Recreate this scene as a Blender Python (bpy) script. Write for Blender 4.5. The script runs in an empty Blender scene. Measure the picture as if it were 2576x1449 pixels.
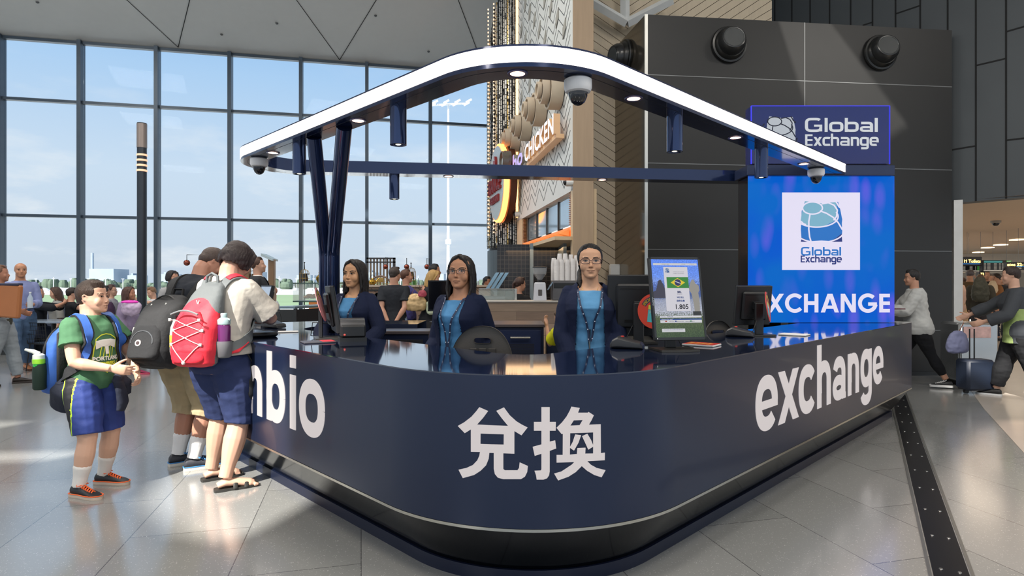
import bpy, bmesh, math, random
import numpy as np
from mathutils import Vector, Matrix, noise
from mathutils.bvhtree import BVHTree
random.seed(7)
SC = bpy.context.scene
COL = SC.collection
PI = math.pi
F = 1522.0; CX = 1288.0; HY = 715.0; EYE = 1.4      # focal in px, principal column, horizon row, eye height

# ---------------------------------------------------------------- camera
cam = bpy.data.cameras.new('camera')
cam.sensor_width = 36.0
cam.lens = F / 2576.0 * 36.0
cam.shift_x = 0.0
cam.shift_y = -(724.5 - HY) / 2576.0
cam.clip_start = 0.05; cam.clip_end = 3000
cam_o = bpy.data.objects.new('camera', cam)
cam_o.location = (0, 0, EYE); cam_o.rotation_euler = (PI / 2, 0, 0)
COL.objects.link(cam_o); SC.camera = cam_o
SC.view_settings.view_transform = 'Standard'; SC.view_settings.look = 'None'
SC.view_settings.gamma = 1.0; SC.view_settings.use_curve_mapping = False
SC.view_settings.exposure = 0.0
SC.cycles.max_bounces = 7; SC.cycles.diffuse_bounces = 3; SC.cycles.glossy_bounces = 4
SC.cycles.transmission_bounces = 6; SC.cycles.transparent_max_bounces = 10
SC.cycles.sample_clamp_indirect = 6.0
SC.cycles.caustics_reflective = False; SC.cycles.caustics_refractive = False

def N(nt, kind, **kw):
    n = nt.nodes.new(kind)
    for k, v in kw.items():
        if k == 'inp':
            for a, b in v.items():
                n.inputs[a].default_value = b
        else:
            setattr(n, k, v)
    return n

# ---------------------------------------------------------------- world: bright coastal sky, pale towards the horizon, thin clouds
W = bpy.data.worlds.new('sky'); SC.world = W; W.use_nodes = True
nt = W.node_tree; nt.nodes.clear()
out = N(nt, 'ShaderNodeOutputWorld'); bg = N(nt, 'ShaderNodeBackground')
tc = N(nt, 'ShaderNodeTexCoord'); sep = N(nt, 'ShaderNodeSeparateXYZ')
nt.links.new(tc.outputs['Generated'], sep.inputs[0])
rmp = N(nt, 'ShaderNodeValToRGB')
cr = rmp.color_ramp
cr.elements[0].position = 0.0; cr.elements[0].color = (.62, .70, .80, 1)
cr.elements[1].position = 1.0; cr.elements[1].color = (.10, .22, .48, 1)
for p, c in ((.03, (.66, .73, .81, 1)), (.16, (.66, .77, .89, 1)), (.30, (.46, .66, .90, 1)), (.42, (.26, .50, .84, 1)), (.7, (.20, .38, .68, 1))):
    e = cr.elements.new(p); e.color = c
nt.links.new(sep.outputs['Z'], rmp.inputs[0])
mp = N(nt, 'ShaderNodeMapping'); mp.inputs['Scale'].default_value = (1, 1, 3.2)
ns = N(nt, 'ShaderNodeTexNoise', inp={'Scale': 4.2, 'Detail': 7.0, 'Roughness': .6})
nt.links.new(tc.outputs['Generated'], mp.inputs[0]); nt.links.new(mp.outputs[0], ns.inputs['Vector'])
cl = N(nt, 'ShaderNodeValToRGB'); cl.color_ramp.elements[0].position = .50; cl.color_ramp.elements[1].position = .66
nt.links.new(ns.outputs['Fac'], cl.inputs[0])
hm = N(nt, 'ShaderNodeMapRange', inp={'From Min': .02, 'From Max': .30, 'To Min': 1.0, 'To Max': .08})
nt.links.new(sep.outputs['Z'], hm.inputs[0])
mul = N(nt, 'ShaderNodeMath', operation='MULTIPLY'); nt.links.new(cl.outputs[0], mul.inputs[0]); nt.links.new(hm.outputs[0], mul.inputs[1])
mx = N(nt, 'ShaderNodeMixRGB'); mx.inputs[2].default_value = (.93, .93, .93, 1)
nt.links.new(mul.outputs[0], mx.inputs[0]); nt.links.new(rmp.outputs[0], mx.inputs[1])
nt.links.new(mx.outputs[0], bg.inputs[0]); bg.inputs[1].default_value = 1.04
nt.links.new(bg.outputs[0], out.inputs[0])

# ---------------------------------------------------------------- sun: behind the camera, to the left
SUN_AZ = Vector((.46, .89, 0)).normalized(); SUN_EL = math.radians(44)
sd = bpy.data.lights.new('sun', 'SUN'); sd.energy = 10.8; sd.angle = math.radians(.8); sd.color = (1, .95, .87)
so = bpy.data.objects.new('sun', sd); COL.objects.link(so)
SDIR = Vector((SUN_AZ.x * math.cos(SUN_EL), SUN_AZ.y * math.cos(SUN_EL), -math.sin(SUN_EL)))
so.rotation_euler = SDIR.to_track_quat('-Z', 'Y').to_euler(); so.location = (-6, -12, 14)
# unseen fill lights added to brighten the hall (housings are built with the roof)
FILL_XY = [(-10.5, 3), (3.8, 1.0), (-10, -9), (4.5, -9.5), (11, 1.5), (-1.5, 0.5), (-10, 9), (-3.5, 8.2)]
for x, y in FILL_XY:
    a = bpy.data.lights.new('fill_light', 'AREA'); a.shape = 'SQUARE'; a.size = 2.2; a.energy = 330; a.color = (1, .93, .84)
    o = bpy.data.objects.new('fill_light', a); o.location = (x, y, 8.55); COL.objects.link(o)

# ---------------------------------------------------------------- helpers
def hx(s):
    s = s.lstrip('#'); r = [int(s[i:i + 2], 16) / 255 for i in (0, 2, 4)]
    return tuple(c / 12.92 if c <= .04045 else ((c + .055) / 1.055) ** 2.4 for c in r) + (1,)

MATS = {}
def mat(name, col, rough=.5, metal=0.0, var=.10, vs=6.0, bump=0.0, bs=60.0, emit=None, es=1.0, alpha=1.0, trans=0.0, coat=0.0, spec=None, sub=0.0, stretch=None):
    if name in MATS: return MATS[name]
    if isinstance(col, str): col = hx(col)
    m = bpy.data.materials.new(name); m.use_nodes = True; t = m.node_tree
    b = t.nodes['Principled BSDF']
    b.inputs['Roughness'].default_value = rough; b.inputs['Metallic'].default_value = metal
    b.inputs['Base Color'].default_value = col
    if coat: b.inputs['Coat Weight'].default_value = coat; b.inputs['Coat Roughness'].default_value = .05
    if spec is not None: b.inputs['Specular IOR Level'].default_value = spec
    if sub: b.inputs['Subsurface Weight'].default_value = sub; b.inputs['Subsurface Radius'].default_value = (.02, .008, .004); b.inputs['Subsurface Scale'].default_value = .6
    tcn = N(t, 'ShaderNodeTexCoord'); src = tcn.outputs['Object']
    if stretch:
        mpn = N(t, 'ShaderNodeMapping'); mpn.inputs['Scale'].default_value = stretch; t.links.new(src, mpn.inputs[0]); src = mpn.outputs[0]
    if var:
        n = N(t, 'ShaderNodeTexNoise', inp={'Scale': vs, 'Detail': 4.0}); t.links.new(src, n.inputs['Vector'])
        mx = N(t, 'ShaderNodeMixRGB'); mx.inputs[1].default_value = tuple(c * (1 - var) for c in col[:3]) + (1,)
        mx.inputs[2].default_value = tuple(min(1, c * (1 + var)) for c in col[:3]) + (1,)
        t.links.new(n.outputs['Fac'], mx.inputs[0]); t.links.new(mx.outputs[0], b.inputs['Base Color'])
    if bump:
        n2 = N(t, 'ShaderNodeTexNoise', inp={'Scale': bs, 'Detail': 3.0}); t.links.new(src, n2.inputs['Vector'])
        bp = N(t, 'ShaderNodeBump', inp={'Strength': bump, 'Distance': .01}); t.links.new(n2.outputs['Fac'], bp.inputs['Height']); t.links.new(bp.outputs[0], b.inputs['Normal'])
    if emit is not None:
        if isinstance(emit, str): emit = hx(emit)
        b.inputs['Emission Color'].default_value = emit; b.inputs['Emission Strength'].default_value = es
    if trans: b.inputs['Transmission Weight'].default_value = trans
    if alpha < 1: b.inputs['Alpha'].default_value = alpha
    MATS[name] = m
    return m

class MB:
    def __init__(s): s.v = []; s.f = []; s.mi = []
    def add(s, vs, fs, mi=0):
        o = len(s.v); s.v += [tuple(v) for v in vs]; s.f += [tuple(i + o for i in f) for f in fs]; s.mi += [mi] * len(fs); return s
    def box(s, x0, x1, y0, y1, z0, z1, mi=0, M=None):
        vs = [(x, y, z) for z in (z0, z1) for x, y in ((x0, y0), (x1, y0), (x1, y1), (x0, y1))]
        if M is not None: vs = [M @ Vector(v) for v in vs]
        return s.add(vs, [(0, 3, 2, 1), (4, 5, 6, 7), (0, 1, 5, 4), (1, 2, 6, 5), (2, 3, 7, 6), (3, 0, 4, 7)], mi)
    def bbox(s, x0, x1, y0, y1, z0, z1, b=.01, mi=0, M=None):      # bevelled box: one chamfer ring on every edge
        X = [x0, x1]; Y = [y0, y1]; Z = [z0, z1]; vs = []
        idx = {}
        for i in (0, 1):
            for j in (0, 1):
                for k in (0, 1):
                    si, sj, sk = (1, -1)[i], (1, -1)[j], (1, -1)[k]
                    for ax in range(3):
                        p = [X[i] + si * b, Y[j] + sj * b, Z[k] + sk * b]; p[ax] = (X[i], Y[j], Z[k])[ax]
                        idx[i, j, k, ax] = len(vs); vs.append(p)
        fs = []
        for ax in range(3):
            o1, o2 = [a for a in range(3) if a != ax]
            for e in (0, 1):
                q = []
                for a, c in ((0, 0), (1, 0), (1, 1), (0, 1)):
                    t = [0, 0, 0]; t[ax] = e; t[o1] = a; t[o2] = c; q.append(idx[t[0], t[1], t[2], ax])
                fs.append(q)
                for c in (0, 1):      # edges parallel to o1.. handled below
                    pass
            for a in (0, 1):
                for c in (0, 1):      # edge along ax at (o1=a,o2=c)
                    t0 = [0, 0, 0]; t0[o1] = a; t0[o2] = c; t1 = list(t0); t1[ax] = 1
                    fs.append([idx[t0[0], t0[1], t0[2], o1], idx[t1[0], t1[1], t1[2], o1], idx[t1[0], t1[1], t1[2], o2], idx[t0[0], t0[1], t0[2], o2]])
        for i in (0, 1):
            for j in (0, 1):
                for k in (0, 1): fs.append([idx[i, j, k, 0], idx[i, j, k, 1], idx[i, j, k, 2]])
        if M is not None: vs = [M @ Vector(v) for v in vs]
        return s.add(vs, fs, mi)
    def rings(s, rs, cap=True, mi=0, closed=True):
        n = len(rs[0]); fs = []
        for i in range(len(rs) - 1):
            for j in range(n if closed else n - 1):
                k = (j + 1) % n; fs.append((i * n + j, i * n + k, (i + 1) * n + k, (i + 1) * n + j))
        vs = [p for r in rs for p in r]
        if cap:
            c0 = len(vs); vs.append(sum((Vector(p) for p in rs[0]), Vector()) / n); vs.append(sum((Vector(p) for p in rs[-1]), Vector()) / n)
            L = (len(rs) - 1) * n
            for j in range(n):
                k = (j + 1) % n; fs.append((c0, k, j)); fs.append((c0 + 1, L + j, L + k))
        return s.add(vs, fs, mi)
    def tube(s, pts, r, seg=10, cap=True, mi=0, flat=1.0, up=None):
        pts = [Vector(p) for p in pts]; n = len(pts)
        if not isinstance(r, (list, tuple)): r = [r] * n
        rs = []; u = None
        for i in range(n):
            d = (pts[min(i + 1, n - 1)] - pts[max(i - 1, 0)])
            d = d.normalized() if d.length > 1e-9 else Vector((0, 0, 1))
            if u is None:
                u = Vector(up) if up is not None else (Vector((0, 0, 1)) if abs(d.z) < .9 else Vector((1, 0, 0)))
            u = (u - d * u.dot(d)); u = u.normalized() if u.length > 1e-6 else d.orthogonal().normalized()
            w = d.cross(u)
            rs.append([pts[i] + (u * math.cos(2 * PI * k / seg) * flat + w * math.sin(2 * PI * k / seg)) * r[i] for k in range(seg)])
        return s.rings(rs, cap, mi)
    def cyl(s, p0, p1, r, seg=20, mi=0, r2=None):
        return s.tube([p0, p1], [r, r if r2 is None else r2], seg, True, mi)
    def lathe(s, prof, c=(0, 0, 0), seg=24, mi=0, cap=True, M=None):
        rs = [[Vector((r * math.cos(2 * PI * k / seg), r * math.sin(2 * PI * k / seg), z)) for k in range(seg)] for r, z in prof]
        rs = [[(M @ p if M is not None else p + Vector(c)) for p in q] for q in rs]
        return s.rings(rs, cap, mi)
    def ell(s, c, r, seg=12, mi=0, M=None):
        rs = []
        for i in range(1, seg):
            a = PI * i / seg
            rs.append([Vector((r[0] * math.sin(a) * math.cos(2 * PI * k / (2 * seg)), r[1] * math.sin(a) * math.sin(2 * PI * k / (2 * seg)), -r[2] * math.cos(a))) for k in range(2 * seg)])
        rs = [[(M @ p if M is not None else p) + Vector(c) for p in q] for q in rs]
        return s.rings(rs, True, mi)
    def prism(s, poly, z0, z1, mi=0, M=None):
        n = len(poly); vs = [(x, y, z0) for x, y in poly] + [(x, y, z1) for x, y in poly]
        if M is not None: vs = [M @ Vector(v) for v in vs]
        return s.add(vs, [tuple(range(n))[::-1], tuple(range(n, 2 * n))] + [(i, (i + 1) % n, (i + 1) % n + n, i + n) for i in range(n)], mi)
    def band(s, A, B, z0, z1, mi=0, ends=True):                     # strip between two plan polylines of equal length
        n = len(A); vs = [(p[0], p[1], z) for z in (z0, z1) for P_ in (A, B) for p in P_]
        fs = []
        for i in range(n - 1):
            fs += [(i, i + 1, n + i + 1, n + i), (2 * n + i, 3 * n + i, 3 * n + i + 1, 2 * n + i + 1), (i, 2 * n + i, 2 * n + i + 1, i + 1), (n + i, n + i + 1, 3 * n + i + 1, 3 * n + i)]
        if ends: fs += [(0, n, 3 * n, 2 * n), (n - 1, 3 * n - 1, 4 * n - 1, 2 * n - 1)]
        return s.add(vs, fs, mi)
    def flat(s, tri, T, th=0.0, mi=0):                              # 2D mesh (verts, faces) through T(u, v, w) with thickness th
        vs2, fs2 = tri; n = len(vs2)
        vs = [T(x, y, th) for x, y in vs2]
        if not th: return s.add(vs, fs2, mi)
        vs += [T(x, y, 0) for x, y in vs2]; fs = [tuple(f) for f in fs2]
        cnt = {}
        for f in fs2:
            for a, b in zip(f, tuple(f[1:]) + (f[0],)): cnt[(a, b)] = 1
        for (a, b) in cnt:
            if (b, a) not in cnt: fs.append((a, b, b + n, a + n)[::-1])
        return s.add(vs, fs, mi)

WM = {}
def wmat(o): return WM.get(o.name, Matrix.Identity(4)) if o is not None else Matrix.Identity(4)
def props(o, label=None, cat=None, group=None, kind=None):
    if label: o['label'] = label
    if cat: o['category'] = cat
    if group: o['group'] = group
    if kind: o['kind'] = kind
    return o
def empty(name, loc=(0, 0, 0), rz=0.0, label=None, cat=None, group=None, sc=1.0):
    o = bpy.data.objects.new(name, None); COL.objects.link(o); o.location = loc; o.rotation_euler = (0, 0, rz); o.scale = (sc, sc, sc); o.empty_display_size = .1
    WM[o.name] = Matrix.Translation(Vector(loc)) @ Matrix.Rotation(rz, 4, 'Z') @ Matrix.Scale(sc, 4)
    return props(o, label, cat, group)
def finish(me, mats, smooth):
    for m in (mats if isinstance(mats, (list, tuple)) else [mats]): me.materials.append(m)
    if smooth is True: me.shade_smooth()
    elif smooth:
        me.shade_smooth(); me.set_sharp_from_angle(angle=math.radians(smooth))
def link(name, me, parent=None, local=False, **pr):
    o = bpy.data.objects.new(name, me); COL.objects.link(o)
    if parent is not None:
        if not local: me.transform(wmat(parent).inverted())
        o.parent = parent; WM[o.name] = wmat(parent).copy()
    elif len(me.vertices):
        co = np.empty(len(me.vertices) * 3); me.vertices.foreach_get('co', co); co = co.reshape(-1, 3)
        c = Vector(((co[:, 0].min() + co[:, 0].max()) / 2, (co[:, 1].min() + co[:, 1].max()) / 2, co[:, 2].min()))
        me.transform(Matrix.Translation(-c)); o.location = c; WM[o.name] = Matrix.Translation(c)
    return props(o, **pr)
def mk(name, mb, mats, parent=None, smooth=30, local=False, **pr):
    me = bpy.data.meshes.new(name); me.from_pydata(mb.v, [], mb.f)
    if max(mb.mi or [0]) > 0: me.polygons.foreach_set('material_index', mb.mi)
    bm = bmesh.new(); bm.from_mesh(me); bmesh.ops.recalc_face_normals(bm, faces=bm.faces); bm.to_mesh(me); bm.free()
    finish(me, mats, smooth); me.update()
    return link(name, me, parent, local, **pr)
def struct(name, mb, m, smooth=30, **k): return mk(name, mb, m, None, smooth, kind='structure', **k)
def dup(o, parent=None, loc=None, rz=None, **pr):
    c = o.copy(); COL.objects.link(c)
    if parent is not None: c.parent = parent
    if loc is not None: c.location = loc
    if rz is not None: c.rotation_euler = (0, 0, rz)
    for k, v in pr.items(): c[{'cat': 'category'}.get(k, k)] = v
    for ch in list(o.children): dup(ch, c)
    return c
def P(px, py, Y): return Vector(((px - CX) / F * Y, Y, EYE - (py - HY) / F * Y))
def PX(px, Y): return (px - CX) / F * Y
def PZ(py, Y): return EYE - (py - HY) / F * Y

# plan geometry
def isect(p, d, q, e):
    den = d[0] * e[1] - d[1] * e[0]; t = ((q[0] - p[0]) * e[1] - (q[1] - p[1]) * e[0]) / den
    return (p[0] + d[0] * t, p[1] + d[1] * t)
def offs(pts, d):                                                   # offset an open polyline to its left by d
    L = []
    for a, b in zip(pts[:-1], pts[1:]):
        dx, dy = b[0] - a[0], b[1] - a[1]; l = math.hypot(dx, dy); dx /= l; dy /= l
        L.append(((a[0] - dy * d, a[1] + dx * d), (dx, dy), (b[0] - dy * d, b[1] + dx * d)))
    r = [L[0][0]]
    for i in range(len(L) - 1): r.append(isect(L[i][0], L[i][1], L[i + 1][0], L[i + 1][1]))
    return r + [L[-1][2]]
def rpath(pts, R, seg=16):
    r = [tuple(pts[0])]
    for i in range(1, len(pts) - 1):
        a, b, c = Vector(pts[i - 1]), Vector(pts[i]), Vector(pts[i + 1])
        u = (a - b).normalized(); v = (c - b).normalized(); rad = R[i - 1]
        if rad <= 0: r += [tuple(b)] * (seg + 1); continue
        half = u.angle(v) / 2; t = rad / math.tan(half); ce = b + (u + v).normalized() * (rad / math.sin(half))
        s_ = b + u * t - ce; e_ = b + v * t - ce
        a0 = math.atan2(s_.y, s_.x); a1 = math.atan2(e_.y, e_.x); da = (a1 - a0 + PI) % (2 * PI) - PI
        r += [(ce.x + rad * math.cos(a0 + da * k / seg), ce.y + rad * math.sin(a0 + da * k / seg)) for k in range(seg + 1)]
    return r + [tuple(pts[-1])]
def refine(path, step):
    r = [path[0]]
    for a, b in zip(path[:-1], path[1:]):
        l = math.hypot(b[0] - a[0], b[1] - a[1]); n = max(1, int(l / step))
        r += [(a[0] + (b[0] - a[0]) * k / n, a[1] + (b[1] - a[1]) * k / n) for k in range(1, n + 1)]
    return r

# 2D shapes: outline + holes -> triangles
def fill2(loops, cut=None):
    cu = bpy.data.curves.new('t', 'CURVE'); cu.dimensions = '2D'; cu.fill_mode = 'FRONT'; cu.resolution_u = 1
    for lp in loops:
        sp = cu.splines.new('POLY'); sp.points.add(len(lp) - 1)
        for q, (x, y) in zip(sp.points, lp): q.co = (x, y, 0, 1)
        sp.use_cyclic_u = True
    o = bpy.data.objects.new('t', cu); me = o.to_mesh()
    bm = bmesh.new(); bm.from_mesh(me); bmesh.ops.remove_doubles(bm, verts=bm.verts, dist=1e-6)
    if cut:
        xs = [v.co.x for v in bm.verts]; x = min(xs) + cut
        while x < max(xs):
            bmesh.ops.bisect_plane(bm, geom=bm.verts[:] + bm.edges[:] + bm.faces[:], plane_co=(x, 0, 0), plane_no=(1, 0, 0)); x += cut
    bm.verts.index_update(); r = ([(v.co.x, v.co.y) for v in bm.verts], [[v.index for v in f.verts] for f in bm.faces])
    bm.free(); o.to_mesh_clear(); bpy.data.objects.remove(o); bpy.data.curves.remove(cu)
    return r
def textmesh(s, size=1.0, align='LEFT', bold=0.0, sx=1.0, sp=1.0):
    cu = bpy.data.curves.new('t', 'FONT'); cu.body = s; cu.size = size; cu.align_x = align; cu.fill_mode = 'FRONT'; cu.resolution_u = 2; cu.space_character = sp
    o = bpy.data.objects.new('t', cu); me = o.to_mesh()
    vs = [(v.co.x * sx, v.co.y) for v in me.vertices]; fs = [list(p.vertices) for p in me.polygons]
    o.to_mesh_clear(); bpy.data.objects.remove(o); bpy.data.curves.remove(cu)
    if bold:                                                        # embolden by overlaying shifted copies
        V, G = [], []
        for k, (dx, dy) in enumerate(((0, 0), (bold, 0), (-bold, 0), (0, bold), (0, -bold), (bold * .7, bold * .7), (-bold * .7, -bold * .7), (bold * .7, -bold * .7), (-bold * .7, bold * .7))):
            n = len(V); V += [(x + dx, y + dy) for x, y in vs]; G += [[i + n for i in f] for f in fs]
        return V, G
    return vs, fs
def stroke(pts, w, step=None):
    """centreline -> strip of quads (verts, faces)"""
    vs, fs = [], []; n = len(pts)
    for i, p in enumerate(pts):
        a = Vector(pts[max(i - 1, 0)]); b = Vector(pts[min(i + 1, n - 1)])
        if pts[0] == pts[-1] and i in (0, n - 1): a = Vector(pts[-2]); b = Vector(pts[1])
        d = (b - a).normalized(); nn = Vector((-d.y, d.x))
        vs += [tuple(Vector(p) + nn * w / 2), tuple(Vector(p) - nn * w / 2)]
    for i in range(n - 1): fs.append([2 * i, 2 * i + 1, 2 * i + 3, 2 * i + 2])
    return vs, fs
def arc(cx, cy, rx, ry, a0, a1, n=24, sq=2.0):
    r = []
    for k in range(n + 1):
        a = math.radians(a0 + (a1 - a0) * k / n); c, s_ = math.cos(a), math.sin(a)
        r.append((cx + rx * math.copysign(abs(c) ** (2 / sq), c), cy + ry * math.copysign(abs(s_) ** (2 / sq), s_)))
    return r
def glyph(ch, w=.26, sq=2.3):
    """bold grotesque letters, x-height 1; returns (list of (verts, faces), advance)"""
    h = w / 2; S = []; q = lambda *a: arc(*a, sq=sq)
    def rect(x0, y0, x1, y1):
        n = 6; S.append(([(x0 + (x1 - x0) * k / n, y) for k in range(n + 1) for y in (y0, y1)], [[2 * k, 2 * k + 2, 2 * k + 3, 2 * k + 1] for k in range(n)]))
    if ch == 'o': S.append(stroke(q(.55, .5, .39, .38, 0, 360, 48), w)); adv = 1.12
    elif ch == 'e':
        S.append(stroke(q(.52, .5, .37, .38, 0, 318, 44), w)); rect(.2, .5 - w * .40, 1.015, .5 + w * .18); adv = 1.05
    elif ch == 'c': S.append(stroke(q(.52, .5, .37, .38, 38, 322, 40), w)); adv = 1.0
    elif ch == 'x':
        for s_ in (0, 1):
            a, b = (.02, .76) if not s_ else (.76, .02); n = 8
            S.append(([(a + (b - a) * k / n + dx, k / n) for k in range(n + 1) for dx in (0, w * 1.22)], [[2 * k, 2 * k + 1, 2 * k + 3, 2 * k + 2] for k in range(n)]))
        adv = 1.08
    elif ch in 'hn':
        rect(.12, 0, .12 + w, 1.36 if ch == 'h' else 1.0)
        S.append(stroke([(.14 + h, .3)] + q(.56, .56, .30, .315, 180, 0, 24) + [(.86, .3), (.86, 0)], w)); adv = 1.12
    elif ch == 'm':
        rect(.12, 0, .12 + w, 1.0)
        for x in (.52, 1.06): S.append(stroke([(x - .26, .3)] + q(x, .58, .26, .295, 180, 0, 24) + [(x + .26, .3), (x + .26, 0)], w))
        adv = 1.6
    elif ch == 'b': rect(.12, 0, .12 + w, 1.36); S.append(stroke(q(.57, .5, .33, .38, 0, 360, 48), w)); adv = 1.15
    elif ch == 'i': rect(.12, 0, .12 + w, 1.0); rect(.12, 1.13, .12 + w, 1.36); adv = .52
    elif ch == 'a':
        S.append(stroke(q(.5, .62, .30, .26, 165, 0, 20) + [(.80, .4), (.80, .0)], w)); S.append(stroke(q(.46, .29, .30, .175, 0, 360, 36), w * .9)); rect(.78, 0, .96, .14); adv = 1.04
    elif ch == 'g':
        S.append(stroke(q(.53, .53, .35, .36, 0, 360, 40), w)); S.append(stroke([(.88, 1.0), (.88, .6), (.88, -.03)] + q(.53, -.06, .35, .22, 0, -165, 24), w)); adv = 1.14
    # techno wordmark (squarish) letters
    return S, adv
def word2(text, xh, fn=glyph, sx=1.0, gap=0.0, **k):
    out, x = [], 0.0
    for ch in text:
        S, adv = fn(ch, **k)
        for vs, fs in S: out.append(([((x + a * sx) * xh, b * xh) for a, b in vs], fs))
        x += adv * sx + gap
    return out, (x - gap) * xh
def place2(mb, shapes, T, th, mi=0):
    for i, s_ in enumerate(shapes): mb.flat(s_, T, th + i * .00004, mi)
    return mb
def plane_T(o, ux, n):
    """map (u, v, w) to a vertical plane: origin, horizontal direction, outward normal"""
    o = Vector(o); ux = Vector(ux).normalized(); n = Vector(n).normalized()
    return lambda u, v, w=0: o + ux * u + Vector((0, 0, v)) + n * w
# ================================================================ the setting
def winwall_pt(t): return Vector((-12.57 + .9763 * t, 14.85 + .2165 * t, 0))   # along the glazed wall, metres from the left picture edge
WALL_D = Vector((.9763, .2165, 0)); WALL_N = Vector((.2165, -.9763, 0))

def floor_material():
    m = bpy.data.materials.new('terrazzo_floor'); m.use_nodes = True; t = m.node_tree; b = t.nodes['Principled BSDF']
    geo = N(t, 'ShaderNodeNewGeometry')
    mp = N(t, 'ShaderNodeMapping'); mp.inputs['Rotation'].default_value = (0, 0, math.radians(-104)); t.links.new(geo.outputs['Position'], mp.inputs[0])
    br = N(t, 'ShaderNodeTexBrick', inp={'Scale': 1.0, 'Mortar Size': .0028, 'Mortar Smooth': .2, 'Brick Width': 1.25, 'Row Height': .62})
    br.inputs['Color1'].default_value = (.235, .24, .232, 1); br.inputs['Color2'].default_value = (.295, .296, .288, 1); br.inputs['Mortar'].default_value = (.10, .10, .10, 1)
    t.links.new(mp.outputs[0], br.inputs['Vector'])
    vo = N(t, 'ShaderNodeTexVoronoi', inp={'Scale': 95.0}); t.links.new(geo.outputs['Position'], vo.inputs['Vector'])
    r1 = N(t, 'ShaderNodeValToRGB'); r1.color_ramp.elements[0].position = .16; r1.color_ramp.elements[0].color = (1, 1, 1, 1); r1.color_ramp.elements[1].position = .30; r1.color_ramp.elements[1].color = (0, 0, 0, 1)
    t.links.new(vo.outputs['Distance'], r1.inputs[0])
    nz = N(t, 'ShaderNodeTexNoise', inp={'Scale': 38.0}); t.links.new(geo.outputs['Position'], nz.inputs['Vector'])
    r2 = N(t, 'ShaderNodeValToRGB'); r2.color_ramp.elements[0].position = .45; r2.color_ramp.elements[1].position = .62; t.links.new(nz.outputs['Fac'], r2.inputs[0])
    ml = N(t, 'ShaderNodeMath', operation='MULTIPLY'); t.links.new(r1.outputs[0], ml.inputs[0]); t.links.new(r2.outputs[0], ml.inputs[1])
    mx = N(t, 'ShaderNodeMixRGB'); mx.inputs[2].default_value = (.50, .50, .48, 1); t.links.new(ml.outputs[0], mx.inputs[0]); t.links.new(br.outputs['Color'], mx.inputs[1])
    t.links.new(mx.outputs[0], b.inputs['Base Color'])
    n3 = N(t, 'ShaderNodeTexNoise', inp={'Scale': 1.3, 'Detail': 4.0}); t.links.new(geo.outputs['Position'], n3.inputs['Vector'])
    mr = N(t, 'ShaderNodeMapRange', inp={'To Min': .13, 'To Max': .24}); t.links.new(n3.outputs['Fac'], mr.inputs[0]); t.links.new(mr.outputs[0], b.inputs['Roughness'])
    b.inputs['Specular IOR Level'].default_value = 1.0; b.inputs['Coat Weight'].default_value = .6; b.inputs['Coat Roughness'].default_value = .16; b.inputs['Coat IOR'].default_value = 1.6
    return m
FLOOR = floor_material()
def floorpt(px, py): Y = EYE * F / (py - HY); return (PX(px, Y), Y, 0)
mb = MB()
mb.box(-30, 26, -13, 13.2, -.2, 0)
g = [winwall_pt(-17.8), winwall_pt(22), (26, 22), (26, 13.2), (-30, 13.2)]
mb.prism([(p[0], p[1]) for p in (winwall_pt(-17.8), winwall_pt(40))] + [(26.49, 13.2), (-30, 13.2)], -.2, 0)
mb2 = MB(); a = winwall_pt(-18); b_ = winwall_pt(30)
mb2.prism([(-30, -13), (26, -13), (26, b_.y + 1.5), (b_.x, b_.y + .1), (a.x, a.y + .1)], -.2, 0)
struct('floor', mb2, FLOOR)

mb = MB(); mb.prism([p[:2] for p in (floorpt(2428, 962), floorpt(2476, 1030), floorpt(2576, 1140), (6.4, 4.6, 0), (14, 4.2, 0), (22, 10, 0), (14, 30, 0), (9.4, 18, 0))], 0, .003)
struct('floor_concourse', mb, mat('beige_tile', '#b9b0a6', .18, var=.06, vs=3, spec=.7))
# black inlay running across the floor past the counter's right end
mb = MB(); A = Vector((5.03, 7.9)); B = Vector((2.02, 2.75)); d = (B - A).normalized(); n_ = Vector((-d.y, d.x)) * .075
mb.prism([tuple(A + n_), tuple(A - n_), tuple(B - n_), tuple(B + n_)], 0, .004)
struct('trim_1', mb, mat('black_inlay', '#15161a', .35, .3))
mb = MB()
for k, s_ in enumerate((1.18, -1.18)):
    o_ = n_ * s_; w_ = n_ * .10
    mb.prism([tuple(A + o_ + w_), tuple(A + o_ - w_), tuple(B + o_ - w_), tuple(B + o_ + w_)], 0, .006)
struct('trim_2', mb, mat('steel_edge', '#b9b9b4', .3, .9))
mb = MB()
for i in range(13):
    for s_ in (.5, -.5):
        p = A + (B - A) * ((i + .5) / 13) + n_ * s_
        mb.lathe([(.009, .004), (.008, .0065), (.001, .007)], (p.x, p.y, 0), 10)
struct('trim_3', mb, mat('steel_edge', '#b9b9b4', .3, .9))

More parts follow.
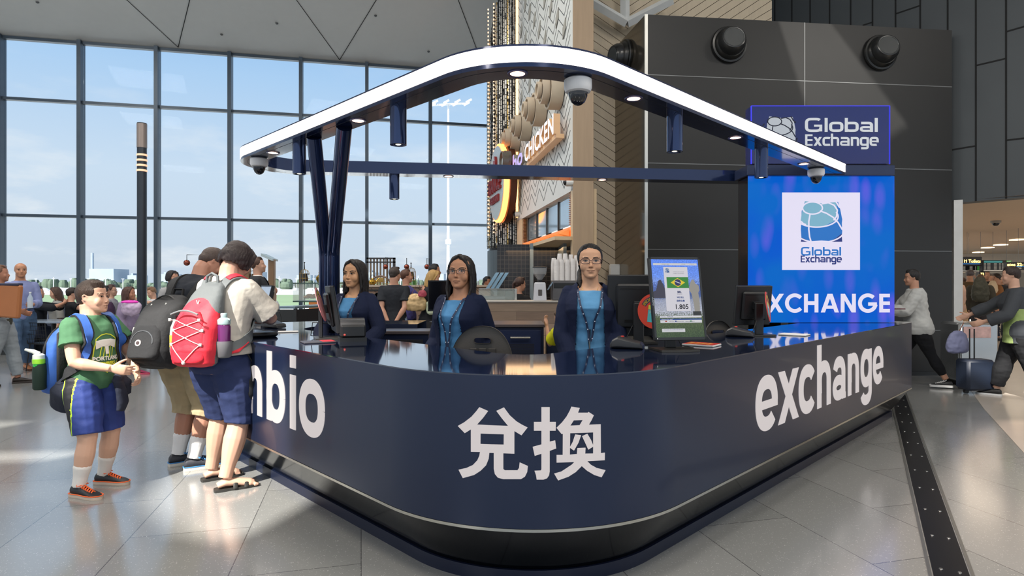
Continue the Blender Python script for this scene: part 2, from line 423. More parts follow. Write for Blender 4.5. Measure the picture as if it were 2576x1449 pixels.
# ---- unseen roof that blocks the sun; slots added and shaped to throw its patches
def sunback(p, z):                                                  # trace a lit point back along the sun to height z
    p = Vector(p); k = (z - p.z) / -SDIR.z; q = p - SDIR * k; return (q.x, q.y)
ROOFZ = 9.0
def floorpt(px, py): Y = EYE * F / (py - HY); return (PX(px, Y), Y, 0)
holes = []
holes.append([sunback(p, ROOFZ) for p in (floorpt(330, 1268), floorpt(430, 1352), floorpt(560, 1372), floorpt(665, 1326), floorpt(800, 1250), (-.62, 5.3, 0), (-1.5, 5.8, 0), (-2.75, 4.95, 0))])
holes.append([sunback(p, ROOFZ) for p in ((3.97, 9.15, 5.35), (4.75, 9.2, 5.35), (6.1, 9.3, 3.75), (5.4, 9.3, 3.2), (4.5, 9.2, 3.8))])
holes.append([sunback(p, ROOFZ) for p in ((1.5, 2.85, 0), (3.58, 4.9, 0), (5.0, 6.2, 0), (7.0, 6.2, 0), (6.6, 2.0, 0), (1.3, 2.0, 0))])
holes.append([sunback(p, ROOFZ) for p in ((-7.4, 6.3, 0), (-4.9, 6.15, 0), (-5.2, 5.4, 0), (-7.6, 5.5, 0))])
holes.append([sunback(p, ROOFZ) for p in ((5.6, 8.1, 0), (9.4, 7.6, 0), (9.2, 6.9, 0), (6.6, 7.3, 0))])
holes.append([sunback(p, ROOFZ) for p in ((-4.6, 5.0, 0), (-3.5, 5.1, 0), (-3.7, 4.75, 0), (-5.0, 4.6, 0))])
a = winwall_pt(-18) - WALL_N * .1; b_ = winwall_pt(30)
RY = 11.6
tri = fill2([[(-30, -13), (26, -13), (26, 17.5), (5.2, 17.5), (5.2, 13.0), (2.6, 12.2), (2.6, RY + .9), (-30, RY - 3.6)]] + holes)
mb = MB(); mb.flat(tri, lambda u, v, w: Vector((u, v, ROOFZ + w)), .06)
struct('ceiling', mb, mat('ceiling_white', '#e2e3e1', .9, var=.03), smooth=0)
tg = bpy.data.materials.new('sun_tint_pane'); tg.use_nodes = True; t_ = tg.node_tree; t_.nodes.clear(); o_ = N(t_, 'ShaderNodeOutputMaterial'); tr = N(t_, 'ShaderNodeBsdfTransparent'); tr.inputs[0].default_value = (.30, .25, .235, 1); t_.links.new(tr.outputs[0], o_.inputs[0])
mb = MB(); mb.flat(fill2([holes[2]]), lambda u, v, w: Vector((u, v, ROOFZ + .1 + w)), 0)  # unseen tinted sheet added over this slot to dim the right sun patch
struct('window_40', mb, tg, smooth=0)
# soffit slopes from the roof down to the window head, with triangular panel joints
def soff(t, k): p = winwall_pt(t); e = p + WALL_N * 4.6 * k; return Vector((e.x, e.y, 7.5 + 1.5 * k))
mb = MB(); mb.add([soff(-18, 0), soff(16.2, 0), soff(16.2, 1), soff(-18, 1)], [(0, 1, 2, 3)]); mb.add([soff(-18, 0) + Vector((0, 0, .3)), soff(16.2, 0) + Vector((0, 0, .3)), soff(16.2, 1) + Vector((0, 0, .3)), soff(-18, 1) + Vector((0, 0, .3))], [(0, 1, 2, 3)])
struct('ceiling_soffit', mb, mat('soffit_grey', '#cfd1cf', .8, var=.03), smooth=0)
mb = MB()
for t in [i * 4.02 + 3.9 - 24 for i in range(11)]:
    if t > 15: continue
    for s_ in (-1, 1):
        q0 = soff(t, .02) - Vector((0, 0, .012)); q1 = soff(min(16, t + s_ * 2.0), 1) - Vector((0, 0, .012)); d_ = WALL_D * .010
        mb.add([q0 - d_, q0 + d_, q1 + d_, q1 - d_], [(0, 1, 2, 3)])
struct('ceiling_joints', mb, mat('joint_dark', '#2d2e2e', .9, var=0), smooth=0)
for i in range(9):
    t = -1 + i * 1.9 + (i % 2) * .5; p = soff(t, .15 + .12 * (i % 3))
    mb = MB(); mb.lathe([(.035, 0), (.035, -.02), (.012, -.035)], p, 12)
    mk('sprinkler_head', mb, mat('sprinkler_grey', '#55585a', .5), label='small grey sprinkler head set in the sloping ceiling soffit', cat='sprinkler', group='sprinkler heads in the ceiling soffit')
# housings for the added fill lights, out of view under the roof
for i, (x, y) in enumerate(FILL_XY):
    mb = MB(); mb.box(x - 1.15, x + 1.15, y - 1.15, y + 1.15, 8.6, 8.95)
    mk('fill_light_housing', mb, mat('fill_housing_white', '#dedede', .5), label='large square housing of an added fill light, out of view under the hall roof', cat='ceiling light', group='added hall fill lights')

# ---- glazed wall: mullions, transoms, panes
STEEL = mat('mullion_steel', '#3c4a58', .4, .3)
MT = [0.0 + (i - 9) * 1.985 + .06 for i in range(18)]
HEADZ = 7.5
# mullion positions read off the photo's columns
cols = [5, 205, 397, 580, 758, 923, 1082]
def t_of(px):                                                       # wall parameter where the column px crosses it
    r = (px - CX) / F; return (r * 14.85 + 12.57) / (.9763 - r * .2165)
ts = [t_of(c) for c in cols]; stp = (ts[-1] - ts[0]) / 6
MT = [ts[0] - stp * k for k in range(8, 0, -1)] + ts + [ts[-1] + stp * k for k in (1, 2)]
TZ = [PZ(247 + 0, 14.85) , PZ(541, 14.85)]
mb = MB()
R_ = Matrix.Rotation(math.atan2(WALL_D.y, WALL_D.x), 4, 'Z')
wi = 0
for i, t in enumerate(MT):
    p = winwall_pt(t); M = Matrix.Translation(p) @ R_
    mb = MB(); mb.box(-.045, .045, -.16, .10, 0, HEADZ, M=M); struct('window_%d_mullion' % (i + 1), mb, STEEL)
for z in TZ + [HEADZ - .04, .06]:
    M = Matrix.Translation(winwall_pt(MT[0]) + Vector((0, 0, z))) @ R_
    mb = MB(); mb.box(0, MT[-1] - MT[0], -.07, .06, -.035 if z != .06 else -.06, .035 if z != .06 else .06, M=M)
    struct('window_rail', mb, STEEL)
glass = bpy.data.materials.new('window_glass'); glass.use_nodes = True; t_ = glass.node_tree; t_.nodes.clear()
o_ = N(t_, 'ShaderNodeOutputMaterial'); tr = N(t_, 'ShaderNodeBsdfTransparent'); tr.inputs[0].default_value = (.93, .96, .98, 1); gl = N(t_, 'ShaderNodeBsdfGlossy', inp={'Roughness': .02}); fr = N(t_, 'ShaderNodeFresnel', inp={'IOR': 1.08}); mxs = N(t_, 'ShaderNodeMixShader')
gl.inputs[0].default_value = (.8, .85, .9, 1)
t_.links.new(fr.outputs[0], mxs.inputs[0]); t_.links.new(tr.outputs[0], mxs.inputs[1]); t_.links.new(gl.outputs[0], mxs.inputs[2]); t_.links.new(mxs.outputs[0], o_.inputs[0])
for i in range(len(MT) - 1):
    M = Matrix.Translation(winwall_pt(MT[i])) @ R_
    mb = MB(); mb.box(.045, MT[i + 1] - MT[i] - .045, 0, .012, .06, HEADZ, M=M); struct('window_%d' % (i + 1), mb, glass, 0)

# dark structural column in front of the glazing
mb = MB(); Y = 12.2; x = PX(357, Y); mb.cyl((x, Y, 0), (x, Y, PZ(310, Y)), .088, 24)
ec = empty('steel_column', (x, Y, 0), label='tall dark steel light column standing before the window wall', cat='column')
mk('shaft', mb, mat('column_dark', '#343a42', .35, .5), ec)
mb = MB(); mb.cyl((x, Y, PZ(372, Y)), (x, Y, PZ(312, Y)), .093, 24); mk('lamp_head', mb, mat('column_head', '#8a7f7a', .4, .4), ec)
mb = MB()
for k in range(4): mb.lathe([(.094, 0), (.098, .02), (.094, .04)], (x, Y, PZ(432 - k * 13, Y)), 24)
mk('louvre', mb, mat('column_lamp', '#c8a890', .4, emit='#ffc9a0', es=.8), ec)

# ---- outside: apron, grass, treeline, buildings
def outdoors():
    mb = MB(); mb.box(-900, 900, 19, 1500, -3.3, -3.2)
    struct('ground_apron', mb, mat('apron', '#d8d8d2', .9, vs=.02, var=.08))
    mb = MB(); mb.box(-900, 900, 120, 260, -3.2, -3.15)
    props(mk('grass_field', mb, mat('airfield_grass', '#7d8f6b', .95, vs=.05, var=.2)), kind='stuff')
    rng = random.Random(3)
    mb = MB()
    for i in range(620):
        x = -430 + i * 1.3 + rng.uniform(-2, 2); y = 560 + rng.uniform(-30, 30); h = rng.uniform(4, 7.5) + 2 * math.sin(i * .05)
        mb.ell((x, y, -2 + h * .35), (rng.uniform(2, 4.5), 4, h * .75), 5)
    props(mk('tree_line', mb, mat('far_trees', '#5f6d5c', 1, vs=.3, var=.35)), label='hazy green belt of trees across the airfield', cat='trees', kind='stuff')  # distance haze is mixed into the tree colour
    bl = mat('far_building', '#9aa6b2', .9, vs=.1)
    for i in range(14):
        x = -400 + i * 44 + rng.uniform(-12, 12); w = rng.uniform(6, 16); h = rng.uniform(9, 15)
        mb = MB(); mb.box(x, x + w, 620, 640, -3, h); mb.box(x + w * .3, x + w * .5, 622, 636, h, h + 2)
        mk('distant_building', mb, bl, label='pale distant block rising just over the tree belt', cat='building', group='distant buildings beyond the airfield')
    mb = MB(); mb.box(-430, -405, 615, 640, -3, 17); mb.cyl((-437, 630, -3), (-437, 630, 34), 1.4, 10)
    eb = mk('distant_building', mb, bl, label='largest distant block, with a tall chimney stack beside it', cat='building')
    cm = mat('parked_car', '#e6e8ea', .4, vs=.05, var=.3)
    mb = MB()
    for i in range(190):
        x = -430 + i * 4.3 + rng.uniform(-1, 1); y = 430 + rng.uniform(-20, 40)
        mb.box(x, x + 4.2, y, y + 2, -3, -1.9); mb.box(x + .8, x + 3.2, y + .2, y + 1.8, -1.9, -1.3)
    props(mk('parked_cars', mb, cm), label='rows of parked cars far off beyond the airfield grass', cat='cars', kind='stuff')
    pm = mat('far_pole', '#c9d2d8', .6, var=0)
    for i in range(60):
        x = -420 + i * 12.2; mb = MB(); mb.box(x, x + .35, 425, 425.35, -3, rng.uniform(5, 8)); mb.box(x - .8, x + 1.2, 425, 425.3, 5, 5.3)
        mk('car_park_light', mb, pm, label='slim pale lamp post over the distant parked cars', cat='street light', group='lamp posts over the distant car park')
    # apron floodlight mast
    Y = 46.0; x = PX(1128, Y); z1 = PZ(262, Y); gm = mat('mast_white', '#eef0f2', .5)
    em = empty('floodlight_mast', (x, Y, -3.2), label='tall white floodlight mast standing on the airfield apron', cat='light mast')
    mb = MB(); mb.tube([(x, Y, -3.2), (x, Y, z1 * .33), (x, Y, z1)], [.17, .12, .07], 12); mk('mast', mb, gm, em)
    mb = MB(); zz = PZ(605, Y); mb.lathe([(.12, zz - .3), (.24, zz - .25), (.24, zz + .05), (.12, zz + .1)], (x, Y, 0), 10); mk('mast_collar', mb, gm, em)
    mb = MB(); mb.tube([(x - 1.15, Y, z1 - .1), (x + 1.5, Y, z1 + .02)], .045, 8); mb.tube([(x - .9, Y + .4, z1 + .1), (x + 1.3, Y + .4, z1 + .2)], .035, 8); mk('crossbar', mb, gm, em)
    for k in range(8):
        xx = x - 1.15 + (k // 2) * .85 + (k % 2) * .16; zc = z1 - .12 + .06 * (k // 2) * .5 + (.22 if k % 2 else 0)
        mb = MB(); mb.box(-.24, .24, -.14, .14, -.07, .07, M=Matrix.Translation((xx, Y - .2, zc)) @ Matrix.Rotation(-.5, 4, 'Y') @ Matrix.Rotation(.25, 4, 'X')); mk('flood_lamp', mb, gm, em)
    # white railings close outside the glass
    for i in range(5):
        xa = -11.5 + i * 3.0; mb = MB()
        mb.box(xa, xa + 2.9, 27.9, 28, .15, .22); mb.box(xa, xa + 2.9, 27.9, 28, -.5, -.43)
        for k in range(4): mb.box(xa + k * .93, xa + k * .93 + .08, 27.9, 28, -3.2, .2)
        mk('apron_railing', mb, gm, label='white railing panel outside the windows', cat='railing', group='white railings outside the windows')
outdoors()
# ================================================================ dark service core with jet diffusers
CA = Vector((1.95, 8.79, 0)); CB = Vector((6.79, 9.34, 0)); CD = (CB - CA).normalized(); CN = Vector((CD.y, -CD.x, 0))
CTOP = 5.32
black = mat('core_black', '#262626', .42, var=.12, vs=2.0, bump=.02, bs=300, spec=.4)
joint = mat('core_joint', '#77797a', .4, .5)
CL = Vector((1.69, 9.95, 0))                                        # far end of the glossy left flank
mb = MB(); BK = CB - CN * 1.6
LA = Vector((1.30, 11.2, 0))
mb.prism([tuple(p.xy) for p in (CA, CB, BK, CL - CN * .9)], 0, CTOP)
# flank: slanted top edge, glossy dark bronze panel
struct('wall_core', mb, black)
mb = MB(); e = (CA - CL).normalized(); nl = Vector((-e.y, e.x, 0)); nl = nl if nl.x < 0 else -nl
o1 = nl * .012
mb.add([CL + o1, CA + o1, CA + o1 + Vector((0, 0, CTOP)), CL + o1 + Vector((0, 0, CTOP - .05)), CL, CA, CA + Vector((0, 0, CTOP)), CL + Vector((0, 0, CTOP - .05))],
       [(0, 1, 2, 3), (4, 5, 6, 7), (0, 1, 5, 4), (1, 2, 6, 5), (2, 3, 7, 6), (3, 0, 4, 7)])
struct('wall_core_flank', mb, mat('flank_gloss', '#90887c', .12, .8, var=.05), smooth=0)
mb = MB(); mb.prism([tuple(p.xy) for p in (CA + o1 * 2, CA + CD * .02 + CN * .012, CA + CD * .02, CA)], 0, CTOP)
struct('trim_4', mb, mat('steel_edge', '#b9b9b4', .3, .9), smooth=0)
def core(px, py):                                                   # point on the core's front plane under an image point
    r = (px - CX) / F; t = (r * CA.y - CA.x) / (CD.x - r * CD.y); p = CA + CD * t; return t, PZ(py, p.y)
mb = MB(); TC = plane_T(CA, CD, CN); Lc = (CB - CA).length
for py0 in (188, 410, 627, 838):
    _, z = core(1630, py0); mb.flat(([(0, z - .006), (Lc, z - .006), (Lc, z + .006), (0, z + .006)], [[0, 1, 2, 3]]), TC, .004)
t, _ = core(2024, 100); mb.flat(([(t - .006, 0), (t + .006, 0), (t + .006, CTOP), (t - .006, CTOP)], [[0, 1, 2, 3]]), TC, .0045)
struct('trim_5', mb, joint, smooth=0)
mb = MB(); mb.flat(([(0, 0), (Lc, 0), (Lc, .06), (0, .06)], [[0, 1, 2, 3]]), TC, .02); struct('baseboard_core', mb, mat('base_dark', '#1b1b1b', .4), smooth=0)
def nozzle(c, n, tilt, label):
    n = Vector(n).normalized(); R = n.to_track_quat('Z', 'Y').to_matrix().to_4x4(); M = Matrix.Translation(c) @ R
    root = empty('jet_diffuser', c, label=label, cat='air diffuser', group='round air diffusers on the black wall')
    bm_ = mat('diffuser_black', '#1a1b1b', .3, .2, spec=.6)
    mb = MB(); mb.lathe([(.265, 0), (.27, .03), (.262, .05), (.235, .055), (.225, .09), (.20, .12), (.02, .12)], seg=40, M=M); mk('mounting_ring', mb, bm_, root)
    M2 = M @ Matrix.Translation((0, 0, .05)) @ Matrix.Rotation(tilt[0], 4, 'X') @ Matrix.Rotation(tilt[1], 4, 'Y')
    mb = MB(); mb.lathe([(.19, -.08), (.205, .05), (.20, .12), (.175, .17), (.165, .185), (.15, .19), (.135, .18), (.115, .12), (.10, .05), (.085, -.02), (.0, -.03)], seg=40, M=M2); mk('nozzle', mb, mat('nozzle_grey', '#2c2d2e', .25, .3, spec=.6), root)
    mb = MB(); mb.lathe([(.135, .181), (.142, .192), (.15, .193), (.152, .186)], seg=40, M=M2); mk('lip', mb, mat('nozzle_lip', '#606263', .25, .6), root)
t, z = core(1832, 114); nozzle(CA + CD * t + Vector((0, 0, z)), CN, (-.18, -.12), 'round black air diffuser nearest the middle of the black wall')
t, z = core(2212, 134); nozzle(CA + CD * t + Vector((0, 0, z)), CN, (-.2, -.15), 'round black air diffuser at the right side of the black wall, in shade')
pf = CL + (CA - CL) * .42; nozzle(pf + nl * .02 + Vector((0, 0, PZ(145, pf.y))), nl, (.1, .1), 'round black air diffuser on the narrow bronze flank of the black wall')

# ================================================================ tall grey cladding wall, with the concourse opening below
QA = Vector((7.6, 8.70, 0)); QD = Vector((-.661, .75, 0)).normalized(); QN = Vector((-QD.y, QD.x, 0)); QN = QN if QN.y < 0 else -QN
QA = Vector((6.9, 9.5, 0)) - QD * 3.0
L = 3.0 + 4.9
clad = mat('cladding_grey', '#4b5054', .55, .2, var=.08, vs=1.5)
mb = MB(); TQ = plane_T(QA, QD, QN)
zt = 2.67
mb.add([TQ(u, v, w) for w in (0, -.25) for u, v in ((0, zt), (L, zt), (L, 9.05), (0, 9.05))], [(0, 1, 2, 3), (4, 5, 6, 7), (0, 1, 5, 4), (1, 2, 6, 5), (2, 3, 7, 6), (3, 0, 4, 7)])
struct('wall_cladding', mb, clad, smooth=0)
mb = MB(); mb.add([TQ(u, v, w) for w in (0, -.25) for u, v in ((3.35, 0), (L, 0), (L, zt), (3.35, zt))], [(0, 1, 2, 3), (4, 5, 6, 7), (0, 1, 5, 4), (1, 2, 6, 5), (2, 3, 7, 6), (3, 0, 4, 7)])
struct('wall_cladding_lower', mb, clad, smooth=0)
def clad_u(px): r = (px - CX) / F; return (r * QA.y - QA.x) / (QD.x - r * QD.y)
seams = [1728, 1762, 1795, 1831, 1868, 1908, 1949, 1992, 2038, 2087, 2140, 2195, 2253, 2315, 2384, 2455, 2531]
us = [clad_u(s_) for s_ in seams]; us.append(us[-1] - .42); us.append(us[-1] - .42)
mb = MB(); rng = random.Random(5)
for u in us: mb.flat(([(u - .012, zt), (u + .012, zt), (u + .012, 9), (u - .012, 9)], [[0, 1, 2, 3]]), TQ, .004)
def cl_seam(pxa, pya, pxb, pyb):
    ua, ub = clad_u(pxa), clad_u(pxb); za = PZ(pya, (QA + QD * ua).y); zb = PZ(pyb, (QA + QD * ub).y)
    mb.flat(([(ua, za - .012), (ub, zb - .012), (ub, zb + .012), (ua, za + .012)], [[0, 1, 2, 3]]), TQ, .004)
for s_ in ((2395, 377, 2455, 367), (2455, 165, 2531, 147), (2531, 353, 2600, 345), (2253, 35, 2315, 14), (2384, 180, 2395, 178), (1831, 45, 1868, 30), (1908, 12, 1935, 0), (2170, 64, 2195, 56), (2531, 80, 2600, 60)): cl_seam(*s_)
struct('cladding_joints', mb, mat('joint_black', '#111214', .8, var=0), smooth=0)
# concourse beyond the opening
SX = Vector((.661, -.75, 0))
mb = MB(); mb.add([(4.5, 33, 2.72), (40, 33, 2.72), (40, 4, 2.72), (8.2, 7.9, 2.70), (6.92, 9.5, 2.70)], [(0, 1, 4), (1, 2, 3), (1, 3, 4)]); mb.add([(5.5, 30, 3.1), (40, 30, 3.1), (40, 4, 3.1), (8.4, 7.9, 3.1), (6.92, 9.5, 3.1)], [(0, 1, 2, 3, 4)])
struct('ceiling_concourse', mb, mat('concourse_ceiling', '#cdb79d', .8, var=.03), smooth=0)
mb = MB(); mb.box(-1, 41, 33, 33.2, 0, 3.4); struct('wall_concourse_back', mb, mat('concourse_wall', '#c6b6a2', .8))
mb = MB(); mb.box(39, 39.2, 4, 33, 0, 3.4); struct('wall_concourse_right', mb, mat('concourse_wall', '#c6b6a2', .8))
mb = MB(); mb.prism([(6.83, 9.35), (6.93, 9.30), (6.98, 9.42), (6.88, 9.48)], 0, 2.70); struct('door_1_frame', mb, mat('white_frame', '#c9cbcb', .5))
mb = MB(); mb.prism([(8.6, 26.0), (26, 26.0), (26, 26.2), (8.6, 26.2)], 1.9, 2.95); struct('concourse_bulkhead', mb, mat('bulkhead', '#e2d6c4', .8))
for (px, py, Y) in ((2560, 602, 17.5), (2517, 615, 19.8), (2438, 641, 26.7), (2461, 634, 24.4), (2484, 622, 21.3)):
    x, z = PX(px, Y), 2.69
    mb = MB(); mb.box(x - .13, x + .13, Y - .15, Y + .15, z - .02, z + .01)
    mk('downlight', mb, mat('warm_panel', '#fff0d8', .5, emit='#ffe9c8', es=2.0), label='small square warm downlight in the beige concourse ceiling', cat='ceiling light', group='square downlights in the concourse ceiling')
for (x, y) in ((9.5, 12), (11, 17), (16, 18), (14, 12), (12, 23), (18, 24)):
    a = bpy.data.lights.new('concourse_light', 'AREA'); a.size = 3.2; a.energy = 58; a.color = (1, .84, .66); o = bpy.data.objects.new('concourse_light', a); o.location = (x, y, 2.6); COL.objects.link(o)

# hanging signs in the concourse
sgn = mat('sign_black', '#14161a', .4, emit='#14161a', es=.25)
def sign(name, px0, py0, px1, py1, Y, label, parts, cat='sign'):
    x0, x1, z0, z1 = PX(px0, Y), PX(px1, Y), PZ(py1, Y), PZ(py0, Y)
    e = empty(name, ((x0 + x1) / 2, Y, z0), label=label, cat=cat)
    mb = MB(); mb.bbox(x0, x1, Y, Y + .12, z0, z1, .01); mk('housing', mb, sgn, e)
    mb = MB(); mb.cyl(((x0 + x1) / 2, Y + .06, z1), ((x0 + x1) / 2, Y + .06, 2.715), .004, 6); mk('hanger', mb, mat('hanger_grey', '#8a8c8e', .4, .6), e)
    for nm, kind, a, m in parts:
        mb = MB(); Tn = plane_T((0, Y - .004, 0), (1, 0, 0), (0, -1, 0))
        if kind == 'rect':
            for (qx0, qy0, qx1, qy1) in a: mb.flat(([(PX(qx0, Y), PZ(qy1, Y)), (PX(qx1, Y), PZ(qy1, Y)), (PX(qx1, Y), PZ(qy0, Y)), (PX(qx0, Y), PZ(qy0, Y))], [[0, 1, 2, 3]]), Tn, .003)
        else:
            txt, qx, qy, hpx, wpx = a; vs, fs = textmesh(txt, 1.0, bold=.022); w0 = max(v[0] for v in vs); h0 = .72
            sx = (wpx / F * Y) / w0; sy = (hpx / F * Y) / h0; mb.flat(([(PX(qx, Y) + u * sx, PZ(qy, Y) + v * sy) for u, v in vs], fs), Tn, .006)
        mk(nm, mb, m, e, 0)
yel = mat('sign_yellow', '#ffe9a8', .5, emit='#ffe2a0', es=1.2); blu = mat('sign_blue', '#1d78c8', .5, emit='#1d78c8', es=.8); wht = mat('sign_white', '#a09c94', .5, emit='#d8d2c4', es=.4)
teal = mat('sign_teal', '#3f8f92', .5, emit='#3f8f92', es=.5); grn = mat('sign_green', '#3f9a42', .5, emit='#3f9a42', es=.6)
sign('toilets_sign', 2404, 646, 2471, 668, 15.0, 'black hanging sign with yellow Toilets lettering and pictograms', [('lettering', 'text', ('Toilets', 2436, 661, 8.5, 30), yel), ('pictograms', 'rect', [(2415, 653, 2417, 661), (2418, 653, 2421, 655), (2420, 653, 2422, 661), (2425, 653, 2427, 661), (2430, 653, 2432, 661), (2427, 655, 2431, 656.5)], yel), ('blue_symbol', 'rect', [(2405, 652, 2412, 661)], blu), ('blue_stripe', 'rect', [(2406, 663, 2464, 664.5)], blu)])
sign('flight_board', 2413, 667, 2471, 684, 15.4, 'left dark flight information board under the Toilets sign', [('text_rows', 'rect', [(2416 + c, 670 + r * 2.6, 2416 + c + w, 671 + r * 2.6) for r in range(4) for c, w in ((0, 4), (7, 5), (23, 7), (37, 2))], wht), ('status_cells', 'rect', [(2458, 670 + r * 2.6, 2466, 671.6 + r * 2.6) for r in range(4)], grn), ('footer_strip', 'rect', [(2415, 680.5, 2469, 682.5)], wht)], 'display')
sign('flight_board', 2472, 654, 2533, 683, 15.0, 'right dark flight information board with a teal heading', [('heading_strip', 'rect', [(2475, 656, 2531, 661)], teal), ('text_rows', 'rect', [(2475 + c, 663 + r * 3.3, 2475 + c + w, 664.2 + r * 3.3) for r in range(5) for c, w in ((0, 5), (8, 8), (25, 7), (38, 4), (45, 5))], wht), ('footer_strip', 'rect', [(2474, 679.5, 2531, 682)], wht)], 'display')
sign('gates_sign', 2534, 659, 2600, 679, 14.0, 'black hanging sign reading Gates 32 in cream letters', [('lettering', 'text', ('ates 32-', 2533, 669, 7.5, 41), yel), ('small_lettering', 'text', ('Toilets', 2552, 676, 4, 17), wht), ('blue_stripe', 'rect', [(2534, 670.3, 2600, 671.5)], blu)])
sign('exit_sign', 2531, 655, 2544, 663, 14.6, 'small green exit sign above the Gates sign', [('lettering', 'text', ('EXIT', 2533, 661.5, 5, 9), wht), ('face', 'rect', [(2531.5, 655.5, 2543.5, 662.5)], grn)])
sign('gate_number_sign', 2464, 683, 2479, 694, 15.0, 'small black hanging sign with the number 32', [('lettering', 'text', ('32', 2466, 692, 6, 9), yel)])
mb = MB(); Yc = 12.4; mb.lathe([(.09, 0), (.09, -.05), (.07, -.06)], (PX(2505, Yc), Yc, 2.71), 20); ce = empty('ceiling_camera', (PX(2505, Yc), Yc, 2.6), label='dark dome camera under the concourse ceiling', cat='security camera'); mk('housing', mb, mat('cam_grey', '#a9a49c', .5), ce)
mb = MB(); mb.ell((PX(2505, Yc), Yc, 2.65), (.065, .065, .06), 8); mk('dome', mb, mat('cam_dome', '#131316', .1), ce)

# ================================================================ timber fins wall between the shop and the core
pine = mat('pale_timber', '#c8b9a1', .55, var=.12, vs=3.0, stretch=(6, 6, .6))
pine2 = mat('pale_timber_edge', '#bfa37e', .6, var=.12, vs=3.0, stretch=(.6, 6, 6))
gapm = mat('timber_gap', '#2a241d', .9, var=0)
GA = Vector((1.15, 9.90, 0)); GB = Vector((1.90, 9.93, 0)); GD = (GB - GA).normalized(); GN = Vector((GD.y, -GD.x, 0))
Lg = (GB - GA).length
def slat_quad(T, u0, u1, z0, z1, slope, pitch, gap, zmin, zmax, th):
    """diagonal boards clipped to the strip u0..u1"""
    mb = MB(); k = int((zmin - slope * abs(u1 - u0)) / pitch) - 2
    while k * pitch < zmax + abs(slope) * abs(u1 - u0) + pitch:
        a = k * pitch; b = a + pitch - gap
        za, zb = a, b; ya, yb = a + slope * (u1 - u0), b + slope * (u1 - u0)
        cl = lambda z: min(max(z, zmin), zmax)
        if max(zb, yb) > zmin and min(za, ya) < zmax and (cl(zb) - cl(za) > .005 or cl(yb) - cl(ya) > .005):
            mb.add([T(u0, cl(za), 0), T(u1, cl(ya), 0), T(u1, cl(yb), 0), T(u0, cl(zb), 0), T(u0, cl(za), th), T(u1, cl(ya), th), T(u1, cl(yb), th), T(u0, cl(zb), th)],
                   [(0, 1, 2, 3), (4, 5, 6, 7), (0, 1, 5, 4), (1, 2, 6, 5), (2, 3, 7, 6), (3, 0, 4, 7)])
        k += 1
    return mb
TG = plane_T(GA, GD, GN)
struct('wall_timber_boards', slat_quad(TG, 0, Lg, 0, 9, -.67, .145, .010, 0, 8.9, .02), pine, smooth=0)
mb = MB(); mb.prism([tuple(p.xy) for p in (GA, GB, GB + Vector((0, .12, 0)), GA + Vector((0, .12, 0)))], 0, 8.9); struct('wall_timber_backing', mb, gapm, smooth=0)
# boards rise again towards the skylight above the core
mb_ = slat_quad(plane_T(GB, (1, .04, 0), (0, -1, 0)), 0, 2.4, 0, 9, .67, .145, .010, 4.5, 8.9, .02)
struct('wall_timber_upper', mb_, pine, smooth=0)
mb = MB(); mb.prism([(1.9, 9.95), (4.3, 10.05), (4.3, 10.2), (1.9, 10.1)], 4.5, 8.9); struct('wall_timber_upper_backing', mb, gapm, smooth=0)
# white skylight frame over the timber wall
wf = mat('white_frame2', '#d9dcdc', .5)
sk = mat('skylight_pane', '#dfeaf2', .2, emit='#dcebf6', es=.0, trans=.9)
mb = MB()
for a, b in ((P(1480, 0, 9.6), P(1577, 58, 9.6)), (P(1577, 58, 9.6), P(1690, 0, 9.6)), (P(1572, 50, 9.65), P(1572, -60, 9.65))): mb.tube([a, b], .075, 4)
struct('window_30_frame', mb, wf)

# ================================================================ shop front running away to the left of the timber pier
HA = Vector((.85, 8.48, 0)); HB = Vector((.10, 12.75, 0)); HD = (HB - HA).normalized(); HN = Vector((-HD.y, HD.x, 0)); HN = HN if HN.x < 0 else -HN
TH = plane_T(HA, HD, HN); Lh = (HB - HA).length
mb = MB(); mb.bbox(.85, 1.14, 8.45, 8.8, 1.0, 8.9, .004); pier_m = mat('pier_timber', '#a38c72', .55, var=.14, vs=3.0, stretch=(6, 6, .6)); struct('wall_pier', mb, pier_m, smooth=0)
mb = MB(); mb.bbox(.85, 1.14, 8.45, 8.8, 0, 1.0, .004); struct('wall_pier_base', mb, pier_m, smooth=0)
def shop(px, py): r = (px - CX) / F; t = (r * HA.y - HA.x) / (HD.x - r * HD.y); p = HA + HD * t; return t, PZ(py, p.y)
wht_pl = mat('chevron_white', '#cfd3d2', .5, var=.05)
zc0 = shop(1432, 478)[1]; 
mb = MB(); mb.add([TH(u, v, w) for w in (0, -.2) for u, v in ((.0, zc0 - .03), (Lh, zc0 - .03), (Lh, 8.9), (0, 8.9))], [(0, 1, 2, 3), (4, 5, 6, 7), (0, 1, 5, 4), (1, 2, 6, 5), (2, 3, 7, 6), (3, 0, 4, 7)])
struct('wall_shop_front', mb, wht_pl, smooth=0)
mb = MB(); nz = 6; w_ = Lh / nz / 2
for i in range(nz * 2):
    u0, u1 = .12 + i * (Lh - .3) / (nz * 2), .12 + (i + 1) * (Lh - .3) / (nz * 2); up = i % 2
    for k in range(46):
        z = zc0 + .06 + k * .17; za, zb = (z, z + .26) if up else (z + .26, z)
        if k % 1 == 0: mb.flat(([(u0, za), (u1, zb), (u1, zb + .014), (u0, za + .014)], [[0, 1, 2, 3]]), TH, .003)
struct('shop_front_joints', mb, mat('chevron_joint', '#3c4145', .8, var=0), smooth=0)
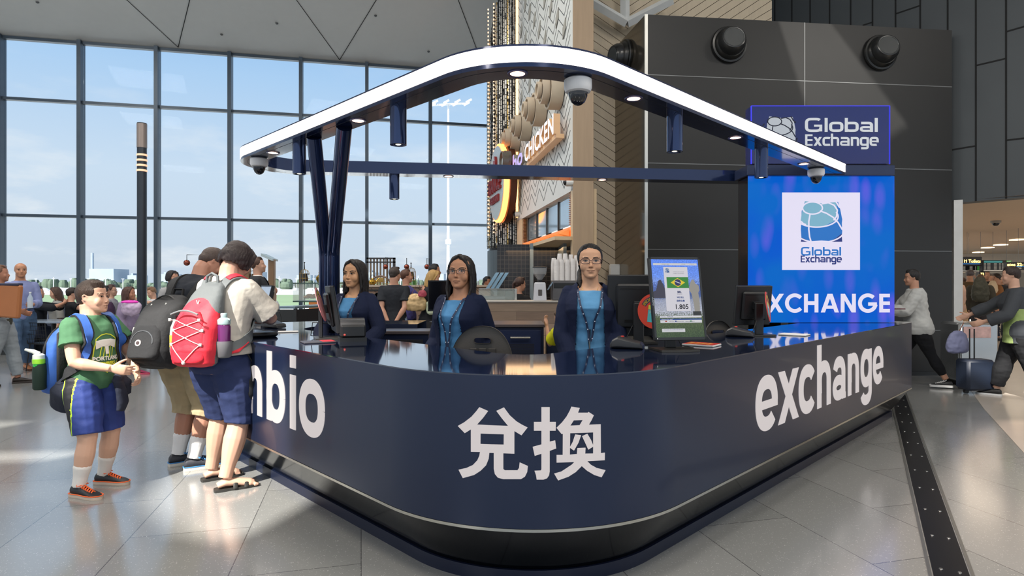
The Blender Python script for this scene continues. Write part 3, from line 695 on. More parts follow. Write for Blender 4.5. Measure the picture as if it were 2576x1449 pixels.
# raised rhombus tiles: open pattern near the top
mb = MB()
for j in range(8):
    for i in range(9):
        if (i + j) % 2: continue
        u = .35 + i * .42; z = 4.45 + j * .34 + i * .0
        mb.flat(([(u, z), (u + .16, z - .10), (u + .16, z + .06), (u, z + .16)], [[0, 1, 2, 3]]), TH, .015)
struct('shop_front_reliefs', mb, mat('relief_dark', '#9b9a93', .6), smooth=0)
mb = MB(); mb.box(0, .03, 0, .03, 0, 1)
warm = mat('warm_led', '#ffd9a8', .5, emit='#ffb978', es=3.0)
mb = MB(); mb.flat(([(Lh - .14, zc0 + .05), (Lh - .06, zc0 + .05), (Lh - .06, 8.4), (Lh - .14, 8.4)], [[0, 1, 2, 3]]), TH, .03)
props(mk('light_strip', mb, warm, smooth=0), label='tall warm white light strip down the far edge of the white shop front', cat='light strip')
# drum shaped lamps growing along the wall
drum = mat('drum_timber', '#c3b49f', .6, var=.06)
for i, (px, py, r_, lb) in enumerate(((1398, 226, .245, 'largest and nearest pale timber drum lamp on the white shop front'), (1357, 273, .245, 'second pale timber drum lamp from the near end of the shop front'), (1321, 314, .245, 'third pale timber drum lamp along the shop front'), (1293, 345, .24, 'farthest pale timber drum lamp, above the shop lettering'))):
    u, z = shop(px + 12, py + 4); c = TH(u, z, 0); Rm = HN.to_track_quat('Z', 'Y').to_matrix().to_4x4(); M = Matrix.Translation(c) @ Rm
    root = empty('drum_lamp', c, label=lb, cat='wall lamp', group='stepped drum lamps on the shop front'); rr = r_ * 1.12
    for nm, r0, a, b in (('outer_drum', rr, .012, .20), ('middle_drum', rr * .72, .20, .31), ('inner_drum', rr * .45, .31, .37)):
        mb = MB(); mb.lathe([(r0, a), (r0, b), (r0 - .03, b), (r0 - .03, b - .03), (.01, b - .03)], seg=36, M=M); mk(nm, mb, drum, root)
# CHICKEN lettering block and its dark outline letters
let = mat('lit_letter', '#e9ecf2', .5, emit='#ecebf4', es=.6); copper = mat('letter_side', '#d8b187', .45, emit='#ffb880', es=.08)
def shopletters(txt, u0, u1, z, h, th, name, label, m1, m2, bold=.0):
    vs, fs = textmesh(txt, 1.0, bold=bold); w0 = max(v[0] for v in vs); sx = (u0 - u1) / w0
    e = empty(name, TH(u0, z, 0), label=label, cat='lettering')
    for k, ch in enumerate(txt): pass
    mb = MB(); mb.flat(([(u0 - a * sx, z + b * h / .72) for a, b in vs], fs), lambda a, b, w: TH(a, b, w + .10), th); mk('letter_sides', mb, m2, e, 0)
    mb = MB(); mb.flat(([(u0 - a * sx, z + b * h / .72) for a, b in vs], fs), lambda a, b, w: TH(a, b, w + .101 + th), .0); mk('letter_faces', mb, m1, e, 0)
    mb = MB(); mb.add([TH(u, v, w) for w in (.04, .16) for u, v in ((u0, z - .06), (u1, z - .06), (u1, z), (u0, z))], [(0, 1, 2, 3), (4, 5, 6, 7), (0, 1, 5, 4), (1, 2, 6, 5), (2, 3, 7, 6), (3, 0, 4, 7)]); mk('mounting_rail', mb, m2, e, 0)
ua, za = shop(1346, 405); ub, zb = shop(1426, 345); za = (za + zb) / 2
shopletters('CHICKEN', ua - .02, ub, za, .30, .10, 'shop_lettering', 'raised white CHICKEN letters on the white shop front', let, copper, bold=.02)
ua, za = shop(1302, 430); ub, zb = shop(1343, 408); za = zb
shopletters('hho', ua, ub + .05, za, .34, .10, 'shop_lettering', 'raised lilac letters just left of the word CHICKEN', mat('lilac_letter', '#c9bfe0', .5, emit='#c4b8e6', es=.5), mat('letter_grey', '#9a968f', .5), bold=.03)
# servery: window band, orange relief shelf, tiled recess
fr_t = mat('servery_timber', '#cdb592', .5, stretch=(1, 1, 4))
def shopbox(name, pa, pb, w0, w1, m, **k):
    (u0, z0), (u1, z1) = pa, pb
    mb = MB(); mb.add([TH(u, v, w) for w in (w0, w1) for u, v in ((u0, z0), (u1, z0), (u1, z1), (u0, z1))], [(0, 1, 2, 3), (4, 5, 6, 7), (0, 1, 5, 4), (1, 2, 6, 5), (2, 3, 7, 6), (3, 0, 4, 7)])
    return mk(name, mb, m, smooth=0, **k)
zw1 = shop(1432, 487)[1]; zw0 = shop(1432, 567)[1]; zs0 = shop(1432, 597)[1]
for a in (0.0, 3.75): shopbox('wall_servery_post', (a, 1.0), (a + (.10 if a == 0 else .55), zc0), .0, -.35, fr_t, kind='structure')
shopbox('servery_window', (.30, zw0 + .02), (3.6, zw1 - .02), -.08, -.12, mat('servery_glass', '#a9bfcc', .08, .6), label='band of mirror-like servery windows under the white shop front', cat='window')
mb = MB()
for i in range(5): u = .28 + i * .80; mb.add([TH(u + a, v, w) for w in (-.06, -.14) for a, v in ((-.02, zw0), (.02, zw0), (.02, zw1), (-.02, zw1))], [(0, 1, 2, 3), (4, 5, 6, 7), (0, 1, 5, 4), (1, 2, 6, 5), (2, 3, 7, 6), (3, 0, 4, 7)])
struct('window_31_mullions', mb, mat('mull_dark', '#343434', .5), smooth=0)
lou = mat('louvre_copper', '#9a6a44', .4, .5, emit='#ff9a50', es=.05)
for a in (.08, 3.62):
    mb = MB()
    for k in range(16): z = zw0 + .02 + k * (zw1 - zw0) / 16; mb.add([TH(a + u, z + v, w) for w in (-.02, -.06) for u, v in ((0, 0), (.2, 0), (.2, .012), (0, .012))], [(0, 1, 2, 3), (4, 5, 6, 7), (0, 1, 5, 4), (1, 2, 6, 5), (2, 3, 7, 6), (3, 0, 4, 7)])
    mk('louvre_panel', mb, lou, smooth=0, label='copper louvre panel at one end of the servery window band', cat='louvre', group='louvre panels beside the servery windows')
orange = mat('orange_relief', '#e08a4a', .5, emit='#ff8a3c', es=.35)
shopbox('servery_shelf', (.02, zs0 - .05), (Lh - .2, zs0), .25, -.35, fr_t, label='pale timber shelf edge under the orange relief band', cat='shelf')
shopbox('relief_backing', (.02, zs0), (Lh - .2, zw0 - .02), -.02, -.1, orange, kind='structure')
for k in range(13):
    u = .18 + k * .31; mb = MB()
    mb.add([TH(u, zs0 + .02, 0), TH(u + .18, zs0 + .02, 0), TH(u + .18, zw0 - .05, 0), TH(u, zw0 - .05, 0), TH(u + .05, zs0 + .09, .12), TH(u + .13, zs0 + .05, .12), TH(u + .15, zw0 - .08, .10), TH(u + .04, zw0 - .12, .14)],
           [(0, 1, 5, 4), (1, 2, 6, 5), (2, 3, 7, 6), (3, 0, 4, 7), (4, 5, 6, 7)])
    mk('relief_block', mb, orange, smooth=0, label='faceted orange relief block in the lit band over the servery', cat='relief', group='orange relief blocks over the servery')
tilem = bpy.data.materials.new('black_tile'); tilem.use_nodes = True; t_ = tilem.node_tree; b = t_.nodes['Principled BSDF']; b.inputs['Roughness'].default_value = .15
tc_ = N(t_, 'ShaderNodeTexCoord'); mp_ = N(t_, 'ShaderNodeMapping'); mp_.inputs['Rotation'].default_value = (PI / 2, 0, 0); t_.links.new(tc_.outputs['Object'], mp_.inputs[0])
br_ = N(t_, 'ShaderNodeTexBrick', inp={'Scale': 1.0, 'Mortar Size': .004, 'Brick Width': .07, 'Row Height': .07}); br_.offset = 0; br_.inputs['Color1'].default_value = (.012, .012, .014, 1); br_.inputs['Color2'].default_value = (.02, .02, .022, 1); br_.inputs['Mortar'].default_value = (.06, .055, .05, 1)
t_.links.new(mp_.outputs[0], br_.inputs['Vector']); t_.links.new(br_.outputs[0], b.inputs['Base Color'])
mb = MB(); mb.box(-.25, 1.12, 10.2, 10.3, .9, zs0); struct('wall_tiled', mb, tilem, smooth=0)
mb = MB(); mb.box(.30, .35, 9.9, 10.2, .9, zs0); mb.box(.78, .83, 9.2, 10.2, .9, zs0); struct('wall_tiled_pier', mb, mat('tile_edge', '#748590', .3), smooth=0)
mb = MB(); mb.prism([(.12, 11.6), (.42, 10.3), (-.25, 10.3), (-.1, 11.6)], .9, zs0); struct('wall_servery_return', mb, mat('lit_timber', '#e2bd8c', .5), smooth=0)
a = bpy.data.lights.new('servery_light', 'AREA'); a.size = 1.1; a.energy = 8; a.color = (1, .62, .32); o = bpy.data.objects.new('servery_light', a); o.location = (.45, 9.7, zs0 - .1); COL.objects.link(o)

# ================================================================ bead tower (round drum hung with bead strings) left of the shop
TCx, TCy, TR = .06, 13.75, .62
gold = mat('bead_gold', '#b79a5c', .3, .8); beadk = mat('bead_black', '#17181a', .3, .4); beadw = mat('bead_pearl', '#c9c7bf', .3, .5)
mb = MB(); mb.cyl((TCx, TCy, 0), (TCx, TCy, 6.3), TR - .06, 40); struct('wall_drum', mb, mat('drum_dark', '#1c1d1f', .6), smooth=30)
mb = MB(); mb.cyl((TCx, TCy, 0.0), (TCx, TCy, 2.15), TR, 48)
struct('wall_drum_base', mb, mat('drum_base', '#4f5b63', .5, var=.3, vs=26, stretch=(1, 1, .02)))
rng = random.Random(11)
for k in range(72):
    a = math.radians(172 + k * 2.0); x = TCx + TR * math.cos(a); y = TCy + TR * math.sin(a)
    tone = beadw if k % 5 in (0, 3) else gold if (k % 13 in (3, 4)) else beadk
    mb = MB(); zt_ = min(8.8, 6.35 + max(0, k - 12) * .065 + (k % 3) * .05)
    z = 2.25
    while z < zt_:
        l = rng.choice((.05, .08, .13)); w = .0125
        if rng.random() < .84: mb.box(-w, w, -.012, .012, z, z + l - .018, M=Matrix.Translation((x, y, 0)) @ Matrix.Rotation(a + PI / 2, 4, 'Z'))
        z += l
    mb.cyl((x, y, 2.2), (x, y, zt_), .004, 4)
    mk('bead_string', mb, tone, smooth=0, label='hanging string of dark and gold beads around the round tower left of the shop', cat='bead string', group='bead strings around the round tower')
mb = MB()
for k in range(60):
    for a_ in (math.radians(205), math.radians(225)):
        z = 2.5 + k * .085 + (.04 if a_ > 3.8 else 0)
        mb.ell((TCx + (TR + .03) * math.cos(a_), TCy + (TR + .03) * math.sin(a_), z), (.016, .016, .03), 3)
props(mk('tower_lights', mb, mat('bead_light', '#ffd8b0', .5, emit='#ffc79a', es=2.0)), label='strings of tiny warm lights among the tower beads', cat='string lights', kind='stuff')
# oval lit sign projecting from the tower
Ys = 12.9; cs = P(1264, 462, Ys)
es_ = empty('round_sign', cs, label='round hanging sign with a glowing orange rim and red lettering on the bead tower', cat='sign')
sd_ = Vector((-.22, .975, 0)); sn = Vector((-sd_.y, sd_.x, 0)); sn = sn if sn.y < 0 else -sn; sn = sn if sn.x < 0 else -sn
M = Matrix.Translation(cs) @ sn.to_track_quat('Z', 'Y').to_matrix().to_4x4()
Rs = .78
mb = MB(); mb.lathe([(Rs, 0), (Rs, .14), (Rs - .03, .15), (0.01, .15)], seg=48, M=M); mk('disc', mb, mat('sign_disc', '#aebac0', .4, var=.35, vs=40), es_)
mb = MB(); mb.lathe([(Rs + .02, .02), (Rs + .05, .04), (Rs + .05, .11), (Rs + .02, .13)], seg=48, M=M, cap=False); mk('glowing_rim', mb, mat('rim_orange', '#ff9b4a', .5, emit='#ff9a4c', es=4.0), es_)
mb = MB(); mb.lathe([(Rs + .05, -.14), (Rs + .06, .0), (Rs, .0)], seg=48, M=M, cap=False); mk('rim_back', mb, mat('rim_brown', '#5a3322', .4, .4), es_)
red = mat('sign_red', '#7a2222', .4, emit='#8a2020', es=.15); Tr_ = plane_T(cs + sn * .16, -sd_, sn)
def Tsign(u, v, w=0): return cs + sd_ * (-u) + Vector((0, 0, v)) + sn * (.152 + w)
mb = MB(); vs, fs = textmesh('FRANCE', 1, 'CENTER', bold=.03); mb.flat(([(a * .34, b * .42 - .18) for a, b in vs], fs), Tsign, .05); vs, fs = textmesh('GERMAIN', 1, 'CENTER', bold=.03); mb.flat(([(a * .2, b * .2 - .42) for a, b in vs], fs), Tsign, .04)
mk('lettering', mb, red, es_, 0)
mb = MB(); mb.flat(stroke(arc(0, .28, .12, .16, 100, -180), .07), Tsign, .05); mb.flat(stroke(arc(.1, .42, .07, .1, 120, -120), .06), Tsign, .05); mk('emblem', mb, red, es_, 0)
for k, (px, py, r_) in enumerate(((1275, 405, .19), (1283, 400, .16))):
    c = P(px, py, 12.1); M = Matrix.Translation(c) @ sn.to_track_quat('Z', 'Y').to_matrix().to_4x4()
    mb = MB(); mb.lathe([(r_, 0), (r_, .12), (r_ - .02, .12), (r_ - .03, .02), (r_ - .05, 0)], seg=32, M=M, cap=False); mk('metal_hoop', mb, mat('hoop_grey', '#7a756c', .35, .6), label='open metal hoop beside the round glowing sign', cat='hoop', group='open metal hoops beside the round sign')
for px, py, Y, lb in ((1262, 178 + 360, 11.0, 'small grey speaker box low on the shop corner'), (1424, 459, 8.5, 'small white camera under the chevron shop wall')):
    c = P(px, py, Y) if Y < 10 else TH(Lh - .3, PZ(py, 12.4), .0) - Vector((.09, 0, 0)); ce = empty('security_camera', c, label=lb, cat='security camera')
    mb = MB(); mb.cyl(c, c + Vector((.10, 0, 0)), .055, 16); mk('housing', mb, mat('cam_white', '#d8d8d4', .4), ce)
    mb = MB(); mb.ell(c, (.045, .045, .045), 8); mk('dome', mb, mat('cam_dome', '#131316', .1), ce)
# ================================================================ the exchange kiosk counter
navy = mat('navy_satin', '#1d2843', .30, .45, var=.08, vs=1.2, spec=.7, coat=.12)
navy_top = mat('navy_stone', '#16203a', .06, .0, var=.25, vs=260, spec=.9, coat=.6)
navy_dk = mat('navy_plinth', '#111522', .2, .4, var=.05)
navy_mid = mat('navy_matte', '#141c33', .35, .2)
steel = mat('brushed_steel', '#c5c1b6', .22, .95)
OUT = [(-.95, 6.72), (-3.89, 6.35), (.095, 2.245), (4.26, 6.41), (3.75, 6.92)]
INN = [(-.95, 6.07), (-2.385, 5.89), (.08, 3.35), (3.16, 6.43), (3.16, 6.92)]
RO = [1.0, .99, .12]; RI = [.45, .22, 0.0]
SEG = 24
outp = rpath(OUT, RO, SEG); innp = rpath(INN, RI, SEG)
def inset(pts, R, d):                                               # inward (kiosk interior lies to the right of the walking direction)
    return rpath(offs(pts, d), [max(.03, r - d) for r in R], SEG)
side = 1
def area(p): return sum(a[0] * b[1] - b[0] * a[1] for a, b in zip(p, p[1:] + p[:1]))
side = 1 if area(OUT) > 0 else -1                                   # +1: interior to the left
kio = empty('exchange_counter', (.1, 4.4, 0), label='large navy currency exchange counter with rounded corner and backlit lettering', cat='counter')
TOPZ = 1.0; PB = .32
mb = MB(); mb.band(outp, innp, TOPZ - .006, TOPZ); mk('countertop', mb, navy_top, kio, 40)
mb = MB(); mb.band(outp, inset(OUT, RO, side * .03), PB, TOPZ - .0062); mk('front_panel', mb, navy, kio, 40)
mb = MB(); mb.band(inset(OUT, RO, side * -.003), inset(OUT, RO, side * .02), PB - .014, PB - .001); mk('steel_trim', mb, steel, kio, 40)
def ringband(A, za, B, zb):
    n = len(A); return [(p[0], p[1], za) for p in A] + [(p[0], p[1], zb) for p in B], [(i, i + 1, n + i + 1, n + i) for i in range(n - 1)]
mb = MB(); v_, f_ = ringband(inset(OUT, RO, side * .012), PB - .012, inset(OUT, RO, side * .175), .06); mb.add(v_, f_)
mk('sloped_plinth', mb, mat('plinth_steel', '#20242b', .12, .85, var=.05), kio, 40)
mb = MB(); mb.band(inset(OUT, RO, side * .16), inset(OUT, RO, side * .22), 0, .062); mk('kick_plate', mb, navy_mid, kio, 40)
mb = MB(); ii = rpath(offs(INN, -side * .03), RI, SEG); mb.band(innp, ii, .05, TOPZ - .0062); mk('inner_panel', mb, navy_mid, kio, 40)

# path along the front face: s -> point & normal
pathF = refine(outp, .02); cum = [0.0]
for a, b in zip(pathF[:-1], pathF[1:]): cum.append(cum[-1] + math.hypot(b[0] - a[0], b[1] - a[1]))
cum = np.array(cum); PFx = np.array([p[0] for p in pathF]); PFy = np.array([p[1] for p in pathF])
def onpath(s):
    x = np.interp(s, cum, PFx); y = np.interp(s, cum, PFy); x2 = np.interp(s + .01, cum, PFx); y2 = np.interp(s + .01, cum, PFy)
    d = Vector((x2 - x, y2 - y)).normalized(); n = Vector((d.y, -d.x)) * side; return x, y, n
def TP(u, v, w=0): x, y, n = onpath(u); return Vector((x + n.x * w, y + n.y * w, v))
def s_of(px, lo=None, hi=None):                                     # path length where the column px meets the front (nearest hit)
    r = (px - CX) / F; g = PFx - r * PFy; best = None
    for i in range(len(g) - 1):
        if g[i] * g[i + 1] <= 0 and g[i] != g[i + 1]:
            if best is None or PFy[i] < PFy[best]: best = i
    i = best; return cum[i] + (cum[i + 1] - cum[i]) * g[i] / (g[i] - g[i + 1])
letm = mat('backlit_letter', '#807c7a', .5, var=.03, emit='#f6ecec', es=.50)
BASE = .505; XH = .335
def wrapword(text, s_end, direction_right_end=True, s_start=None, name='lettering'):
    sh, w = word2(text, XH, gap=-.02)
    s0 = s_end - w if s_start is None else s_start
    mb = MB(); place2(mb, sh, lambda u, v, w_=0: TP(s0 + u, BASE + v, w_), .003)
    return mk(name, mb, letm, kio, 0), w
w = word2('exchange', XH, gap=-.02)[1]
sR0, sR1 = s_of(1899), s_of(2222)
sx_ = (sR1 - sR0) / w
def wrapfit(text, s0, s1, xh):
    sh, w = word2(text, 1.0, gap=-.02); k = (s1 - s0) / w
    mb = MB(); place2(mb, sh, lambda u, v, w_=0: TP(s0 + u * k, BASE + v * xh, w_), .003); return mk('lettering', mb, letm, kio, 0)
wrapfit('exchange', sR0, sR1, XH)
s_o1 = s_of(821); s_b0 = s_of(666)
k_ = (s_o1 - s_b0) / word2('bio', 1.0, gap=-.02)[1]
wfull = word2('cambio', 1.0, gap=-.02)[1] * k_
wrapfit('cambio', s_o1 - wfull, s_o1, XH)
# Chinese characters on the rounded corner, traced stroke outlines
HAN = [[[(398,207),(532,265),(455,370),(365,470),(835,490),(745,380),(657,262),(772,210),(860,330),(960,420),(1045,472),(1130,515),(1038,633),(930,567),(930,912),(762,905),(762,1145),(785,1165),(975,1165),(1000,1130),(1010,1045),(1135,1100),(1125,1190),(1090,1260),(1030,1297),(760,1297),(680,1275),(635,1220),(618,1140),(618,900),(550,898),(540,990),(500,1090),(420,1170),(320,1235),(150,1282),(85,1155),(200,1130),(300,1085),(370,1010),(400,940),(410,885),(272,882),(272,543),(180,600),(73,490),(170,435),(280,350),(350,270)],[(417,605),(770,617),(768,775),(415,765)]],
 [[(1340,205),(1465,205),(1465,430),(1558,430),(1555,563),(1465,563),(1465,730),(1548,710),(1563,832),(1465,868),(1465,1180),(1455,1240),(1425,1285),(1370,1305),(1268,1305),(1258,1240),(1235,1172),(1330,1168),(1340,1150),(1340,912),(1238,945),(1208,808),(1340,772),(1340,563),(1226,563),(1226,430),(1340,430)]],
 [[(1795,198),(1920,218),(1893,290),(2045,290),(2055,278),(2133,328),(2100,400),(2058,472),(2237,465),(2240,905),(2300,897),(2298,1010),(2035,1025),(2090,1080),(2180,1130),(2310,1162),(2250,1270),(2140,1235),(2030,1170),(1950,1100),(1860,1190),(1750,1260),(1592,1317),(1533,1215),(1640,1185),(1740,1120),(1800,1080),(1842,1037),(1570,1047),(1570,932),(1663,932),(1665,610),(1645,613),(1568,520),(1650,440),(1720,350),(1770,260)],[(1830,405),(1967,400),(1920,480),(1777,487)],[(1775,600),(2125,588),(2125,910),(2003,912),(2008,822),(1885,828),(1878,918),(1770,927)]],
 [[(1853,620),(1940,632),(1900,745),(1833,865),(1768,820),(1815,735)]], [[(1957,647),(2037,610),(2090,700),(2130,800),(2050,850),(2010,760)]]]
sA, sB = s_of(1152), s_of(1523)
mb = MB()
def han_pt(cx_, cy_):
    px, py = 1140 + cx_ / 6.0375, 990 + cy_ / 6.0375; s_ = s_of(px); x, y, n = onpath(s_); return (s_, PZ(py, y))
for ch in HAN:
    tri = fill2([[han_pt(*p) for p in lp] for lp in ch], cut=.03); mb.flat(tri, TP, .003)
mk('lettering', mb, letm, kio, 0)

# ================================================================ LED screen tower with the brand sign on top
LY = 6.25; LX0, LX1 = PX(1882, LY), PX(2251, LY)
led = empty('led_screen', ((LX0 + LX1) / 2, LY + .15, 0.0), label='tall bright blue LED screen with white logo square at the right end of the counter', cat='display')
mb = MB(); mb.bbox(LX0, LX1, LY + .01, LY + .28, 1.004, PZ(443, LY), .004); mk('cabinet', mb, navy_dk, led)
mb = MB(); mb.bbox(LX0 + .1, LX0 + .45, LY + .25, LY + .42, 0, 1.2, .004); mk('post', mb, navy_dk, led)
mb = MB(); mb.bbox(PX(1880, LY - .06), PX(2252, LY - .06), LY - .06, LY + .3, PZ(441, LY - .06), PZ(415, LY - .06), .006); mk('header_beam', mb, mat('navy_header', '#2b3450', .3, .3), led)
scr = bpy.data.materials.new('led_blue'); scr.use_nodes = True; t_ = scr.node_tree; b = t_.nodes['Principled BSDF']; b.inputs['Base Color'].default_value = (.0, .004, .01, 1); b.inputs['Roughness'].default_value = .7; b.inputs['Specular IOR Level'].default_value = .15
tcs = N(t_, 'ShaderNodeTexCoord'); mps = N(t_, 'ShaderNodeMapping'); mps.inputs['Scale'].default_value = (9, 1, 3.4); t_.links.new(tcs.outputs['Object'], mps.inputs[0])
vn = N(t_, 'ShaderNodeTexVoronoi', inp={'Scale': .8}); vn.feature = 'SMOOTH_F1'; vn.inputs['Smoothness'].default_value = .3; t_.links.new(mps.outputs[0], vn.inputs['Vector'])
rv = N(t_, 'ShaderNodeValToRGB'); e0 = rv.color_ramp.elements; e0[0].position = .18; e0[0].color = (.11, .10, .72, 1); e0[1].position = .50; e0[1].color = (.0, .095, .60, 1); t_.links.new(vn.outputs['Distance'], rv.inputs[0])
nz2 = N(t_, 'ShaderNodeTexNoise', inp={'Scale': 1.4}); t_.links.new(tcs.outputs['Object'], nz2.inputs['Vector'])
mz = N(t_, 'ShaderNodeMixRGB'); mz.inputs[2].default_value = (.0, .13, .56, 1); rz2 = N(t_, 'ShaderNodeValToRGB'); rz2.color_ramp.elements[0].position = .42; rz2.color_ramp.elements[1].position = .62; t_.links.new(nz2.outputs['Fac'], rz2.inputs[0]); t_.links.new(rz2.outputs[0], mz.inputs[0]); t_.links.new(rv.outputs[0], mz.inputs[1])
t_.links.new(mz.outputs[0], b.inputs['Emission Color']); b.inputs['Emission Strength'].default_value = 1.0
TL = lambda u, v, w=0: Vector((u, LY + .008 - w, v))
def quad(x0, z0, x1, z1): return [(x0, z0), (x1, z0), (x1, z1), (x0, z1)], [[0, 1, 2, 3]]
mb = MB(); mb.flat(quad(LX0, 1.004, LX1, PZ(443, LY)), TL, .002); mk('screen', mb, scr, led, 0)
def em(name, c, s=1.0): return mat(name, '#0b0b0e', .6, var=0, emit=c, es=s)
lw = em('led_white', '#e9e4fa', .93); c1 = em('led_teal', '#7fb6cf', .9); c2 = em('led_mid', '#1d74c9', .9); c3 = em('led_navy', '#1c2f7c', .9)
def iL(px, py, Y=LY): return (PX(px, Y), PZ(py, Y))
mb = MB(); mb.flat(quad(*iL(1968, 679), *iL(2164, 484)), TL, .004); mk('logo_card', mb, lw, led, 0)
def globe(put, cols, lay):
    """abstract rounded-square globe mark in unit square; put(mb, shape, layer, material)"""
    body = [(0.02, .0), (.5, .03), (.98, .0), (1.0, .25), (.985, .6), (.90, .98), (.5, .95), (.10, 1.0), (.02, .75), (.0, .3)]
    up = [(0, .55), (.0, .42), (.25, .36), (.55, .38), (.8, .5), (.95, .66), (.90, .98), (.5, .95), (.10, 1.0), (.03, .75)]
    rp = [(.80, .5), (.98, .36), (1.0, .55), (.95, .8), (.90, .98), (.84, .99), (.90, .75), (.86, .58)]
    put((body, [list(range(len(body)))]), 0, cols[1]); put((up, [list(range(len(up)))]), 1, cols[0]); put((rp, [list(range(len(rp)))]), 2, cols[1])
    put(([(.0, 0), (.24, 0), (.02, .10)], [[0, 1, 2]]), 2, cols[2]); put(([(.70, 0), (1.0, 0), (.985, .20), (.86, .10)], [[0, 1, 2, 3]]), 2, cols[2])
    w = .034
    for k, pl in enumerate((arc(.28, .83, .24, .15, 0, 360, 36), arc(.38, .62, .52, .26, 150, 385, 40), [(.22, .68), (.19, .5), (.19, .3), (.21, .12), (.25, -.02)], [(.46, .76), (.62, .70), (.78, .6), (.90, .47), (1.0, .30)], arc(.45, .28, .6, .30, 195, 360, 30), [(.5, .93), (.66, .96), (.80, .90), (.88, .78), (.86, .62), (.79, .53)], [(.84, 1.0), (.92, .86), (1.0, .8)], [(.0, .5), (.06, .44), (.12, .42)])):
        put(stroke(pl, w), 3 + k, cols[3])
def globe_on(T, x0, z0, x1, z1, cols, parent, base=.005):
    for ci, c in enumerate(cols):
        mb = MB()
        def put(sh, lay, m, ci=ci, c=c, mb=mb):
            if m is c: mb.flat(([(x0 + (x1 - x0) * a, z0 + (z1 - z0) * b) for a, b in sh[0]], sh[1]), T, base + lay * .0004)
        globe(put, cols, 0)
        if mb.v: mk('globe_mark', mb, c, parent, 0)
globe_on(TL, *iL(2015, 608), *iL(2119, 506), [c1, c2, c3, lw], led, .006)
# squarish wordmark letters
def tech(ch, w=.24, wv=.20):
    S = []; sq = 4.0; q = lambda *a: arc(*a, sq=sq)
    def rect(x0, y0, x1, y1): S.append(([(x0, y0), (x1, y0), (x1, y1), (x0, y1)], [[0, 1, 2, 3]]))
    h = w / 2; A_ = 1.38
    if ch == 'G': S.append(stroke(q(.72, .69, .58, .58, 45, 340, 40), w)); rect(.75, .52, 1.4, .72); rect(1.18, .05, 1.4, .70); adv = 1.55
    elif ch == 'l': rect(.05, 0, .05 + w, 1.38); adv = .40
    elif ch == 'o': S.append(stroke(q(.58, .5, .45, .38, 0, 360, 44), w)); adv = 1.22
    elif ch == 'b': rect(.05, 0, .05 + w, 1.38); S.append(stroke(q(.60, .5, .44, .38, 0, 360, 44), w)); adv = 1.24
    elif ch == 'a': S.append(stroke([(.12, .88)] + q(.55, .55, .40, .33, 90, 0, 14) + [(.95, 0)], w)); S.append(stroke(q(.55, .29, .42, .18, 0, 360, 30), w * .85)); adv = 1.16
    elif ch == 'E': rect(.05, 0, .05 + w, 1.3); [rect(.05, y, .86, y + wv) for y in (0, .55, 1.1)]; adv = .98
    elif ch == 'x':
        for a, b in ((.0, .62), (.62, .0)): S.append(([(a, 0), (a + w * 1.2, 0), (b + w * 1.2, 1), (b, 1)], [[0, 1, 2, 3]]))
        adv = .98
    elif ch == 'c': S.append(stroke(q(.52, .5, .40, .39, 55, 305, 30), w)); adv = .88
    elif ch in 'hn': rect(.05, 0, .05 + w, 1.38 if ch == 'h' else 1.0); S.append(stroke([(.15, .88), (.4, .88)] + q(.5, .6, .33, .28, 90, 0, 12) + [(.83, 0)], w)); adv = 1.04
    elif ch == 'g': S.append(stroke(q(.50, .5, .38, .38, 0, 360, 36), w)); S.append(stroke([(.86, .95), (.86, 0)] + q(.56, -.05, .30, .22, 0, -90, 12) + [(.15, -.27)], w)); adv = 1.08
    elif ch == 'e': S.append(stroke(q(.50, .5, .38, .39, -5, 300, 36), w)); rect(.2, .42, .9, .58); adv = 1.0
    return S, adv
def techword(text, T, x0, z0, x1, xh, m, parent, th=.002, name='lettering'):
    sh, w = word2(text, 1.0, tech); k = (x1 - x0) / w
    mb = MB(); place2(mb, sh, lambda u, v, w_=0: T(x0 + u * k, z0 + v * xh, w_), th); return mk(name, mb, m, parent, 0)
xa, zb_ = iL(2015, 643); xb, _ = iL(2118, 643)
techword('Global', TL, xa, zb_, xb, .065, c2, led, .006)
xa, zb_ = iL(2014, 660); techword('Exchange', TL, xa, zb_, xb, .054, c3, led, .006)
# XCHANGE running along the bottom
def geo(ch, w=.2):
    S = []
    def rect(x0, y0, x1, y1): S.append(([(x0, y0), (x1, y0), (x1, y1), (x0, y1)], [[0, 1, 2, 3]]))
    def par(a, b, ww=None): ww = ww or w * 1.2; S.append(([(a, 0), (a + ww, 0), (b + ww, 1), (b, 1)], [[0, 1, 2, 3]]))
    if ch == 'X': par(0, .66); par(.62, .02); adv = .98
    elif ch == 'C': S.append(stroke(arc(.5, .5, .42, .42, 42, 318, 36), w)); adv = .93
    elif ch == 'H': rect(.06, 0, .06 + w, 1); rect(.62, 0, .62 + w, 1); rect(.06, .4, .8, .6); adv = .95
    elif ch == 'A': par(0, .36, w * 1.1); par(.74, .40, w * 1.1); rect(.2, .2, .76, .37); adv = 1.0
    elif ch == 'N': rect(.06, 0, .06 + w, 1); rect(.66, 0, .66 + w, 1); S.append(([(.06, 1), (.28, 1), (.86, 0), (.64, 0)], [[0, 1, 2, 3]])); adv = 1.0
    elif ch == 'G': S.append(stroke(arc(.5, .5, .42, .42, 45, 350, 36), w)); rect(.52, .36, .98, .54); adv = 1.05
    elif ch == 'E': rect(.06, 0, .06 + w, 1); [rect(.06, y, .62, y + w * .95) for y in (0, .4, .81)]; adv = .70
    return S, adv
xa, zb_ = iL(1930, 786); xb, zt_ = iL(2243, 739)
sh, w = word2('XCHANGE', 1.0, geo); kx = (xb - xa) / w
mb = MB(); place2(mb, sh, lambda u, v, w_=0: TL(xa + u * kx, zb_ + v * (zt_ - zb_), w_), .004); mk('lettering', mb, lw, led, 0)
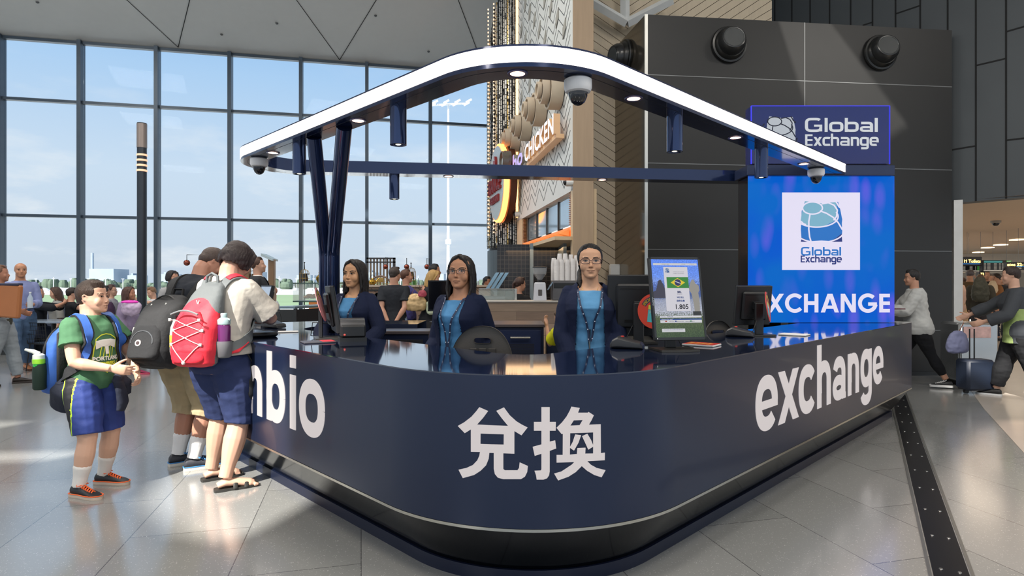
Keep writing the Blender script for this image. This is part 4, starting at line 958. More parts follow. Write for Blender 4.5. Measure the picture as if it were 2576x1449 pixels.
# glass sign box above
Y2 = LY + .05; sb = empty('illuminated_sign', (PX(2064, Y2), Y2, PZ(415, LY - .06)), label='blue illuminated glass sign box with white globe logo above the LED screen', cat='sign')
bx0, bx1, bz0, bz1 = PX(1890, Y2), PX(2238, Y2), PZ(413, Y2) + .002, PZ(266, Y2)
gb = bpy.data.materials.new('blue_glass'); gb.use_nodes = True; t_ = gb.node_tree; b = t_.nodes['Principled BSDF']; b.inputs['Base Color'].default_value = (.008, .012, .13, 1); b.inputs['Roughness'].default_value = .04; b.inputs['Alpha'].default_value = .82; b.inputs['Specular IOR Level'].default_value = .8
mb = MB(); mb.bbox(bx0, bx1, Y2, Y2 + .16, bz0, bz1, .003); mk('glass_box', mb, gb, sb, 0)
mb = MB()
for x in (bx0, bx1): mb.box(x - .004, x + .004, Y2 - .004, Y2 + .01, bz0, bz1)
mb.box(bx0, bx1, Y2 - .004, Y2 + .0, bz1 - .006, bz1 + .002); mk('lit_edge', mb, em('edge_blue', '#3a3cff', .9), sb, 0)
TS = lambda u, v, w=0: Vector((u, Y2 - .001 - w, v)); sw = mat('sign_face_white', '#8d9196', .5, emit='#e6ecf2', es=.42); sdk = mat('sign_gap', '#10142c', .3)
I2 = lambda px, py: iL(px, py, Y2)
globe_on(TS, *I2(1928, 368), *I2(2001, 293), [sw, sw, sw, sdk], sb, .002)
techword('Global', TS, I2(2024, 332)[0], I2(2024, 332)[1], I2(2211, 332)[0], .105, sw, sb, .003)
techword('Exchange', TS, I2(2024, 367)[0], I2(2024, 367)[1], I2(2210, 367)[0], .092, sw, sb, .003)

# ================================================================ ring canopy on its V posts
CO = [(3.41, 6.2), (.069, 2.853 - .067), (-3.08, 6.10), (2.72, 6.83)]
# outer line endpoints refined from the picture
CO[0] = (3.416, 6.2); CO[1] = isect((3.416, 6.2), (1, 1), (2.836, 0), (-.97, 1)); 
CR = [.64, .5]; sC = 1 if area(CO) > 0 else -1
def cins(d): return rpath(offs(CO, sC * d), [max(.05, r - d) for r in CR], 28)
CZ0, CZ1, CZ2, CZ3 = 2.525, 2.548, 2.63, 2.642
can = empty('ring_canopy', (.1, 4.8, 2.525), label='navy ring canopy with glowing white outer fascia above the counter', cat='canopy')
o0, o1, i0 = cins(0.0), cins(.012), cins(.19)
navyc = mat('navy_gloss', '#1d2a4d', .16, .4, var=.05, coat=.4)
def sub(path, n): return path[:n] 
cut_i = 1 + 29 + 29 - 6                                             # the luminous fascia covers the two front sides and ends past the left bend
mb = MB(); mb.band(o1, i0, CZ0, CZ3); mk('ring_beam', mb, navyc, can, 40)
mb = MB(); mb.band(o0, o1, CZ0 - .0, CZ1); mb.band(o0, o1, CZ2, CZ3); mk('fascia_edges', mb, navyc, can, 40)
lum = mat('fascia_glow', '#fff6ec', .5, var=0, emit='#fff1e4', es=2.6)
mb = MB(); mb.band(cins(-.004)[:cut_i], o1[:cut_i], CZ1, CZ2); mk('light_fascia', mb, lum, can, 40)
mb = MB(); c1_, c2_ = cins(.055)[:cut_i], cins(.058)[:cut_i]; mb.band(c1_, c2_, CZ0 - .001, CZ0 + .001); mk('seam', mb, mat('seam_dark', '#0a0d18', .5), can, 40)
mid = cins(.10)
def canpos(px, back=False):                                         # centre line position of the beam under a picture column
    r = (px - CX) / F; g = [p[0] - r * p[1] for p in mid]; hit = []
    for i in range(len(g) - 1):
        if g[i] * g[i + 1] <= 0 and g[i] != g[i + 1]:
            k = g[i] / (g[i] - g[i + 1]); hit.append((mid[i][0] + (mid[i + 1][0] - mid[i][0]) * k, mid[i][1] + (mid[i + 1][1] - mid[i][1]) * k))
    hit.sort(key=lambda h: h[1]); return hit[-1] if back else hit[0]
tubem = mat('pendant_navy', '#27365c', .12, .6, var=.03, coat=.5)
for px, bk, lb in ((1002, 0, 'long navy cylinder spotlight under the left arm of the canopy, its nearest'), (753, 0, 'navy cylinder spotlight near the V posts at the left canopy corner'), (1697, 0, 'navy cylinder spotlight under the middle of the right canopy arm'), (1915, 0, 'navy cylinder spotlight in front of the blue sign'), (992, 1, 'short navy cylinder spotlight under the rear canopy beam')):
    x, y = canpos(px, bk); e = empty('cylinder_light', (x, y, 2.275), label=lb, cat='spotlight', group='cylinder spotlights under the canopy')
    mb = MB(); mb.lathe([(.02, 2.29), (.042, 2.285), (.046, 2.275), (.052, 2.275), (.052, CZ0), (.03, CZ0)], (x, y, 0), 28); mk('tube', mb, tubem, e, 40)
    mb = MB(); mb.lathe([(.018, 2.279), (.012, 2.276), (.001, 2.276)], (x, y, 0), 16); mk('lens', mb, mat('lens_glow', '#fff6d8', .3, emit='#fff2cc', es=2.0), e)
def downl(px, bk, lb, py=None):
    x, y = canpos(px, bk); e = empty('recessed_downlight', (x, y, CZ0 - .006), label=lb, cat='downlight', group='recessed downlights in the canopy')
    mb = MB(); mb.lathe([(.040, CZ0 - .004), (.054, CZ0 - .006), (.056, CZ0 - .001)], (x, y, 0), 32, cap=False); mk('bezel', mb, mat('bezel_lilac', '#57557c', .3, .5), e)
    mb = MB(); mb.lathe([(.040, CZ0 - .003), (.001, CZ0 - .003)], (x, y, 0), 32); mk('lens', mb, mat('downlight_glow', '#ffe6da', .4, emit='#ffd9c2', es=2.4), e)
for px, bk, lb in ((1302, 0, 'recessed downlight at the rounded front corner of the canopy'), (901, 0, 'recessed downlight beside the taller V post'), (687, 0, 'recessed downlight at the far left end of the canopy'), (1594, 0, 'recessed downlight right of the dome camera on the right canopy arm'), (1850, 0, 'recessed downlight just left of the blue sign'), (2022, 0, 'recessed downlight at the far end of the right canopy arm'), (1128, 1, 'recessed downlight in the rear canopy beam, left one'), (1515, 1, 'recessed downlight in the rear canopy beam, right one')): downl(px, bk, lb)
camw = mat('camera_white', '#d9dadd', .4, var=.03)
for px, r_, lb in ((1454, .075, 'white dome security camera at the front corner of the canopy, the largest one'), (652, .075, 'white dome security camera at the left end of the canopy'), (2053, .075, 'white dome security camera in front of the LED screen')):
    x, y = canpos(px); e = empty('dome_camera', (x, y, 2.42), label=lb, cat='security camera', group='white dome cameras under the canopy')
    mb = MB(); mb.lathe([(r_ * .8, CZ0), (r_ * 1.02, CZ0 - .012), (r_ * 1.02, CZ0 - .055), (r_ * .9, CZ0 - .075), (r_ * .7, CZ0 - .082)], (x, y, 0), 32); mk('housing', mb, camw, e, 40)
    mb = MB(); mb.lathe([(r_ * .72, CZ0 - .078), (r_ * .68, CZ0 - .10), (r_ * .5, CZ0 - .13), (r_ * .25, CZ0 - .145), (.001, CZ0 - .15)], (x, y, 0), 28); mk('dome', mb, mat('dome_dark', '#1a1b20', .05, .2, spec=.9), e)
# V posts
vp = empty('v_post', (-1.55, 5.16, 0), label='pair of navy tubular posts that splay into a V and carry the canopy', cat='post')
def vtop(px, py): r = (px - CX) / F; Y = (CZ0 - EYE) * F / (HY - py); return Vector((r * Y, Y, CZ0))
YB = 5.16
for px_t, py_t, px_m, px_b in ((790, 345, 822, 822), (866, 319, 838, 838)):
    t3 = vtop(px_t, py_t); m3 = P(px_m, 632, YB); b3 = Vector((PX(px_b, YB), YB, 0))
    if px_t < 800: b3 = b3 + Vector((-.02, .03, 0)); m3 = m3 + Vector((-.02, .03, 0))
    mb = MB(); mb.tube([b3, m3 + Vector((0, 0, -.05)), m3 + (t3 - m3).normalized() * .05, t3], .056, 28, up=(0, 1, 0)); mk('tube', mb, tubem, vp, 40)
mb = MB(); mb.lathe([(.11, 0), (.11, .012)], (PX(830, YB), YB, 0), 24); mk('foot_plate', mb, navy_mid, vp)
# ================================================================ people
def remesh(mb, voxel, it=4, noise_amp=0.0, nscale=(9, 9, 4), thick=0.0):
    me = bpy.data.meshes.new('t'); me.from_pydata(mb.v, [], mb.f)
    bm = bmesh.new(); bm.from_mesh(me); bmesh.ops.recalc_face_normals(bm, faces=bm.faces); bm.to_mesh(me); bm.free()
    o = bpy.data.objects.new('t', me); COL.objects.link(o)
    m = o.modifiers.new('r', 'REMESH'); m.mode = 'VOXEL'; m.voxel_size = voxel; m.adaptivity = 0
    if it: s = o.modifiers.new('s', 'SMOOTH'); s.factor = .5; s.iterations = it
    dg = bpy.context.evaluated_depsgraph_get(); r = bpy.data.meshes.new_from_object(o.evaluated_get(dg))
    bpy.data.objects.remove(o); bpy.data.meshes.remove(me)
    if noise_amp:
        n = len(r.vertices); co = np.empty(n * 3); r.vertices.foreach_get('co', co); co = co.reshape(-1, 3)
        no = np.empty(n * 3); r.vertices.foreach_get('normal', no); no = no.reshape(-1, 3)
        f = np.array([noise.noise((c[0] * nscale[0], c[1] * nscale[1], c[2] * nscale[2])) + .5 * noise.noise((c[0] * nscale[0] * 2.3 + 5, c[1] * nscale[1] * 2.3, c[2] * nscale[2] * 2.1)) for c in co])
        co += no * (f * noise_amp)[:, None]; r.vertices.foreach_set('co', co.ravel()); r.update()
    return r
def put(name, me, mats, parent, fn=None, **pr):                      # attach a person-space mesh
    for m in (mats if isinstance(mats, (list, tuple)) else [mats]): me.materials.append(m)
    if fn is not None:
        idx = [fn(p.center, p.normal) for p in me.polygons]; me.polygons.foreach_set('material_index', idx)
    me.shade_smooth(); o = bpy.data.objects.new(name, me); COL.objects.link(o); o.parent = parent
    return props(o, **pr)
def lerp(a, b, t): return a + (b - a) * t
def sample(tab, t):
    if t <= tab[0][0]: return tab[0][1:]
    for a, b in zip(tab[:-1], tab[1:]):
        if t <= b[0]:
            k = (t - a[0]) / (b[0] - a[0]); return tuple(lerp(x, y, k) for x, y in zip(a[1:], b[1:]))
    return tab[-1][1:]
TM = [(.455, .07, .055, .01), (.48, .088, .066, .008), (.51, .096, .070, .008), (.55, .094, .068, .002), (.60, .085, .062, -.002), (.65, .086, .064, -.002), (.70, .095, .068, .0), (.745, .104, .068, .002), (.785, .106, .060, .006), (.812, .090, .046, .010), (.832, .050, .036, .012), (.85, .034, .032, .012)]
TF = [(.455, .075, .058, .01), (.48, .095, .072, .012), (.51, .102, .076, .010), (.55, .096, .070, .004), (.60, .078, .058, .0), (.65, .078, .058, -.002), (.70, .085, .066, -.008), (.735, .090, .074, -.014), (.765, .093, .064, -.004), (.79, .092, .052, .006), (.812, .078, .040, .010), (.832, .042, .032, .012), (.85, .029, .028, .012)]
ARM = [(0, .031), (.12, .033), (.3, .029), (.48, .024), (.56, .0235), (.66, .025), (.85, .018), (1, .0155)]
LEG = [(0, .060), (.12, .060), (.25, .053), (.42, .040), (.5, .036), (.56, .034), (.66, .037), (.75, .034), (.9, .023), (1, .022)]
def ik(A, B, a, b, pole):
    A, B = Vector(A), Vector(B); d = B - A; L = d.length
    if L > (a + b) * .998: B = A + d.normalized() * (a + b) * .998; d = B - A; L = d.length
    x = (a * a - b * b + L * L) / (2 * L); h = math.sqrt(max(a * a - x * x, 0)); u = d.normalized(); p = Vector(pole); p = (p - u * p.dot(u)).normalized()
    return A + u * x + p * h, B
def chain(A, M_, B, n=7):
    """points with parameter 0..1 along a two-bone limb, softly bent at the joint"""
    r = []
    for k in range(2 * n + 1):
        t = k / (2 * n); p = A.lerp(M_, t * 2) if t < .5 else M_.lerp(B, t * 2 - 1)
        if .40 < t < .60:
            w = 1 - abs(t - .5) / .1; p = p.lerp((A.lerp(M_, .86) + M_.lerp(B, .14)) / 2, w * .35)
        r.append((t, p))
    return r
def limb(mb, ch, tab, S, off=0.0, t0=0.0, t1=1.0, seg=14, flare=0.0, k=1.0, endr=None):
    pts = [(t, p) for t, p in ch if t0 - 1e-6 <= t <= t1 + 1e-6]
    if not pts or abs(pts[-1][0] - t1) > 1e-4:
        for (a, pa), (b, pb) in zip(ch[:-1], ch[1:]):
            if a <= t1 <= b: pts.append((t1, pa.lerp(pb, (t1 - a) / (b - a))))
    if abs(pts[0][0] - t0) > 1e-4:
        for (a, pa), (b, pb) in zip(ch[:-1], ch[1:]):
            if a <= t0 <= b: pts.insert(0, (t0, pa.lerp(pb, (t0 - a) / (b - a))))
    rs = [(sample(tab, t)[0] * k * S + off + flare * ((t - t0) / max(1e-6, t1 - t0)) ** 2) for t, p in pts]
    mb.tube([p for t, p in pts], rs, seg)
    mb.ell(pts[0][1], (rs[0],) * 3, 6)
def hand(mb, W, d, s, n, S, curl=.35, spread=.12, thumb=.6):
    d = d.normalized(); s = (s - d * s.dot(d)).normalized(); n = (n - d * n.dot(d) - s * n.dot(s)).normalized()
    pl = .056 * S
    rs = []
    for t, w, h in ((-.25, .0155, .0125), (.0, .0165, .0115), (.35, .0225, .0125), (.75, .0255, .0115), (1.0, .0245, .0095), (1.08, .020, .006)):
        c = W + d * pl * t + n * (.002 * S)
        rs.append([c + s * math.cos(2 * PI * k / 14) * w * S + n * math.sin(2 * PI * k / 14) * h * S for k in range(14)])
    mb.rings(rs)
    mb.ell(W + d * pl * .35 + s * .014 * S + n * .005 * S, (.012 * S,) * 3, 6)
    for i, (o, l, r_) in enumerate(((.0185, .041, .0052), (.0065, .046, .0054), (-.0055, .043, .0051), (-.0170, .034, .0045))):
        p = W + d * pl * .93 + s * o * S; dd = (d + s * (o * spread * 40)).normalized(); pts = [p - d * .01 * S, p]; a = curl * (.8 + .15 * i)
        for q, f in enumerate((.45, .32, .26)):
            dd = (dd * math.cos(a * (.9, 1.2, .7)[q]) + n * math.sin(a * (.9, 1.2, .7)[q])).normalized(); pts.append(pts[-1] + dd * l * S * f)
        mb.tube(pts, [r_ * S * 1.05, r_ * S * 1.05, r_ * S, r_ * S * .95, r_ * S * .72], 8)
        mb.ell(pts[-1], (r_ * S * .72,) * 3, 4)
    p = W + d * pl * .22 + s * .016 * S; dd = (d * .62 + s * .72 + n * .35).normalized(); pts = [p - dd * .006 * S, p]
    for q, f in enumerate((.019, .018, .014)):
        pts.append(pts[-1] + dd * f * S); dd = (dd + d * .35 * thumb + n * .30 * thumb).normalized()
    mb.tube(pts, [.0085 * S, .0085 * S, .0072 * S, .0064 * S, .0048 * S], 8); mb.ell(pts[-1], (.0048 * S,) * 3, 4)
def head_parts(mb, M, child=False, fem=False):
    T = lambda x, y, z: M @ Vector((x, y, z)); hh = M.to_scale()[0]; R3 = M.to_3x3().normalized().to_4x4()
    def el(c, r, seg=12, rx=0.0): mb.ell(T(*c), tuple(a * hh for a in r), seg, M=R3 @ Matrix.Rotation(rx, 4, 'X'))
    el((0, .065, .125), (.345 + (.01 if child else 0), .412, .372), 16)
    jw = .93 if fem else 1.0; ch = 1.05 if child else 1.0
    tab = [(-.50, .085, -.325, -.18), (-.475, .135, -.36, -.10), (-.42, .185, -.372, -.02), (-.34, .232, -.372, .08), (-.24, .268, -.370, .18), (-.12, .295, -.366, .28), (0, .312, -.352, .36), (.12, .318, -.350, .40), (.24, .306, -.338, .38), (.34, .262, -.288, .30)]
    rs = []
    for z, w, f, b in tab:
        w = w * 1.07 * (jw if z < -.1 else 1) * (ch if z < -.05 else 1); cy = (f + b) / 2; dy = (b - f) / 2; n = 28; r = []
        for k in range(n):
            a = 2 * PI * k / n; c, s_ = math.cos(a), math.sin(a); e = .86
            r.append(T(w * math.copysign(abs(c) ** e, c), cy + dy * math.copysign(abs(s_) ** e, s_), z))
        rs.append(r)
    mb.rings(rs)
    ns = .85 if (child or fem) else 1.0
    mb.tube([T(0, -.33, .06), T(0, -.372, -.02), T(0, -.425 * (1 if not child else .98), -.11), T(0, -.45 * (1 if not child else .97), -.145)], [.030 * hh * ns, .030 * hh * ns, .040 * hh * ns, .042 * hh * ns], 10)
    el((0, -.432 + (.02 if child else 0), -.155), (.048 * ns, .045, .038), 8)
    for s_ in (-1, 1):
        el((s_ * .045 * ns, -.395, -.165), (.032 * ns, .042, .028), 8)
        el((s_ * .14, -.315, .085), (.115, .055, .034 if not child else .028), 8)
        el((s_ * .17, -.255, -.16), (.135 * ch, .105, .15), 10)
        el((s_ * .145, -.305, -.002), (.062, .045, .036), 8)
        # ear: rim, lobe and bowl
        pts = [T(s_ * (.315 + .03 * math.sin(q * PI / 7) + (.02 if child else 0)), .045 + .062 * math.cos(PI * .95 - q * PI * 1.35 / 7), -.02 + .098 * math.sin(PI * .95 - q * PI * 1.35 / 7)) for q in range(8)]
        mb.tube(pts, [.016 * hh, .018 * hh, .019 * hh, .019 * hh, .019 * hh, .018 * hh, .02 * hh, .02 * hh], 8)
        el((s_ * .318, .04, -.03), (.022, .045, .075), 8)
    el((0, -.375, -.262), (.095, .040, .020), 8); el((0, -.368, -.315), (.082, .042, .026), 8); el((0, -.34, -.435), (.085, .05, .055), 8)
FACE_M = dict(white=None)
def face(root, bvh, M, iris='#3a2418', lip='#a8605a', brow='#1d1512', gaze=0.0, brow_w=.026, open_=.035, smile=0.0, beard=None, lid=None):
    Mi = M.inverted(); hh = M.to_scale()[0]
    def proj(u, v, w):
        o = M @ Vector((u, -1.2, v)); d = (M.to_3x3() @ Vector((0, 1, 0))).normalized(); h = bvh.ray_cast(o, d)
        return (h[0] if h[0] is not None else M @ Vector((u, -.35, v))) - d * w * hh
    def decal(name, tri, lay, m, parent):
        mb = MB(); mb.flat(tri, proj, 0); vs = [proj(a, b, .004 + lay * .0035) for a, b in tri[0]]; mb.v = [tuple(v) for v in vs]
        me = bpy.data.meshes.new(name); me.from_pydata(mb.v, [], mb.f); return put(name, me, m, parent)
    def grid_fill(loop): return fill2([loop])
    wm = mat('eye_white', '#d6d2cc', .3, var=0); im = mat('iris_' + iris, iris, .15, var=0); pm = mat('pupil', '#080606', .1, var=0); bm_ = mat('brow_' + brow, brow, .8); lm = mat('lip_' + lip, lip, .4, var=.05); dk = mat('lash_dark', '#1a100c', .7, var=0)
    for s_ in (-1, 1):
        cx, cz = s_ * .148, .0; w = .072
        up = [(cx + w * math.cos(a), cz + open_ * math.sin(a) ** .8 if math.sin(a) > 0 else cz) for a in [PI * k / 12 for k in range(13)]]
        lo = [(cx + w * math.cos(a), cz - open_ * .62 * abs(math.sin(a))) for a in [PI + PI * k / 12 for k in range(1, 12)]]
        e = decal('eye', grid_fill(up + lo), 0, wm, root)
        gx = cx + gaze * .03; r_ = .034
        ir = [(gx + r_ * math.cos(a), min(max(cz + .004 + r_ * math.sin(a), cz - open_ * .58), cz + open_ * .93)) for a in [2 * PI * k / 20 for k in range(20)]]
        decal('iris', grid_fill(ir), 1, im, e)
        pr = [(gx + .013 * math.cos(a), cz + .004 + .013 * math.sin(a)) for a in [2 * PI * k / 12 for k in range(12)]]; decal('pupil', grid_fill(pr), 2, pm, e)
        decal('eyelashes', stroke([(cx + s_ * -w * 1.02, cz - .004)] + ([(x, z + .003) for x, z in up][::-1] if s_ > 0 else [(x, z + .003) for x, z in up])[1:-1] + [(cx + s_ * w * 1.12, cz + .004)], .013), 3, dk, e)
        br = [(s_ * (.066 + .185 * t), .082 + .040 * math.sin(t * PI * .72) - .022 * t) for t in [k / 8 for k in range(9)]]
        decal('eyebrow', stroke(br, brow_w), 1, bm_, root)
        ns_ = [(s_ * .030 + .013 * math.cos(a), -.186 + .006 * math.sin(a)) for a in [2 * PI * k / 8 for k in range(8)]]
        decal('nostril', grid_fill(ns_), .5, mat('nostril', '#4a2a22', .8, var=0), root)
    sm = smile
    c_ = lambda x: -.288 + sm * .9 * x * x * 3
    up = [(x, c_(x) + .030 * (1 - (x / .112) ** 2) * (1 - .35 * math.exp(-(x / .02) ** 2))) for x in [-.112 + .224 * k / 16 for k in range(17)]]
    mid_ = [(x, c_(x)) for x in [.112 - .224 * k / 16 for k in range(17)]]
    decal('upper_lip', grid_fill(up + mid_[1:-1]), 0, lm, root)
    lo = [(x, c_(x) - .040 * (1 - (x / .10) ** 2)) for x in [.10 - .20 * k / 14 for k in range(15)]]
    decal('lower_lip', grid_fill([(x, c_(x)) for x in [-.10 + .2 * k / 14 for k in range(15)]] + lo[1:-1]), 0, lm, root)
    decal('mouth_line', stroke([(x, c_(x)) for x in [-.118 + .236 * k / 14 for k in range(15)]], .009), 1, mat('mouth_dark', '#4a1f1c', .7, var=0), root)
def glasses(root, M, col='#14141a', w=.135, h=.062, r=.0075):
    g = MB(); hh = M.to_scale()[0]; T = lambda x, y, z: M @ Vector((x, y, z)); m = mat('frame_' + col, col, .3, .2)
    for s_ in (-1, 1):
        g.tube([T(s_ * .158 + w * .92 * x_, -.435 + .04 * abs(s_ * .158 + w * x_) , -.012 + h * 1.15 * z_) for x_, z_ in arc(0, 0, 1, 1, 0, 360, 28, 3.2)], r * hh, 6, cap=False)
        g.tube([T(s_ * .285, -.42, .018), T(s_ * .335, -.30, .012), T(s_ * .345, .02, .0)], r * hh, 6)
    g.tube([T(-.035, -.435, .01), T(0, -.442, .018), T(.035, -.435, .01)], r * hh, 6)
    o = mk('glasses', g, m, root, True, local=True)
    for s_ in (-1, 1):
        l = MB(); pl = [(x_, z_) for x_, z_ in arc(0, 0, 1, 1, 0, 345, 22, 3.2)]
        l.add([T(s_ * .158 + w * .9 * x_, -.433 + .04 * abs(s_ * .158 + w * x_), -.012 + h * 1.1 * z_) for x_, z_ in pl], [tuple(range(len(pl)))])
        mk('lens', l, mat('spectacle_lens', '#dfe6ee', .03, alpha=.05, var=0), o, 0, local=True)
def hairdo(root, M, style, col, q, seed=1, rough=.45):
    mb = MB(); T = lambda x, y, z: M @ Vector((x, y, z)); hh = M.to_scale()[0]; R3 = M.to_3x3().normalized().to_4x4(); rng = random.Random(seed)
    def el(c, r, seg=14): mb.ell(T(*c), tuple(a * hh for a in r), seg, M=R3)
    if style == 'bald': return None
    el((0, .085 if style in ('short', 'crop', 'fringe', 'hood', 'cap') else .100, .152), (.378, .422 if style in ('short', 'crop', 'fringe') else .412, .384), 18)
    if style in ('short', 'crop', 'fringe'):
        el((0, .25, -.02), (.27, .24, .24)); k = .0 if style == 'crop' else .02
        if style != 'crop': el((0, .06, .20), (.345, .39, .365))
        if style == 'fringe':
            for i in range(15):
                a = -1.0 + 2.0 * i / 14; x = .30 * math.sin(a); y = -.30 * math.cos(a) + .01
                mb.tube([T(x * .6, y * .4, .50), T(x * .95, y * .92, .42), T(x * 1.02, y * 1.10, .30 + .02 * math.cos(i * 2.1))], [.06 * hh, .055 * hh, .018 * hh], 7)
            for s_ in (-1, 1): el((s_ * .305, .0, .14), (.045, .20, .17))
        else:
            for i in range(9): x = -.22 + .055 * i; mb.tube([T(x * .8, .1, .50), T(x, -.16, .49), T(x * 1.05, -.265, .40)], [.05 * hh, .05 * hh, .022 * hh], 6)
    def locks(n, a0, a1, z1, y_out, rr, zspread=.04, yb=0.0, wav=.015, z0=.20):
        for i in range(n):
            a = math.radians(lerp(a0, a1, i / (n - 1))); x, y = math.sin(a), -math.cos(a)           # 0 = front, 180 = back
            ze = z1 + rng.uniform(-zspread, zspread); pts = [T(x * .14, .09 + y * .16, .44), T(x * .325, .09 + y * .37, z0), T(x * .365, .10 + y * .42, -.05)]
            m = 5
            for k in range(1, m + 1):
                t = k / m; w_ = wav * math.sin(i * 1.7 + t * 7); pts.append(T(x * (.365 + (y_out) * t) + w_, .10 + yb * t + y * (.42 - .06 * t) + w_, lerp(-.05, ze, t)))
            mb.tube(pts, [.05 * hh, rr * hh, rr * hh] + [rr * hh * (1 - .55 * (k / m) ** 2) for k in range(1, m + 1)], 8)
    if style == 'bob':
        locks(22, 62, 298, -.30, -.04, .07, .035); el((0, .10, .16), (.385, .44, .39), 18)
        for s_ in (-1, 1):
            for i in range(4): mb.tube([T(s_ * .08, -.12, .50), T(s_ * .24, -.27, .34), T(s_ * .335, -.22 + i * .05, .08), T(s_ * .345, -.20 + i * .06, -.27)], [.05 * hh, .055 * hh, .05 * hh, .02 * hh], 7)
    if style in ('long', 'longer', 'blond'):
        z1 = {'long': -.95, 'longer': -1.15, 'blond': -.85}[style]
        locks(26, 78, 282, z1, .02, .066, .07)
        for s_ in (-1, 1):
            for i in range(5):
                f = i / 4; mb.tube([T(s_ * .012, -.10 - .1 * f, .515 - .02 * f), T(s_ * .17, -.20 - .06 * f, .42 - .05 * f), T(s_ * .305, -.20 + .02 * f, .16), T(s_ * .355, -.13 + .03 * f, -.12), T(s_ * (.37 + .02 * f), -.13, -.5), T(s_ * (.34 - .04 * f), -.20 - .03 * f, z1 + .06 * i)], [.04 * hh, .05 * hh, .05 * hh, .05 * hh, .05 * hh, .018 * hh], 7)
    if style == 'pony':
        for s_ in (-1, 1):
            for i in range(4): mb.tube([T(s_ * .02, -.12, .50 - .02 * i), T(s_ * .18, -.20, .42 - .05 * i), T(s_ * .325, -.10, .18 - .05 * i), T(s_ * .30, .25, -.05 - .04 * i)], [.04 * hh, .045 * hh, .04 * hh, .03 * hh], 7)
        mb.tube([T(-.15, .35, -.1), T(-.28, .28, -.35), T(-.30, .02, -.58), T(-.29, -.10, -.78)], [.12 * hh, .10 * hh, .085 * hh, .03 * hh], 10)
    if style == 'tail':
        mb.tube([T(0, .45, .15), T(0, .60, .0), T(0, .60, -.35), T(0, .52, -.65)], [.10 * hh, .10 * hh, .08 * hh, .02 * hh], 10)
    if style == 'cap':
        mb.ell(T(0, .05, .2), (.38 * hh, .43 * hh, .35 * hh), 14, M=R3); mb.tube([T(0, -.28, .30), T(0, -.50, .27), T(0, -.62, .22)], [.20 * hh, .19 * hh, .10 * hh], 14, flat=.12, up=tuple(R3 @ Vector((0, 0, 1))))
    if style == 'hood':
        for i in range(9): a = math.radians(-70 + i * 17.5); mb.tube([T(.36 * math.sin(a), -.14, .10 + .40 * math.cos(a)), T(.42 * math.sin(a), .1, .12 + .44 * math.cos(a)), T(.34 * math.sin(a), .38, .1 + .3 * math.cos(a))], [.07 * hh, .09 * hh, .09 * hh], 8)
        mb.tube([T(-.38, -.05, -.1), T(-.3, -.1, -.5)], [.09 * hh, .12 * hh], 8); mb.tube([T(.38, -.05, -.1), T(.3, -.1, -.5)], [.09 * hh, .12 * hh], 8); el((0, .2, -.2), (.4, .35, .4))
    me = remesh(mb, q, 4, .0022 * hh / .22, (60, 60, 12))
    mm = bpy.data.materials.get('hair_' + col)
    if mm is None:
        mm = mat('hair_' + col, col, rough, var=.35, vs=18, bump=.6, bs=90, stretch=(3, 3, .35), spec=.45)
    return put('hair' if style not in ('cap', 'hood') else style, me, mm, root)
